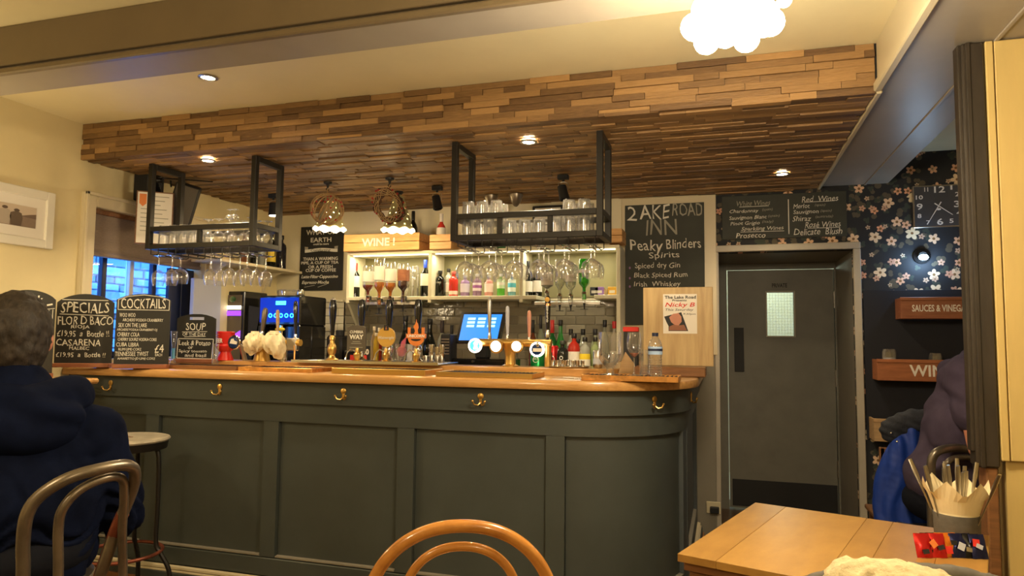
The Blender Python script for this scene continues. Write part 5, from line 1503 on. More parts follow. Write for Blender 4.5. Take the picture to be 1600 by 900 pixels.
poly(bd, [(1038.5, 496), (1064, 489), (1074, 519), (1045, 519), (1045, 511), (1042, 505)], 'portrait_ground', 'matt', -.0100)
poly(bd, [(1046 + 0, 497), (1052, 491.5), (1060, 490.5), (1064, 496), (1064.5, 504), (1060, 510), (1055, 510), (1049, 505)], 'portrait_face', 'skin', -.0106)
poly(bd, [(1046, 512), (1052, 509), (1060, 510), (1068, 509), (1072, 518), (1045.5, 518)], 'portrait_shoulders', 'crate2', -.0108)
# block under the board
MB().rbox(-.46, -.09, 3.72, 3.98, ZT + .001, ZT + .05, .004).build('oak_block', 'darkwood', label='dark wooden block under the poster board at bar end', cat='block')

# coat hooks on the fascia
def coat_hook(s, label):
    x, y = pt(s, .044); x2, y2 = pt(s + .01, .044); ang = math.atan2(y2 - y, x2 - x)
    t = thing('coat_hook', label, 'hook', (x, y, 1.055), ang, group='brass coat hooks under the bar top')
    MB().lathe([(.0, -.0005), (.015, -.0005), (.015, -.004), (.010, -.006), (0, -.007)], (0, 0, .018), 16, (0, 1, 0)).rbox(-.007, .007, -.005, -.0002, -.02, .014, .001).build('back_plate', 'brass', t, smooth=True)
    for s_ in (-1, 1):
        MB().tube([(0, -.004, -.012), (s_ * .010, -.014, -.024), (s_ * .024, -.026, -.020), (s_ * .031, -.03, -.006)], .0038, 8).ball((s_ * .031, -.03, -.004), .006, 8, 6).build('prong', 'brass', t, smooth=True)
for px, lb in ((170, 'brass double coat hook by the seated man, leftmost on bar'), (341, 'brass double coat hook below the red beer font'), (535, 'brass double coat hook under the left end of the pumps'), (750, 'brass double coat hook below the till'), ):
    x = onY(px, 605, YE + .03).x; coat_hook(x - XS, lb)
# find arc position for px 1022 and 1095
for tgt, lb in ((1022, 'brass double coat hook on the curved end below copper tray'), (1093, 'brass double coat hook at far right of the curved end')):
    best = min((abs(project((*pt(L1 + L2 * k / 200, .044), 1.06))[0] - tgt), k) for k in range(200))
    coat_hook(L1 + L2 * best[1] / 200, lb)

# ------------------------------------------------------------------ chalkboards on the bar
def arched(name, label, pL, pR, zb, H, arch, texts, cat='chalkboard', m_='chalkboard', lean=.0, border=None, px=None, slot=False):
    """pL, pR: floor plan positions of the lower corners"""
    d = Vector(pR) - Vector(pL); W = d.length; ang = math.atan2(d.y, d.x)
    t = thing(name, label, cat, ((pL[0] + pR[0]) / 2, (pL[1] + pR[1]) / 2, zb), ang)
    pts = [(-W / 2, 0), (W / 2, 0), (W / 2, H - arch)]
    for k in range(1, 16):
        u = 1 - 2 * k / 16; pts.append((u * W / 2, H - arch + arch * (1 - u * u) ** .8))
    pts.append((-W / 2, H - arch))
    if slot:
        m = MB()
        top = H - arch; s0, s1, z0_, z1_ = -W * .2, W * .2, H * .865, H * .93
        MB().prism([(-W / 2, 0), (W / 2, 0), (W / 2, z0_), (-W / 2, z0_)], -.006, .006).prism([(-W / 2, z0_), (s0, z0_), (s0, z1_), (-W / 2, z1_ - .01)], -.006, .006).prism([(s1, z0_), (W / 2, z0_), (W / 2, z1_ - .01), (s1, z1_)], -.006, .006).prism([(-W / 2, z1_ - .01), (s0, z1_), (s1, z1_), (W / 2, z1_ - .01)] + [(u * W / 2, z1_ - .01 + (H - z1_ + .01) * (1 - u * u) ** .8) for u in [.8, .5, .2, -.2, -.5, -.8]], -.006, .006).build('board', m_, t)
    else:
        MB().prism(pts, -.006, .006).build('board', m_, t)
    MB().rbox(-W / 2, W / 2, -.035, .035, -.024, -.0005, .003).build('base_block', 'crate2', t)
    return t, W
z = ZT + .026
def WB(px, Y): p = onY(px, 560, Y); return (p.x, p.y)
# board SPECIALS
pL = onD(85, 562, 3.93); pR = onD(174, 562, 3.97)
t, W = arched('specials_board', 'arched chalkboard listing wine SPECIALS at left end of bar', (pL.x, pL.y), (pR.x, pR.y), z, .395, .05, None)
bd = Board(t, 85, 457, 174, 562, W, .395, -.0068)
bd.line(93, 466, 165, 466.5); bd.line(90, 488, 167, 490)
for s_, x0, x1, y0, y1 in (('SPECIALS', 92, 167, 470, 486), ('FLOR D BACO', 88, 174, 491, 504), ('RIOJA', 109, 138, 504.5, 511), ('\u00a319.95  a  Bottle !!', 88, 169, 513, 522), ('CASARENA', 87, 157, 526, 536), ('MALBEC', 108, 139, 537, 542), ('\u00a319.95  a  Bottle !!', 88, 165, 546, 553)):
    bd.text(s_, x0, x1, y0, y1, wob=.05)
# board COCKTAILS
pL = onD(178, 564, 3.86); pR = onD(263, 563, 3.92)
t, W = arched('cocktails_board', 'arched chalkboard listing COCKTAILS beside the specials board', (pL.x, pL.y), (pR.x, pR.y), z, .395, .035, None)
bd = Board(t, 177, 458, 264, 563, W, .395, -.0068)
fr2 = [(180, 482), (180, 467), (195, 462), (221, 459.5), (247, 462), (262, 467), (262, 482)]
for i in range(len(fr2)): a, b2 = fr2[i], fr2[(i + 1) % len(fr2)]; bd.line(*a, *b2, th=1)
for s_, x0, x1, y0, y1 in (('COCKTAILS', 184, 256, 465, 480), ('WOO WOO', 183, 208, 487, 493), ('ARCHERS\u00b7VODKA\u00b7CRANBERRY', 188, 253, 495, 499.5), ('SEX ON THE LAKE', 182, 227, 502, 508), ('ARCHERS\u00b7VODKA\u00b7CRANBERRY\u00b7OJ', 180, 244, 510, 514.5), ('CHERRY COLA', 181, 216, 516, 522), ('CHERRY SOURZ\u00b7VODKA\u00b7COKE', 182, 244, 524, 528.5), ('CUBA LIBRA', 180, 216, 531, 537), ('RUM\u00b7LIME\u00b7COKE', 184, 220, 539, 543), ('TENNESSEE TWIST', 179, 232, 544.5, 551), ('AMARETTO\u00b7JD\u00b7LIME\u00b7COKE', 183, 243, 553, 557.5), ('\u00a34', 242, 256, 534, 546), ('EACH', 243, 254, 547, 551)):
    bd.text(s_, x0, x1, y0, y1, wob=.03)
# board SOUP
pL = onY(275, 562, 3.42); pR = onY(335, 562, 3.48)
H = .27
t, W = arched('soup_board', 'small chalkboard with handle slot reading SOUP of the day', (pL.x, pL.y), (pR.x, pR.y), ZT + .05, H, .03, None, slot=True)
bd = Board(t, 274, 489, 337, 563, W, H, -.0068)
fr2 = [(276, 562), (277, 530), (335, 530.5), (333, 563)]
for i in range(4): a, b2 = fr2[i], fr2[(i + 1) % 4]; bd.line(*a, *b2, th=1)
bd.line(283, 519, 324, 518, .8); bd.line(287, 527, 322, 526, .8)
for s_, x0, x1, y0, y1 in (('SOUP', 289, 321, 504, 516), ('OF THE DAY', 284, 322, 520, 525.5), ('Leek & Potato', 279, 330, 533, 541), ('or', 294, 302, 543, 547), ('Spicy tomato', 279, 325, 548, 554), ('and basil', 289, 324, 554.5, 560)):
    bd.text(s_, x0, x1, y0, y1, wob=.05)
# ------------------------------------------------------------------ boards, clock and boxes on the walls
class Wall:
    """flat thing on a wall parallel to the bar, measured in the photograph"""
    def __init__(s, name, label, cat, Y, x0, y0, x1, y1, th=.012):
        s.Y = Y
        a = onY(x0, (y0 + y1) / 2, Y); b = onY(x1, (y0 + y1) / 2, Y); c = (x0 + x1) / 2
        s.x0, s.x1 = a.x, b.x; s.z1, s.z0 = onY(c, y0, Y).z, onY(c, y1, Y).z
        s.o = Vector(((a.x + b.x) / 2, Y, s.z0)); s.W = b.x - a.x; s.H = s.z1 - s.z0
        s.t = thing(name, label, cat, s.o)
    def P(s, px, py, dy=0):
        p = onY(px, py, s.Y) - s.o; return Vector((p.x, dy, p.z))
    def text(s, t, x0, x1, yc, h, material='chalk', dy=-.014, **k):
        """yc: height of the middle of the line at its centre; h in pixels"""
        a, b = s.P(x0, yc), s.P(x1, yc); c = s.P((x0 + x1) / 2, yc); hh = (s.P((x0 + x1) / 2, yc - h / 2) - s.P((x0 + x1) / 2, yc + h / 2)).z
        return lettering(t, s.t, c.x, c.z, dy, w=b.x - a.x, h=hh, material=material, **k)
    def line(s, x0, y0, x1, y1, th=.004, dy=-.014, material='chalk', name='chalk_line'):
        a, b = s.P(x0, y0), s.P(x1, y1); d = (b - a).normalized(); n = Vector((-d.z, 0, d.x)) * th / 2
        return MB().prism([(q.x, q.z) for q in (a + n, a - n, b - n, b + n)], dy - .0006, dy + .0006).build(name, material, s.t)

# tall chalkboard
w = Wall('inn_chalkboard', 'tall chalkboard headed LAKEROAD INN on cream panel behind the bar', 'chalkboard', YB - .032, 977, 319, 1101, 508)
MB().rbox(-w.W / 2, w.W / 2, -.012, 0, 0, w.H, .002).build('board', 'chalkgreen', w.t)
for t_, x0, x1, y, h, m_ in (('2', 981, 995, 335, 22, 'chalk'), ('AKE', 1000, 1046, 331, 22, 'chalk'), ('ROAD', 1051, 1098, 328, 20, 'chalkdim'), ('INN', 1010, 1057, 356, 24, 'chalkdim'), ('Peaky', 985, 1035, 386, 22, 'chalk'), ('Blinders', 1041, 1095, 381, 15, 'chalk'), ('Spirits', 1014, 1062, 400, 12, 'chalk'), ('Spiced dry Gin', 992, 1062, 416, 11, 'chalk'), ('Black Spiced Rum', 991, 1074, 431, 10, 'chalk'), ('Irish  Whiskey', 991, 1063, 445, 10, 'chalk')):
    o = w.text(t_, x0, x1, y, h, m_, wob=.05)
for y in (419, 435, 448): o = w.text('\u2022', 983, 986, y, 4, material=mat('violet chalk', (.30, .16, .36), .9))
# framed sign about coffee
w = Wall('coffee_sign', 'black sign praising tea and coffee left of the shelves', 'sign', YB - .001, 470, 354, 537, 454)
MB().rbox(-w.W / 2, w.W / 2, -.012, 0, 0, w.H, .002).build('board', 'chalkboard', w.t)
for t_, x0, x1, y, h, kw in (('WHAT ON', 480, 528, 363, 8, {}), ('EARTH', 487, 519, 375, 7, {}), ('could be more', 491, 515, 381.5, 3.4, {}), ('THAN A WARMING', 475, 529, 404.5, 5.2, {}), ('PIPE, A CUP OF TEA', 472, 530, 411, 5.2, {}), ('OR A FRESH', 483, 521, 417, 4.8, {}), ('CUP OF COFFEE', 479, 526, 422.5, 5, {}), ('Latte\u00b7Filter\u00b7Cappuccino', 472, 529, 433, 6.5, dict(shear=.3)), ('Espresso\u00b7Mocha', 473, 515, 442, 6.5, dict(shear=.3))):
    w.text(t_, x0, x1, y, h, bold=.015, **kw)
rb = []
for k in range(13):
    u = -1 + 2 * k / 12; rb.append((u, math.sin(u * 2.6 + .4) * -.25 if False else .25 * math.cos(u * 3.0)))
c = w.P(503, 391); up_ = [(c.x + u * w.W * .38, c.z + v * .022 + .012) for u, v in rb]; dn = [(x, z - .026) for x, z in up_]
MB().prism(up_ + dn[::-1], -.0135, -.012).build('ribbon', 'chalk', w.t)
for sx in (-1, 1):
    q = up_[0] if sx < 0 else up_[-1]
    MB().prism([(q[0], q[1]), (q[0] - sx * .03, q[1] - .004), (q[0] - sx * .03, q[1] + .022), (q[0] + sx * .004, q[1] + .026)], -.0132, -.012).build('ribbon_tail', 'chalkdim', w.t)
w.text('Comforting', 487, 518, 391.5, 5, 'inkblack', dy=-.0142, shear=.3)
w.line(477, 449, 493, 446, .002); w.line(498, 449, 512, 444, .002)

# wine lists painted on one dark panel
w = Wall('wine_chalkboard', 'wide dark chalkboard of white, red and rose wines over the door', 'chalkboard', YB - .001, 1128, 303, 1323, 372, .01)
MB().rbox(-w.W / 2, w.W / 2, -.010, 0, 0, w.H, .002).build('board', 'chalkgreen', w.t)
for t_, x0, x1, y, h, m_ in (('White Wines', 1151, 1203, 318, 8, 'chalkdim'), ('Chardonnay', 1140, 1185, 331, 7, 'chalk'), ('(spain)', 1191, 1207, 328, 5, 'chalkdim'), ('Sauvignon Blanc', 1139, 1198, 341, 7.5, 'chalk'), ('(spain)', 1200, 1218, 338, 5, 'chalkdim'), ('Pinot Grigio', 1141, 1187, 350, 7, 'chalk'), ('(italy)', 1191, 1208, 347, 5, 'chalkdim'), ('Sparkling Wines', 1158, 1224, 358, 7.5, 'chalk'), ('Prosecco', 1150, 1196, 368, 8, 'chalk'),
    ('Red  Wines', 1252, 1309, 311, 9, 'chalk'), ('Merlot', 1239, 1265, 322.5, 7, 'chalk'), ('(spain)', 1273, 1289, 321, 5, 'chalkdim'), ('Sauvignon', 1239, 1279, 332, 8, 'chalk'), ('(spain)', 1282, 1299, 330, 5, 'chalkdim'), ('Shiraz', 1238, 1267, 342, 8, 'chalk'), ('(australia)', 1274, 1301, 339, 5, 'chalkdim'), ('Ros\u00e9 Wines', 1257, 1313, 351, 9, 'chalk'), ('Delicate  Blush', 1240, 1315, 362, 10, 'chalk')):
    w.text(t_, x0, x1, y, h, m_, dy=-.012, shear=.2, wob=.04)
w.line(1231.5, 312, 1232.5, 366, .006, -.011)
for l in ((1155, 324, 1201, 322), (1157, 363, 1225, 361), (1256, 316.5, 1304, 314), (1262, 357, 1312, 355.5)): w.line(*l, .0035, -.011)

# clock
w = Wall('wall_clock', 'square dark wall clock with white numerals on floral paper', 'clock', YB - .001, 1425, 290, 1505, 356)
W, H = w.W, w.H
MB().rbox(-W / 2, W / 2, -.025, 0, 0, H, .003).build('clock_case', 'steel', w.t)
MB().bb(-W / 2 + .008, W / 2 - .008, -.0262, -.025, .008, H - .008).build('clock_face', mat('grey navy clock face', (.06, .065, .08), .3), w.t)
cx_, cz_ = 0, H / 2
wh = mat('white numerals', (.75, .75, .78), .5)
for t_, u, v, h in (('12', .03, .39, .15), ('1', .26, .42, .10), ('2', .37, .26, .10), ('3', .36, .03, .15), ('4', .38, -.18, .10), ('5', .24, -.36, .10), ('6', .02, -.37, .15), ('7', -.21, -.38, .10), ('8', -.38, -.22, .10), ('9', -.37, .0, .15), ('10', -.37, .22, .10), ('11', -.23, .40, .10)):
    lettering(t_, w.t, u * W, cz_ + v * H, -.0268, h=h * H, w=h * H * (1.5 if len(t_) > 1 and t_ != '11' else .85 if t_ != '1' and t_ != '11' else .4 if t_ == '1' else .8), material=wh, bold=.015)
for ang, l, nm in ((R(128), .36, 'hour_hand'), (R(210), .42, 'minute_hand')):
    d = Vector((math.sin(ang), 0, math.cos(ang))); n_ = Vector((d.z, 0, -d.x)) * .0035
    a = -d * .03; b = d * l * H
    MB().prism([(q.x, q.z + cz_) for q in (a + n_, a - n_, b - n_ * .4, b + n_ * .4)], -.030, -.029).build(nm, wh, w.t)
MB().ball((.0, -.0268, cz_ - .075 * H), .014, 12, 8, (1, .1, .5)).build('clock_logo', wh, w.t)

# blue white lamp under the clock
p = onY(1443, 402, YB - .05)
t = thing('wall_light', 'small blue white wall lamp glowing under the clock', 'wall light', (p.x, YB, p.z))
MB().lathe([(.05, 0), (.05, .012), (.03, .03), (.026, .045)], (0, 0, .012), 20, (0, -1, 0)).build('lamp_body', 'matt', t, smooth=True)
MB().ball((0, -.05, .0), .024, 16, 10, (1.2, .7, .8)).build('lamp_lens', mat('cold lamp lens', (1, 1, 1), .4, emit=(.55, .8, 1), es=25), t, smooth=True)
lamp('POINT', 'wall_light_glow', (p.x, YB - .10, p.z - .03), 2.2, (.45, .70, 1), .02)

# black panel with wooden boxes
w = Wall('wall_board', 'matt black panel on the papered wall carrying wooden boxes', 'panel', YB - .001, 1351, 453, 1530, 690, .01)
MB().rbox(-w.W / 2, w.W / 2, -.014, 0, 0, w.H, .002).build('board', mat('matt black navy board', (.008, .009, .016), .7), w.t)
def wallbox(x0, x1, y0, y1, label, m_, txt=None, tx=None, th_=None, depth=.16, Y=YB - .018, ty=None):
    Yf = Y - depth
    a, b = onY(x0, (y0 + y1) / 2, Yf), onY(x1, (y0 + y1) / 2, Yf); zt, zb = onY((x0 + min(x1, 1510)) / 2, y0, Yf).z, onY((x0 + min(x1, 1510)) / 2, y1, Yf).z
    W, H = b.x - a.x, zt - zb
    t = thing('wooden_box_shelf', label, 'shelf box', ((a.x + b.x) / 2, Yf, zb))
    MB().rbox(-W / 2, W / 2, 0, .012, 0, H, .002).build('front_board', m_, t)
    for s_ in (-1, 1): MB().rbox(min(s_ * W / 2, s_ * (W / 2 - .012)), max(s_ * W / 2, s_ * (W / 2 - .012)), .0125, depth, 0, H, .002).build('end_board', m_, t)
    MB().rbox(-W / 2 + .0125, W / 2 - .0125, .0125, depth, 0, .012, .002).build('base_board', m_, t)
    MB().rbox(-W / 2 - .004, W / 2 + .004, -.005, .014, H - .018, H + .004, .003).build('top_lip', m_, t)
    if txt:
        pa, pb = onY(tx[0], 480, Yf).x - (a.x + b.x) / 2, onY(tx[1], 480, Yf).x - (a.x + b.x) / 2
        lettering(txt, t, (pa + pb) / 2, H * .5, -.0008, w=pb - pa, h=H * th_, material='paper', bold=.02)
    return t, Yf, zb, H
wallbox(1408, 1540, 465, 498, 'red brown box shelf lettered SAUCES & VINEGAR', 'crate2', 'SAUCES & VINEGAR', (1425, 1515), .33)
t, Yf, zb, H = wallbox(1371, 1540, 563, 596, 'orange brown box shelf lettered WINE &', mat('orange brown stained box', (.34, .12, .045), .5, var=.25, scale=6, stretch=(1, 8, 8)), 'WINE &', (1418, 1512), .55)
wallbox(1366, 1470, 657, 692, 'pale wooden box shelf, lowest on black panel', 'palewood')
for px, r, h, lb, tint in ((1390, .042, .10, 'faceted glass jar on left end of the WINE box', 'glass'), (1462, .038, .06, 'low copper tinted jar on the WINE box', 'glass')):
    p = onY(px, 562, Yf + .08)
    t = thing('glass_jar', lb, 'jar', (p.x, Yf + .08, zb + .0125))
    hh = H + h * .55
    MB().lathe([(.0, .003), (r * .8, 0), (r, .01), (r, hh - .02), (r * .85, hh), (r * .8, hh - .005), (r * .93, .012), (0, .01)], n=8, cap=False).build('jar_wall', tint, t)
    MB().lathe([(r * .8, .012), (r * .85, hh * .7)], n=8).build('jar_contents', 'greypanel' if px < 1400 else 'copper', t)

# ------------------------------------------------------------------ coffee machine, cooler etc. behind the left part
YM = 4.52
p0, p1 = onY(405, 462, YM), onY(470, 462, YM)
W = p1.x - p0.x; H = p0.z - 1.061
t = thing('coffee_machine', 'black coffee machine with glowing blue display on back counter', 'coffee machine', ((p0.x + p1.x) / 2, YM, 1.061))
MB().rbox(-W / 2, W / 2, .0, .36, H * .62, H, .01).rbox(-W / 2, W / 2, .16, .36, .05, H * .62, .008).rbox(-W / 2, W / 2, -.02, .36, 0, .05, .006).build('body', 'gloss', t)
MB().rbox(-W / 2, -W / 2 + .03, 0, .16, .05, H * .62, .004).build('side_panel', 'gloss', t)
MB().rbox(W / 2 - .03, W / 2, 0, .16, .05, H * .62, .004).build('side_panel', 'gloss', t)
MB().bb(-W * .46, W * .46, -.003, -.0005, H * .66, H * .97).build('fascia', 'bluecase', t, label='dark blue glowing fascia')
MB().bb(-W * .08, W * .16, -.005, -.003, H * .88, H * .93).build('display', mat('cyan display', (0, .3, .6), .3, emit=(.05, .55, 1), es=3), t)
for k in range(6):
    x = -W * .33 + k * W * .128
    MB().tube([(x + .0135 * math.cos(q * PI / 8), -.005, H * .745 + .0135 * math.sin(q * PI / 8)) for q in range(16)], .0035, 6, True).build('button', 'bluelit', t)
MB().tube([(-.03 + .06 * math.cos(q * PI / 10), -.004, H * .56 + .03 * math.sin(q * PI / 10)) for q in range(11, 20)], .004, 6).build('pipe', 'chrome', t)
MB().ball((.02, -.01, H * .57), .03, 14, 8, (1.5, .3, .5)).build('sticker', 'yellowlbl', t, smooth=True)
MB().cyl((0, .04, H * .62), (0, .04, H * .50), .02).build('spout', 'chrome', t)
MB().lathe([(.07, 0), (.085, .01), (.09, .05), (.08, .055)], (-.05, .18, H), 20).build('bean_hopper', 'glass', t, smooth=True)
t = thing('steel_cup', 'steel jug standing on top of the coffee machine', 'jug', ((p0.x + p1.x) / 2 + .1, YM + .12, 1.061 + H))
MB().lathe([(.03, 0), (.035, .01), (.028, .05)], n=16).build('jug_wall', 'chrome', t, smooth=True)
# grinder and black box right of it
p0, p1 = onY(478, 527, 4.3), onY(508, 527, 4.3)
t = thing('black_grinder', 'squat black machine between coffee machine and first hand pump', 'grinder', (p0.x + .09, 4.56, 1.061))
MB().rbox(-.09, .04, 0, .2, 0, .30, .015).rbox(.045, .17, .02, .2, 0, .19, .012).build('case', 'gloss', t)
MB().lathe([(.03, 0), (.03, .04)], (-.02, .08, .3), 14).build('hopper', 'matt', t)
# purple lit cooler
pa, pb = onY(350, 455, 4.5), onY(380, 455, 4.5)
t = thing('drinks_cooler', 'slim dark drinks cooler with purple lit window by the left wall', 'cooler', ((pa.x + pb.x) / 2, 4.5, 1.061))
W = pb.x - pa.x; H = pa.z - 1.061
MB().rbox(-W / 2, W / 2, .02, .3, 0, H, .006).build('case', 'gloss', t)
MB().bb(-W * .38, W * .38, .012, .019, .04, H - .03).build('window', mat('dim cooler window', (.16, .13, .09), .2), t)
MB().bb(-W * .38, W * .38, .008, .011, H * .78, H * .82).build('light_strip', 'lenswhite', t)
MB().bb(-W * .38, W * .38, .008, .011, H * .70, H * .76).build('purple_strip', 'purplelit', t)
MB().prism([(-W * .38, H * .3), (W * .38, H * .42), (W * .38, H * .52), (-W * .38, H * .40)], .008, .011).build('purple_strip', 'purplelit', t)
MB().ball((-.01, .004, H * .90), .03, 12, 8, (1, .3, .8)).build('lit_emblem', 'greenglass', t)
t = thing('display_board', 'tall tilted black panel between the cooler and coffee machine', 'panel', (onY(392, 480, 4.56).x, 4.56, 1.061), 0)
MB().box((0, 0, .26), (.11, .02, .52), ry=R(10)).build('panel_board', 'gloss', t)
# grey white panel (fridge side) beyond window
pa, pb = onX(293, 440, XL + .005), onX(341, 440, XL + .005)
t = thing('grey_cabinet', 'pale grey tall cabinet side on left wall beyond the window', 'cabinet', (XL + .004, 0, 0))
MB().rbox(0, .035, pa.y + .03, pb.y, 1.065, onX(318, 437, XL).z, .004).build('door_panel', 'greypanel', t)
MB().bb(0, .02, pa.y + .03, pb.y, 1.0, 1.064).build('plinth', 'matt', t)
t = thing('window_shutter', 'folded dark navy shutter at the far side of the window', 'shutter')
MB().rbox(XL - .10, XL - .07, WY1 - .24, WY1 - .125, WZ0 + .001, WZ1 - .3, .003).build('leaf', 'darkframe', t)
MB().rbox(XL - .10, XL - .07, WY1 - .12, WY1 - .004, WZ0 + .001, WZ1 - .3, .003).build('leaf', 'darkframe', t)
# small leaflet stack at the right rear, red box
p = onY(985, 520, 4.9)
t = thing('lidded_box', 'dark box with red lid half hidden left of the poster board', 'box', (onY(985, 520, 4.3).x, 4.3, ZT + .0))
MB().rbox(-.04, .05, -.02, .02, 0, .24, .003).build('carton', 'matt', t)
MB().rbox(-.043, .053, -.023, .023, .2405, .27, .003).build('lid', 'red', t)
MB().bb(-.035, .045, -.0215, -.0205, .03, .20).build('carton_label', 'matt', t)
MB().bb(-.04, .05, -.015, .02, -1.16, -.001).build('stand', 'matt', t)
# ------------------------------------------------------------------ figures and furniture
from mathutils import noise as mnoise
def cap_(mb, a, b, ra, rb, n=14):
    a, b = Vector(a), Vector(b)
    mb.ball(a, ra, n, 8); mb.ball(b, rb, n, 8); mb.cyl(a, b, ra, rb, n)
    return mb
def ell(mb, c, r, rot=None, n=20, m=12):
    k = len(mb.v); mb.ball((0, 0, 0), 1, n, m)
    for i in range(k, len(mb.v)):
        v = Vector((mb.v[i][0] * r[0], mb.v[i][1] * r[1], mb.v[i][2] * r[2]))
        if rot is not None: v = rot @ v
        mb.v[i] = tuple(v + Vector(c))
    return mb
def fuse(mb, name, material, parent, voxel=.01, it=6, disp=None, base=None):
    """one continuous surface out of overlapping volumes"""
    me = bpy.data.meshes.new('raw'); me.from_pydata(mb.v, [], mb.f)
    o = bpy.data.objects.new('raw', me); C.objects.link(o)
    r_ = o.modifiers.new('r', 'REMESH'); r_.mode = 'VOXEL'; r_.voxel_size = voxel; r_.use_smooth_shade = True
    s_ = o.modifiers.new('s', 'SMOOTH'); s_.factor = .5; s_.iterations = it
    dg = bpy.context.evaluated_depsgraph_get(); dg.update()
    m2 = bpy.data.meshes.new_from_object(o.evaluated_get(dg))
    bpy.data.objects.remove(o); bpy.data.meshes.remove(me)
    m2.materials.clear()
    if disp:
        nrm = [v.normal.copy() for v in m2.vertices]
        for v, nn_ in zip(m2.vertices, nrm): v.co += nn_ * disp(v.co)
    m2.polygons.foreach_set('use_smooth', [True] * len(m2.polygons)); m2.update()
    return link(name, m2, material, parent)
def hand(mb, wrist, dirv, up, side, curl=.5):
    """palm and five fingers; dirv along the fingers, up = back of the hand, side = thumb side"""
    d = Vector(dirv).normalized(); s = Vector(side).normalized(); u = Vector(up).normalized(); w_ = Vector(wrist)
    cap_(mb, w_, w_ + d * .03, .024, .026)
    for k in range(4): cap_(mb, w_ + d * .02 + s * (.024 - .016 * k), w_ + d * .085 + s * (.030 - .020 * k), .014, .0105, 10)
    for k, L_ in enumerate((.068, .078, .072, .056)):
        p = w_ + d * .085 + s * (.030 - .020 * k); dd = d.copy()
        for j in range(3):
            dd = (dd - u * curl * .5).normalized(); q = p + dd * L_ * (.45, .32, .23)[j]
            cap_(mb, p, q, .0092 - .001 * j, .0085 - .001 * j, 10); p = q
    p = w_ + d * .025 + s * .026
    for j in range(3):
        dd = (d * .7 + s * (.8 - .3 * j) - u * .25).normalized(); q = p + dd * (.036, .028, .022)[j]; cap_(mb, p, q, .013 - .0015 * j, .011 - .0012 * j, 10); p = q
    return mb

# ---- seated man in navy hoodie, seen from behind
base = onD(26, 640, 1.76); bxm, bym = base.x, base.y
fw = Vector((-.79, .613, 0)).normalized(); rt = Vector((fw.y, -fw.x, 0))
man = thing('person', 'person in navy hooded fleece with short brown hair sitting with back turned', 'person', (bxm, bym, 0))
def Q(f, r, z): return fw * f + rt * r + Vector((0, 0, z))
rotm = Matrix((rt, fw, Vector((0, 0, 1)))).transposed()     # local x = right, y = forward
SEAT = .74
hc = Q(.09, -.012, 1.342)
b_ = MB()
ell(b_, hc, (.074, .096, .112), rotm); ell(b_, hc + fw * .03 - Vector((0, 0, .055)), (.055, .07, .06), rotm)
cap_(b_, hc + fw * .09 - Vector((0, 0, .005)), hc + fw * .112 - Vector((0, 0, .03)), .010, .014, 10)
for s_ in (-1, 1):
    ell(b_, hc + rt * s_ * .076 + fw * .0 - Vector((0, 0, .01)), (.010, .02, .032), rotm, 12, 8)
    ell(b_, hc + rt * s_ * .03 + fw * .082 + Vector((0, 0, .012)), (.02, .015, .008), rotm, 12, 8)
cap_(b_, hc - Vector((0, 0, .08)), Q(.0, 0, 1.14), .055, .062)
cap_(b_, Q(.0, 0, 1.12), Q(-.02, 0, .80), .10, .10); 
for s_ in (-1, 1):
    sh_, el_, wr2 = Q(.0, s_ * .18, 1.08), Q(.04, s_ * .245, .86), Q(.27, s_ * .13, .90)
    cap_(b_, Q(0, s_ * .06, 1.12), sh_, .05, .048); cap_(b_, sh_, el_, .045, .036); cap_(b_, el_, wr2, .036, .026)
    hand(b_, wr2, fw * .9 - rt * s_ * .35 - Vector((0, 0, .25)), Vector((0, 0, 1)), -rt * s_, .55)
    hp, kn, an = Q(-.02, s_ * .10, .82), Q(.42, s_ * .15, .80), Q(.36, s_ * .15, .36)
    cap_(b_, hp, kn, .07, .05); cap_(b_, kn, an, .048, .036); cap_(b_, an, an + fw * .16 - Vector((0, 0, .05)), .034, .028)
fuse(b_, 'body', 'skin', man, .008, 4)
h_ = MB()
ell(h_, Q(0, 0, 1.06), (.20, .125, .12), rotm); ell(h_, Q(-.01, 0, .93), (.205, .135, .20), rotm); ell(h_, Q(0, 0, .80), (.195, .14, .12), rotm)
for s_ in (-1, 1):
    sh_, el_, wr2 = Q(-.005, s_ * .185, 1.085), Q(.035, s_ * .235, .86), Q(.26, s_ * .14, .898)
    cap_(h_, Q(0, s_ * .06, 1.12), sh_, .075, .073); cap_(h_, sh_, el_, .073, .058); cap_(h_, el_, wr2, .055, .040)
cap_(h_, Q(-.005, 0, 1.1), Q(.05, 0, 1.20), .11, .09)
def folds(co):
    z = co.z; a = co.dot(rt)
    n1 = mnoise.noise(Vector((a * 7, co.dot(fw) * 7, z * 7)))
    low = max(0, min(1, (1.08 - z) * 5))
    return .014 * n1 + low * .018 * abs(math.sin(z * 38 + 9 * n1 + a * 7)) ** 1.5 + .003 * mnoise.noise(co * 26)
fuse(h_, 'hoodie', 'navy', man, .009, 5, folds)
hd = MB()
for k in range(22):
    a = 2 * PI * k / 22
    back = .5 - .5 * math.sin(a)      # 1 at the back
    rr = .040 + .026 * back
    p_ = Q(.045 + (.092) * math.sin(a) - .01, .115 * math.cos(a), 1.195 + .010 * math.cos(2 * a) - .025 * back)
    hd.ball(p_, rr, 14, 10)
ell(hd, Q(-.085, .015, 1.125), (.135, .055, .075), rotm)
def fold2(co): return .010 * mnoise.noise(co * 9) + .006 * math.sin(co.z * 55 + 7 * mnoise.noise(co * 6) + co.dot(rt) * 14)
fuse(hd, 'hood', 'navy', man, .008, 5, fold2)
hr = MB()
ell(hr, hc + Vector((0, 0, .012)) - fw * .008, (.083, .102, .112), rotm)
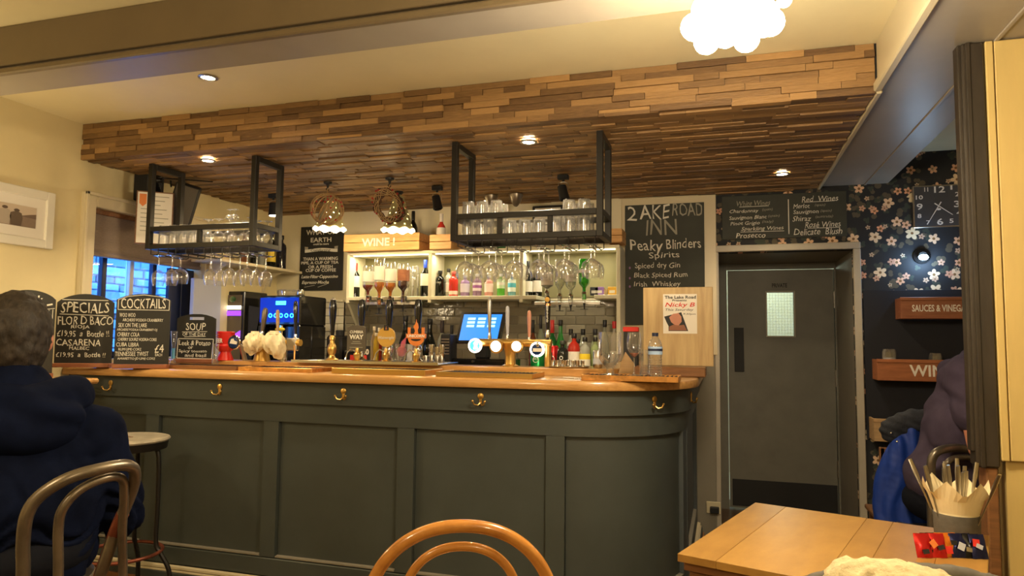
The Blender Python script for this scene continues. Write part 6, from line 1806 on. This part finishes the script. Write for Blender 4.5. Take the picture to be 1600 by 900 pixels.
ell(hr, hc - fw * .03 - Vector((0, 0, .03)), (.074, .075, .085), rotm)
def hairn(co):
    rel = co - hc; f_ = rel.dot(fw)
    cut = -.03 if f_ > .05 and rel.z < .05 else (-.014 if abs(rel.dot(rt)) > .06 and rel.z < -.02 and f_ > -.02 else 0)
    return cut + .004 * mnoise.noise(co * 60) + .004 * mnoise.noise(Vector((co.x * 150, co.y * 150, co.z * 30)))
fuse(hr, 'hair', 'hair', man, .007, 2, hairn)
for s_ in (-1, 1):
    MB().ball(hc + rt * s_ * .03 + fw * .092 + Vector((0, 0, .006)), .011, 12, 8).build('eye', 'white', man, smooth=True)
MB().ball(hc + fw * .098 - Vector((0, 0, .055)), .02, 12, 8, (.9, .9, .25)).build('mouth', 'pink', man, smooth=True)
tr_ = MB()
ell(tr_, Q(-.02, 0, .80), (.185, .15, .085), rotm)
for s_ in (-1, 1):
    hp, kn, an = Q(-.02, s_ * .10, .815), Q(.42, s_ * .15, .80), Q(.37, s_ * .15, .38)
    cap_(tr_, hp, kn, .090, .066); cap_(tr_, kn, an, .066, .052)
fuse(tr_, 'trousers', 'trousers', man, .012, 5)
for s_ in (-1, 1):
    an = Q(.36, s_ * .15, .36)
    s2 = MB(); cap_(s2, an, an - Vector((0, 0, .03)), .042, .042); cap_(s2, an - Vector((0, 0, .03)) - fw * .03, an + fw * .17 - Vector((0, 0, .045)), .042, .034)
    fuse(s2, 'shoe', 'matt', man, .01, 3)

# ---- his tall metal chair
mc = thing('bar_chair', 'tall worn grey metal chair with looped back behind the hooded person', 'chair', (bxm, bym, 0))
o_ = Vector((bxm, bym, 0))
def L(px, py, D): return onD(px, py, D) - o_
def smooth_path(P_, n=6):
    out = []
    for i in range(len(P_) - 1):
        p0, p1, p2, p3 = P_[max(i - 1, 0)], P_[i], P_[i + 1], P_[min(i + 2, len(P_) - 1)]
        for k in range(n):
            t = k / n
            out.append(.5 * ((2 * p1) + (p2 - p0) * t + (2 * p0 - 5 * p1 + 4 * p2 - p3) * t * t + (3 * p1 - p0 - 3 * p2 + p3) * t ** 3))
    out.append(P_[-1]); return out
seatL = Q(-.20, -.12, SEAT - .02); seatR = Q(-.12, .17, SEAT - .02)
outer = [L(36, 900, 1.36), L(36, 850, 1.36), L(42, 805, 1.36), L(62, 775, 1.37), L(105, 748, 1.39), L(155, 733, 1.43), L(198, 727, 1.48), L(211, 741, 1.51), L(203, 775, 1.53), L(180, 830, 1.54), L(156, 900, 1.55)]
outer = [Vector((outer[0].x, outer[0].y, SEAT - .03))] + outer + [Vector((seatR.x, seatR.y, SEAT - .03))]
MB().tube(smooth_path(outer), .0125, 10).build('back_loop', 'wornmetal', mc, smooth=True)
inner = [L(91, 900, 1.39), L(91, 830, 1.39), L(98, 795, 1.39), L(125, 765, 1.41), L(165, 747, 1.45), L(190, 748, 1.49), L(194, 775, 1.51), L(191, 830, 1.53), L(192, 900, 1.55)]
inner = [Vector((inner[0].x, inner[0].y, SEAT - .03))] + inner + [Vector((inner[-1].x, inner[-1].y, SEAT - .03))]
MB().tube(smooth_path(inner), .0095, 10).build('inner_loop', 'wornmetal', mc, smooth=True)
MB().tube([L(192, 802, 1.536), L(180, 830, 1.54), L(169, 862, 1.545), L(156, 900, 1.55)], .0134, 10).build('worn_sleeve', 'rust', mc, smooth=True, label='loop end worn to red primer')
MB().lathe([(0, SEAT - .035), (.19, SEAT - .035), (.2, SEAT - .02), (.19, SEAT - .005), (0, SEAT - .005)], tuple(Q(.0, .0, 0)), 32).build('seat', 'wornmetal', mc, smooth=True)
for (f, r) in ((.16, .16), (.16, -.16), (-.16, .16), (-.16, -.16)):
    MB().tube([Q(f * .8, r * .8, SEAT - .03), Q(f * 1.1, r * 1.1, .3), Q(f * 1.4, r * 1.4, .001)], .0125, 8).build('leg', 'wornmetal', mc, smooth=True)
MB().tube([Q(.245 * math.cos(a), .245 * math.sin(a), .27) for a in [2 * PI * k / 40 for k in range(40)]], .010, 8, True).build('foot_ring', 'rust', mc, smooth=True)

# ---- round metal stool by the bar
p = onD(207, 681, 3.58)
st = thing('bar_stool', 'round topped metal bar stool standing at the bar front', 'stool', (p.x, min(p.y, 2.86), 0)); hz = p.z
MB().lathe([(0, hz - .002), (.12, hz - .006), (.185, hz), (.2, hz - .004), (.205, hz - .012), (.2, hz - .02)], n=40).build('seat', mat('worn pale metal seat', (.42, .37, .28), .35, metal=.25, var=.3, scale=10), st, smooth=True)
MB().lathe([(.198, hz - .02), (.19, hz - .06), (.186, hz - .06)], n=40, cap=False).build('seat_skirt', 'black', st, smooth=True)
MB().tube([(.03 * math.cos(k) * (1.5 if k % 2 else 1), .012 * math.sin(k), hz + .0005) for k in range(12)], .0012, 5).build('seat_emblem', 'darkwood', st)
for k in range(4):
    a = PI / 4 + k * PI / 2 - .35; c_, s_ = math.cos(a), math.sin(a)
    MB().tube(smooth_path([Vector((.10 * c_, .10 * s_, hz - .055)), Vector((.155 * c_, .155 * s_, hz - .08)), Vector((.165 * c_, .165 * s_, hz - .3)), Vector((.165 * c_, .165 * s_, .30)), Vector((.19 * c_, .19 * s_, .24)), Vector((.235 * c_, .235 * s_, .15)), Vector((.245 * c_, .245 * s_, .012))]), .0115, 8).build('leg', 'black', st, smooth=True)
MB().tube([(.19 * math.cos(a), .19 * math.sin(a), .25) for a in [2 * PI * k / 40 for k in range(40)]], .009, 8, True).build('foot_ring', 'rust', st, smooth=True)

# ---- tall table end at left wall
c = onD(157, 590, 3.74); X1, Y1 = c.x, c.y
pt_ = thing('tall_table', 'tall oak topped table against the left wall before the bar', 'table')
MB().rbox(XL + .01, X1, Y1 - .5, Y1, 1.085, 1.115, .01).build('table_top', 'counter', pt_)
MB().rbox((XL + X1) / 2 - .03, (XL + X1) / 2 + .03, Y1 - .28, Y1 - .22, .03, 1.084, .004).build('pedestal', 'black', pt_)
MB().rbox(XL + .05, X1 - .03, Y1 - .45, Y1 - .05, 0, .03, .006).build('base', 'black', pt_)
# drinks board on it
pL = onD(-6, 590, 3.62); pR = onD(80, 590, 3.70)
k_ = 1.1155
H = onD(40, 452, 3.66).z - k_ - .026
t, W = arched('drinks_board', 'arched chalkboard with drawn cafetiere standing left of specials board', (max(pL.x, XL + .03), min(pL.y, Y1 - .02)), (max(pR.x, XL + .03), min(pR.y, Y1 - .02)), k_ + .025, H, .05, None)
bd = Board(t, -6, 452, 80, 590, W, H, -.0068)
bd.text('Drink', 18, 60, 461, 475, bold=.03, shear=.2)
bd.line(64, 484, 80, 482, .9); bd.line(65, 485, 65, 522, .9); bd.line(77, 484, 77, 522, .9); bd.line(64, 522, 78, 522, 1); bd.line(67, 477, 76, 475, 3); bd.line(71, 484, 71, 515, .6)
MB().prism([(bd.X(66.5), bd.Z(520)), (bd.X(75.5), bd.Z(520)), (bd.X(75.5), bd.Z(494)), (bd.X(66.5), bd.Z(494))], -.0074, -.0062).build('cafetiere_drawing', 'chalkdim', t)

# ---- bentwood chairs
def bentwood(label, loc, rz, ztop=.915):
    t = thing('bentwood_chair', label, 'chair', loc, rz, group='bentwood chairs')
    SH = .45; hw = .205
    def loop(w_, zt, z0, sq, lean=.10):
        out = []
        for k in range(33):
            a = PI * k / 32
            x = -w_ * math.copysign(abs(math.cos(a)) ** sq, math.cos(a)); z = zt - w_ * 1.05 + w_ * 1.05 * math.sin(a) ** .95
            out.append((x, z))
        pts_ = [Vector((-w_ * .86, -.19, z0))] + [Vector((x, -.19 - lean * (z - z0) / (zt - z0), z)) for x, z in out] + [Vector((w_ * .86, -.19, z0))]
        return smooth_path(pts_, 3)
    MB().tube(loop(hw, ztop - .0, SH + .0, .92), .0140, 12).build('back_loop', 'bentwood', t, smooth=True)
    MB().tube(loop(hw * .60, ztop - .045, SH + .0, .92, .09), .0100, 12).build('inner_loop', 'bentwood', t, smooth=True)
    MB().lathe([(0, SH - .012), (.16, SH - .010), (.19, SH + .004), (.205, SH), (.208, SH - .02), (.2, SH - .03), (0, SH - .028)], n=36).build('seat', 'bentwood', t, smooth=True)
    for x, y in ((-.15, .14), (.15, .14)):
        MB().tube([(x, y, SH - .03), (x * 1.1, y * 1.12, .2), (x * 1.3, y * 1.35, 0)], [.016, .014, .011], 10).build('leg', 'bentwood', t, smooth=True)
    for x in (-.17, .17):
        MB().tube([(x, -.185, SH + .02), (x * 1.02, -.21, .25), (x * 1.12, -.27, 0)], [.014, .014, .012], 10).build('leg', 'bentwood', t, smooth=True)
    MB().tube([(.155 * math.cos(a), .155 * math.sin(a), .24) for a in [2 * PI * k / 36 for k in range(36)]], .008, 8, True).build('leg_ring', 'bentwood', t, smooth=True)
    return t
p = onD(722, 822, 1.47)
ang = math.atan2(-p.x, p.y)
cpos = Vector((p.x, p.y, 0)) + Vector((-math.sin(ang), math.cos(ang), 0)) * .29
bw = bentwood('glossy honey bentwood chair in front of the bar, bottom centre', (cpos.x, cpos.y, 0), ang, p.z)

# ---- pine table
u_ = Vector((math.cos(R(-18.0)), math.sin(R(-18.0)), 0)); v_ = Vector((-u_.y, u_.x, 0))
FL = onZ(1180, 785, .75)
tb = thing('pine_table', 'worn honey pine dining table, bottom right', 'table', (FL.x, FL.y, 0), R(-18.0))
D_ = .77
edges = [0, .11, .375, .455, .60, .72]
random.seed(5)
for i in range(5):
    m = MB(); m.tone = (.55, .75, .6, .5, .62)[i]
    m.rbox(edges[i], edges[i + 1] - .0006, -D_, 0, .728, .75, .001)
    m.build('plank', 'table', tb)
MB().rbox(.01, .71, -D_ + .02, -.02, .700, .7275, .003).build('table_frame', 'darkwood', tb)
for x in (.05, .67):
    for y in (-D_ + .06, -.06):
        MB().rbox(x - .028, x + .028, y - .028, y + .028, 0, .6995, .004).build('leg', 'darkwood', tb)
# cutlery pot
p = onZ(1496, 846, .75)
cp = thing('cutlery_pot', 'round grey pot with knives and forks wrapped in cream napkins', 'pot', (p.x, p.y, .7505))
MB().lathe([(0, .002), (.056, 0), (.060, .006), (.063, .085), (.058, .085), (.054, .01), (0, .008)], n=28).build('pot', 'greycloth', cp, smooth=True)
vs = []; fs = []; n = 42
for j, (r, z) in enumerate(((.055, .05), (.060, .09), (.072, .13), (.088, .165))):
    for k in range(n):
        a = 2 * PI * k / n; sp = (abs(((k % 7) / 7) * 2 - 1)) if j == 3 else 0
        vs.append((r * (1 - .0 * sp) * math.cos(a), r * math.sin(a), z + (.045 * sp - .02 if j == 3 else 0)))
for j in range(3):
    for k in range(n): fs.append((j * n + k, j * n + (k + 1) % n, (j + 1) * n + (k + 1) % n, (j + 1) * n + k))
MB().add(vs, fs).build('napkins', 'napkin', cp, smooth=False)
random.seed(11)
for k in range(13):
    a = 2 * PI * k / 13 + .2; rr = .018 + .03 * (k % 2)
    a0 = Vector((rr * math.cos(a), rr * math.sin(a), .03)); lean = 1.6 + .5 * (k % 3)
    b = Vector((rr * lean * math.cos(a), rr * lean * math.sin(a), random.uniform(.21, .245)))
    nm = ('knife', 'fork', 'spoon')[k % 3]
    t = thing(nm, {'knife': 'steel knife handle standing in the grey cutlery pot', 'fork': 'steel fork handle standing in the grey cutlery pot', 'spoon': 'steel spoon handle standing in the grey cutlery pot'}[nm], 'cutlery', (p.x, p.y, .7505), group='cutlery in the grey pot')
    MB().tube([a0, a0.lerp(b, .5), a0.lerp(b, .8), b], [.0035, .004, .0105, .0085], 8, flat=.45).build('handle', 'steel', t, smooth=True)
# foil sachets
random.seed(3)
for k, (px, py, c_, lb) in enumerate(((1446, 858, 'red', 'bright red foil sachet at the left of the row before the cutlery pot'), (1457, 857, 'matt', 'black foil sachet second in the row before cutlery pot'), (1468, 858, 'red', 'red foil sachet third in the row before cutlery pot'), (1479, 857, 'orange', 'orange foil sachet fourth in the row before cutlery pot'), (1490, 857, 'orange', 'orange and black foil sachet in the middle of the row'), (1501, 858, 'darkframe', 'shiny navy foil sachet right of the orange ones'), (1512, 858, 'darkframe', 'second shiny navy foil sachet in the row'), (1523, 859, 'matt', 'black foil sachet near the right end of row'), (1533, 860, 'darkframe', 'navy foil sachet at the right end of row'))):
    q = onZ(px, py + 14, .75)
    t = thing('foil_sachet', lb, 'sachet', (q.x, q.y, .7505), R(20 + random.uniform(-8, 8)), group='foil sachets by the cutlery pot')
    m = MB(); H = .062; vs = []
    for j in range(5):
        for i in range(7):
            u = i / 6 * 2 - 1; v = j / 4
            vs.append((u * .022, -(.008 * (1 - u * u) * math.sin(PI * v)) + .02 * v + .0015 * math.sin(i * 2.3 + j * 3 + k), v * H))
    n0 = len(vs); vs += [(x, y + .014 * (1 - (x / .022) ** 2) * math.sin(PI * z / H) + .0008, z) for x, y, z in vs]
    fs = [(j * 7 + i, j * 7 + i + 1, (j + 1) * 7 + i + 1, (j + 1) * 7 + i) for j in range(4) for i in range(6)]
    fs += [tuple(n0 + q_ for q_ in reversed(f)) for f in fs]
    m.add(vs, fs)
    foil = {'red': mat('red foil', (.55, .02, .02), .22, metal=.6), 'matt': mat('black foil', (.01, .01, .012), .15, metal=.5), 'orange': mat('orange foil', (.75, .22, .02), .25, metal=.4), 'darkframe': mat('navy foil', (.02, .025, .10), .15, metal=.7)}[c_]
    m.build('foil', foil, t, smooth=True)
    MB().box((random.uniform(-.006, .006), -.0085 + .004, H * (.3 + .45 * (k * 37 % 10) / 10)), (.018, .001, .012 + .008 * (k % 2)), rx=-.3, ry=random.uniform(-.6, .6)).build('printed_band', ('matt', 'orange', 'matt', 'red', 'matt', 'greypanel', 'steel', 'red', 'greypanel')[k], t)

# ---- chair with fleece lined coat close to the camera
fc = onD(1475, 905, 1.22)
c2 = bentwood('bentwood chair under the fleece lined coat, bottom right corner', (fc.x + .09, fc.y - .20, 0), R(205), .905)
ct = thing('fleece_coat', 'grey coat with thick cream fleece lining hung over a chair', 'coat', (fc.x, fc.y, 0))
m = MB()
rnd = random.Random(4)
for k in range(15):
    u = k / 14; x = -.15 + .38 * u; z = fc.z - .038 + .022 * math.sin(u * 5 + .6) - .05 * u * u
    ell(m, (x, -.02 - .05 * u, z), (.052, .062, .05), None, 14, 10)
for k in range(11):
    u = k / 10; ell(m, (-.10 + .24 * u, -.08, fc.z - .12 - .02 * u), (.05, .05, .075), None, 14, 10)
fuse(m, 'fleece_lining', 'fleece', ct, .008, 3, lambda co: .006 * mnoise.noise(co * 55) + .004 * mnoise.noise(co * 110))
m = MB()
for k in range(12):
    u = k / 11; ell(m, (-.23 + .34 * u, .035, fc.z - .058 + .048 * math.sin(u * 2.4)), (.03, .022, .03), None, 12, 8)
for k in range(8):
    u = k / 7; ell(m, (-.16 + .32 * u, .02, fc.z - .17), (.05, .03, .11), None, 12, 8)
fuse(m, 'coat_shell', 'greycloth', ct, .009, 4, lambda co: .004 * mnoise.noise(co * 20))

# ---- person in purple grey shirt at the right
pel = onD(1470, 745, 3.20); PX, PY = pel.x, pel.y
p2 = thing('person', 'person in purple grey shirt leaning forward half behind the dark post', 'person', (PX, PY, 0))
SEAT2 = .46
f2 = Vector((.95, -.18, 0)).normalized(); r2 = Vector((f2.y, -f2.x, 0))
def Q2(f, r, z): return f2 * f + r2 * r + Vector((0, 0, z))
rot2 = Matrix((r2, f2, Vector((0, 0, 1)))).transposed()
hc2 = Q2(.36, 0, 1.26)
b_ = MB()
ell(b_, hc2, (.074, .095, .112), rot2); ell(b_, hc2 + f2 * .035 - Vector((0, 0, .055)), (.054, .065, .06), rot2)
cap_(b_, hc2 + f2 * .09, hc2 + f2 * .112 - Vector((0, 0, .028)), .010, .014, 10)
for s_ in (-1, 1): ell(b_, hc2 + r2 * s_ * .076, (.010, .02, .03), rot2, 12, 8)
cap_(b_, hc2 - Vector((0, 0, .07)), Q2(.22, 0, 1.07), .052, .055); cap_(b_, Q2(.12, 0, .98), Q2(.0, 0, .58), .07, .10)
for s_ in (-1, 1):
    sh_, el_, wr2 = Q2(.08, s_ * .18, 1.04), Q2(.115, s_ * .235, .78), Q2(.33, s_ * .16, .66)
    cap_(b_, Q2(.12, s_ * .06, 1.03), sh_, .045, .045); cap_(b_, sh_, el_, .046, .040); cap_(b_, el_, wr2, .038, .027)
    hand(b_, wr2, f2 * .9 - r2 * s_ * .3 - Vector((0, 0, .2)), Vector((0, 0, 1)), -r2 * s_, .5)
    hp, kn, an = Q2(0, s_ * .10, .53), Q2(.44, s_ * .13, .53), Q2(.42, s_ * .13, .08)
    cap_(b_, hp, kn, .07, .05); cap_(b_, kn, an, .048, .036)
fuse(b_, 'body', 'skin', p2, .009, 4)
h_ = MB()
cap_(h_, Q2(.12, 0, .99), Q2(.0, 0, .60), .12, .135); ell(h_, Q2(.11, 0, 1.02), (.19, .11, .10), rot2); ell(h_, Q2(.06, 0, .82), (.18, .125, .18), rot2); ell(h_, Q2(.0, 0, .62), (.185, .145, .12), rot2)
for s_ in (-1, 1):
    sh_, el_ = Q2(.08, s_ * .18, 1.035), Q2(.10, s_ * .215, .90)
    cap_(h_, Q2(.12, s_ * .06, 1.06), sh_, .075, .075); cap_(h_, sh_, el_, .076, .070)
cap_(h_, Q2(.14, 0, 1.06), Q2(.23, 0, 1.10), .09, .085)
p2.scale = (1.1, 1.1, 1.16)
fuse(h_, 'shirt', 'purple', p2, .01, 4, lambda co: .009 * mnoise.noise(co * 8) + .005 * math.sin(co.z * 40 + 8 * mnoise.noise(co * 5)))
hr = MB(); ell(hr, hc2 + Vector((0, 0, .014)) - f2 * .01, (.082, .10, .108), rot2)
fuse(hr, 'hair', 'hair', p2, .008, 2, lambda co: (-.03 if (co - hc2).dot(f2) > .05 and (co - hc2).z < .05 else 0) + .004 * mnoise.noise(co * 60))
for s_ in (-1, 1): MB().ball(hc2 + r2 * s_ * .03 + f2 * .09, .011, 12, 8).build('eye', 'white', p2, smooth=True)
MB().ball(hc2 + f2 * .096 - Vector((0, 0, .058)), .02, 12, 8, (.9, .9, .25)).build('mouth', 'pink', p2, smooth=True)
tr_ = MB(); ell(tr_, Q2(0, 0, .54), (.18, .15, .09), rot2)
for s_ in (-1, 1):
    hp, kn, an = Q2(0, s_ * .10, .535), Q2(.44, s_ * .13, .53), Q2(.42, s_ * .13, .10)
    cap_(tr_, hp, kn, .088, .064); cap_(tr_, kn, an, .064, .05)
fuse(tr_, 'trousers', 'trousers', p2, .014, 4)
for s_ in (-1, 1):
    an = Q2(.42, s_ * .13, .06); s2 = MB(); cap_(s2, an - f2 * .03, an + f2 * .16 - Vector((0, 0, .018)), .045, .036); fuse(s2, 'shoe', 'matt', p2, .012, 3)
# their chair: grey metal loop back
mc2 = thing('dining_chair', 'grey metal loop backed chair behind the cutlery pot', 'chair', (PX, PY, 0))
o_ = Vector((PX, PY, 0))
D2 = 2.98
ol = [L(1455, 790, D2), L(1455, 740, D2), L(1456, 718, D2), L(1466, 705, D2), L(1490, 700, D2 + .02), L(1515, 702, D2 + .04), L(1530, 708, D2 + .06), L(1540, 745, D2 + .1), L(1548, 800, D2 + .12)]
MB().tube(smooth_path([Vector((ol[0].x, ol[0].y, .43))] + ol + [Vector((ol[-1].x, ol[-1].y, .43))]), .018, 10).build('back_loop', 'wornmetal', mc2, smooth=True)
il = [L(1476, 790, D2), L(1476, 740, D2), L(1482, 721, D2), L(1500, 715, D2 + .02), L(1520, 720, D2 + .05), L(1526, 760, D2 + .08)]
MB().tube(smooth_path([Vector((il[0].x, il[0].y, .43))] + il + [Vector((il[-1].x, il[-1].y, .43))]), .013, 10).build('inner_loop', 'wornmetal', mc2, smooth=True)
MB().lathe([(0, .465), (.2, .465), (.21, .475), (.2, .488), (0, .488)], n=32).build('seat', 'wornmetal', mc2, smooth=True)
for (f, r) in ((.15, .15), (.15, -.15), (-.15, .15), (-.15, -.15)):
    MB().tube([(f * .9, r * .9, .47), (f * 1.3, r * 1.3, 0)], .0125, 8).build('leg', 'wornmetal', mc2, smooth=True)
# blue coat on a neighbouring chair
q0 = onD(1412, 735, 3.45)
cb = thing('dark_chair', 'narrow dark chair mostly hidden under the royal blue coat', 'chair', (q0.x + .01, q0.y + .02, 0))
MB().rbox(-.11, .11, .0, .02, .70, .82, .004).build('back_rail', 'darkwood', cb)
for x in (-.10, .10):
    MB().rbox(x - .012, x + .012, -.0, .022, 0, .82, .003).build('leg', 'darkwood', cb); MB().rbox(x - .012, x + .012, .30, .324, 0, .44, .003).build('leg', 'darkwood', cb)
MB().rbox(-.13, .13, -.01, .34, .44, .465, .006).build('seat', 'darkwood', cb)
bc = thing('blue_coat', 'royal blue padded coat with black collar hanging over a chair', 'coat', (q0.x, q0.y, 0))
m = MB()
TOP = onD(1425, 655, 3.45).z
for k in range(26):
    u = k / 25; z = TOP - .06 - u * .56; w2 = .06 + .075 * min(1, u * 2.0) ** .8
    ell(m, (.015 - .045 * min(1, u * 1.6), -.05 - .02 * u, z), (w2, .06, .06), None, 20, 10)
for k in range(12):
    u = k / 11; ell(m, (-.035 - .06 * u, -.085, TOP - .12 - .36 * u), (.045, .038, .05), None, 14, 10)
fuse(m, 'coat_shell', 'blue', bc, .008, 4, lambda co: .012 * mnoise.noise(Vector((co.x * 22, co.y * 8, co.z * 3.5))) + .004 * math.sin(co.x * 90 + 6 * mnoise.noise(co * 4)))
m = MB()
for k in range(14):
    u = k / 13; ell(m, (-.065 + .19 * u, -.06, TOP - .055 + .055 * math.sin(u * 2.2)), (.052, .05, .060), None, 14, 10)
fuse(m, 'collar', 'fur', bc, .008, 3, lambda co: .006 * mnoise.noise(co * 25) + .003 * math.sin(co.z * 160 + co.x * 60))
for dx, dz in ((-.075, -.06), (-.05, -.10)): MB().ball((dx, -.115, TOP + dz), .006, 8, 6).build('snap_button', 'chrome', bc)
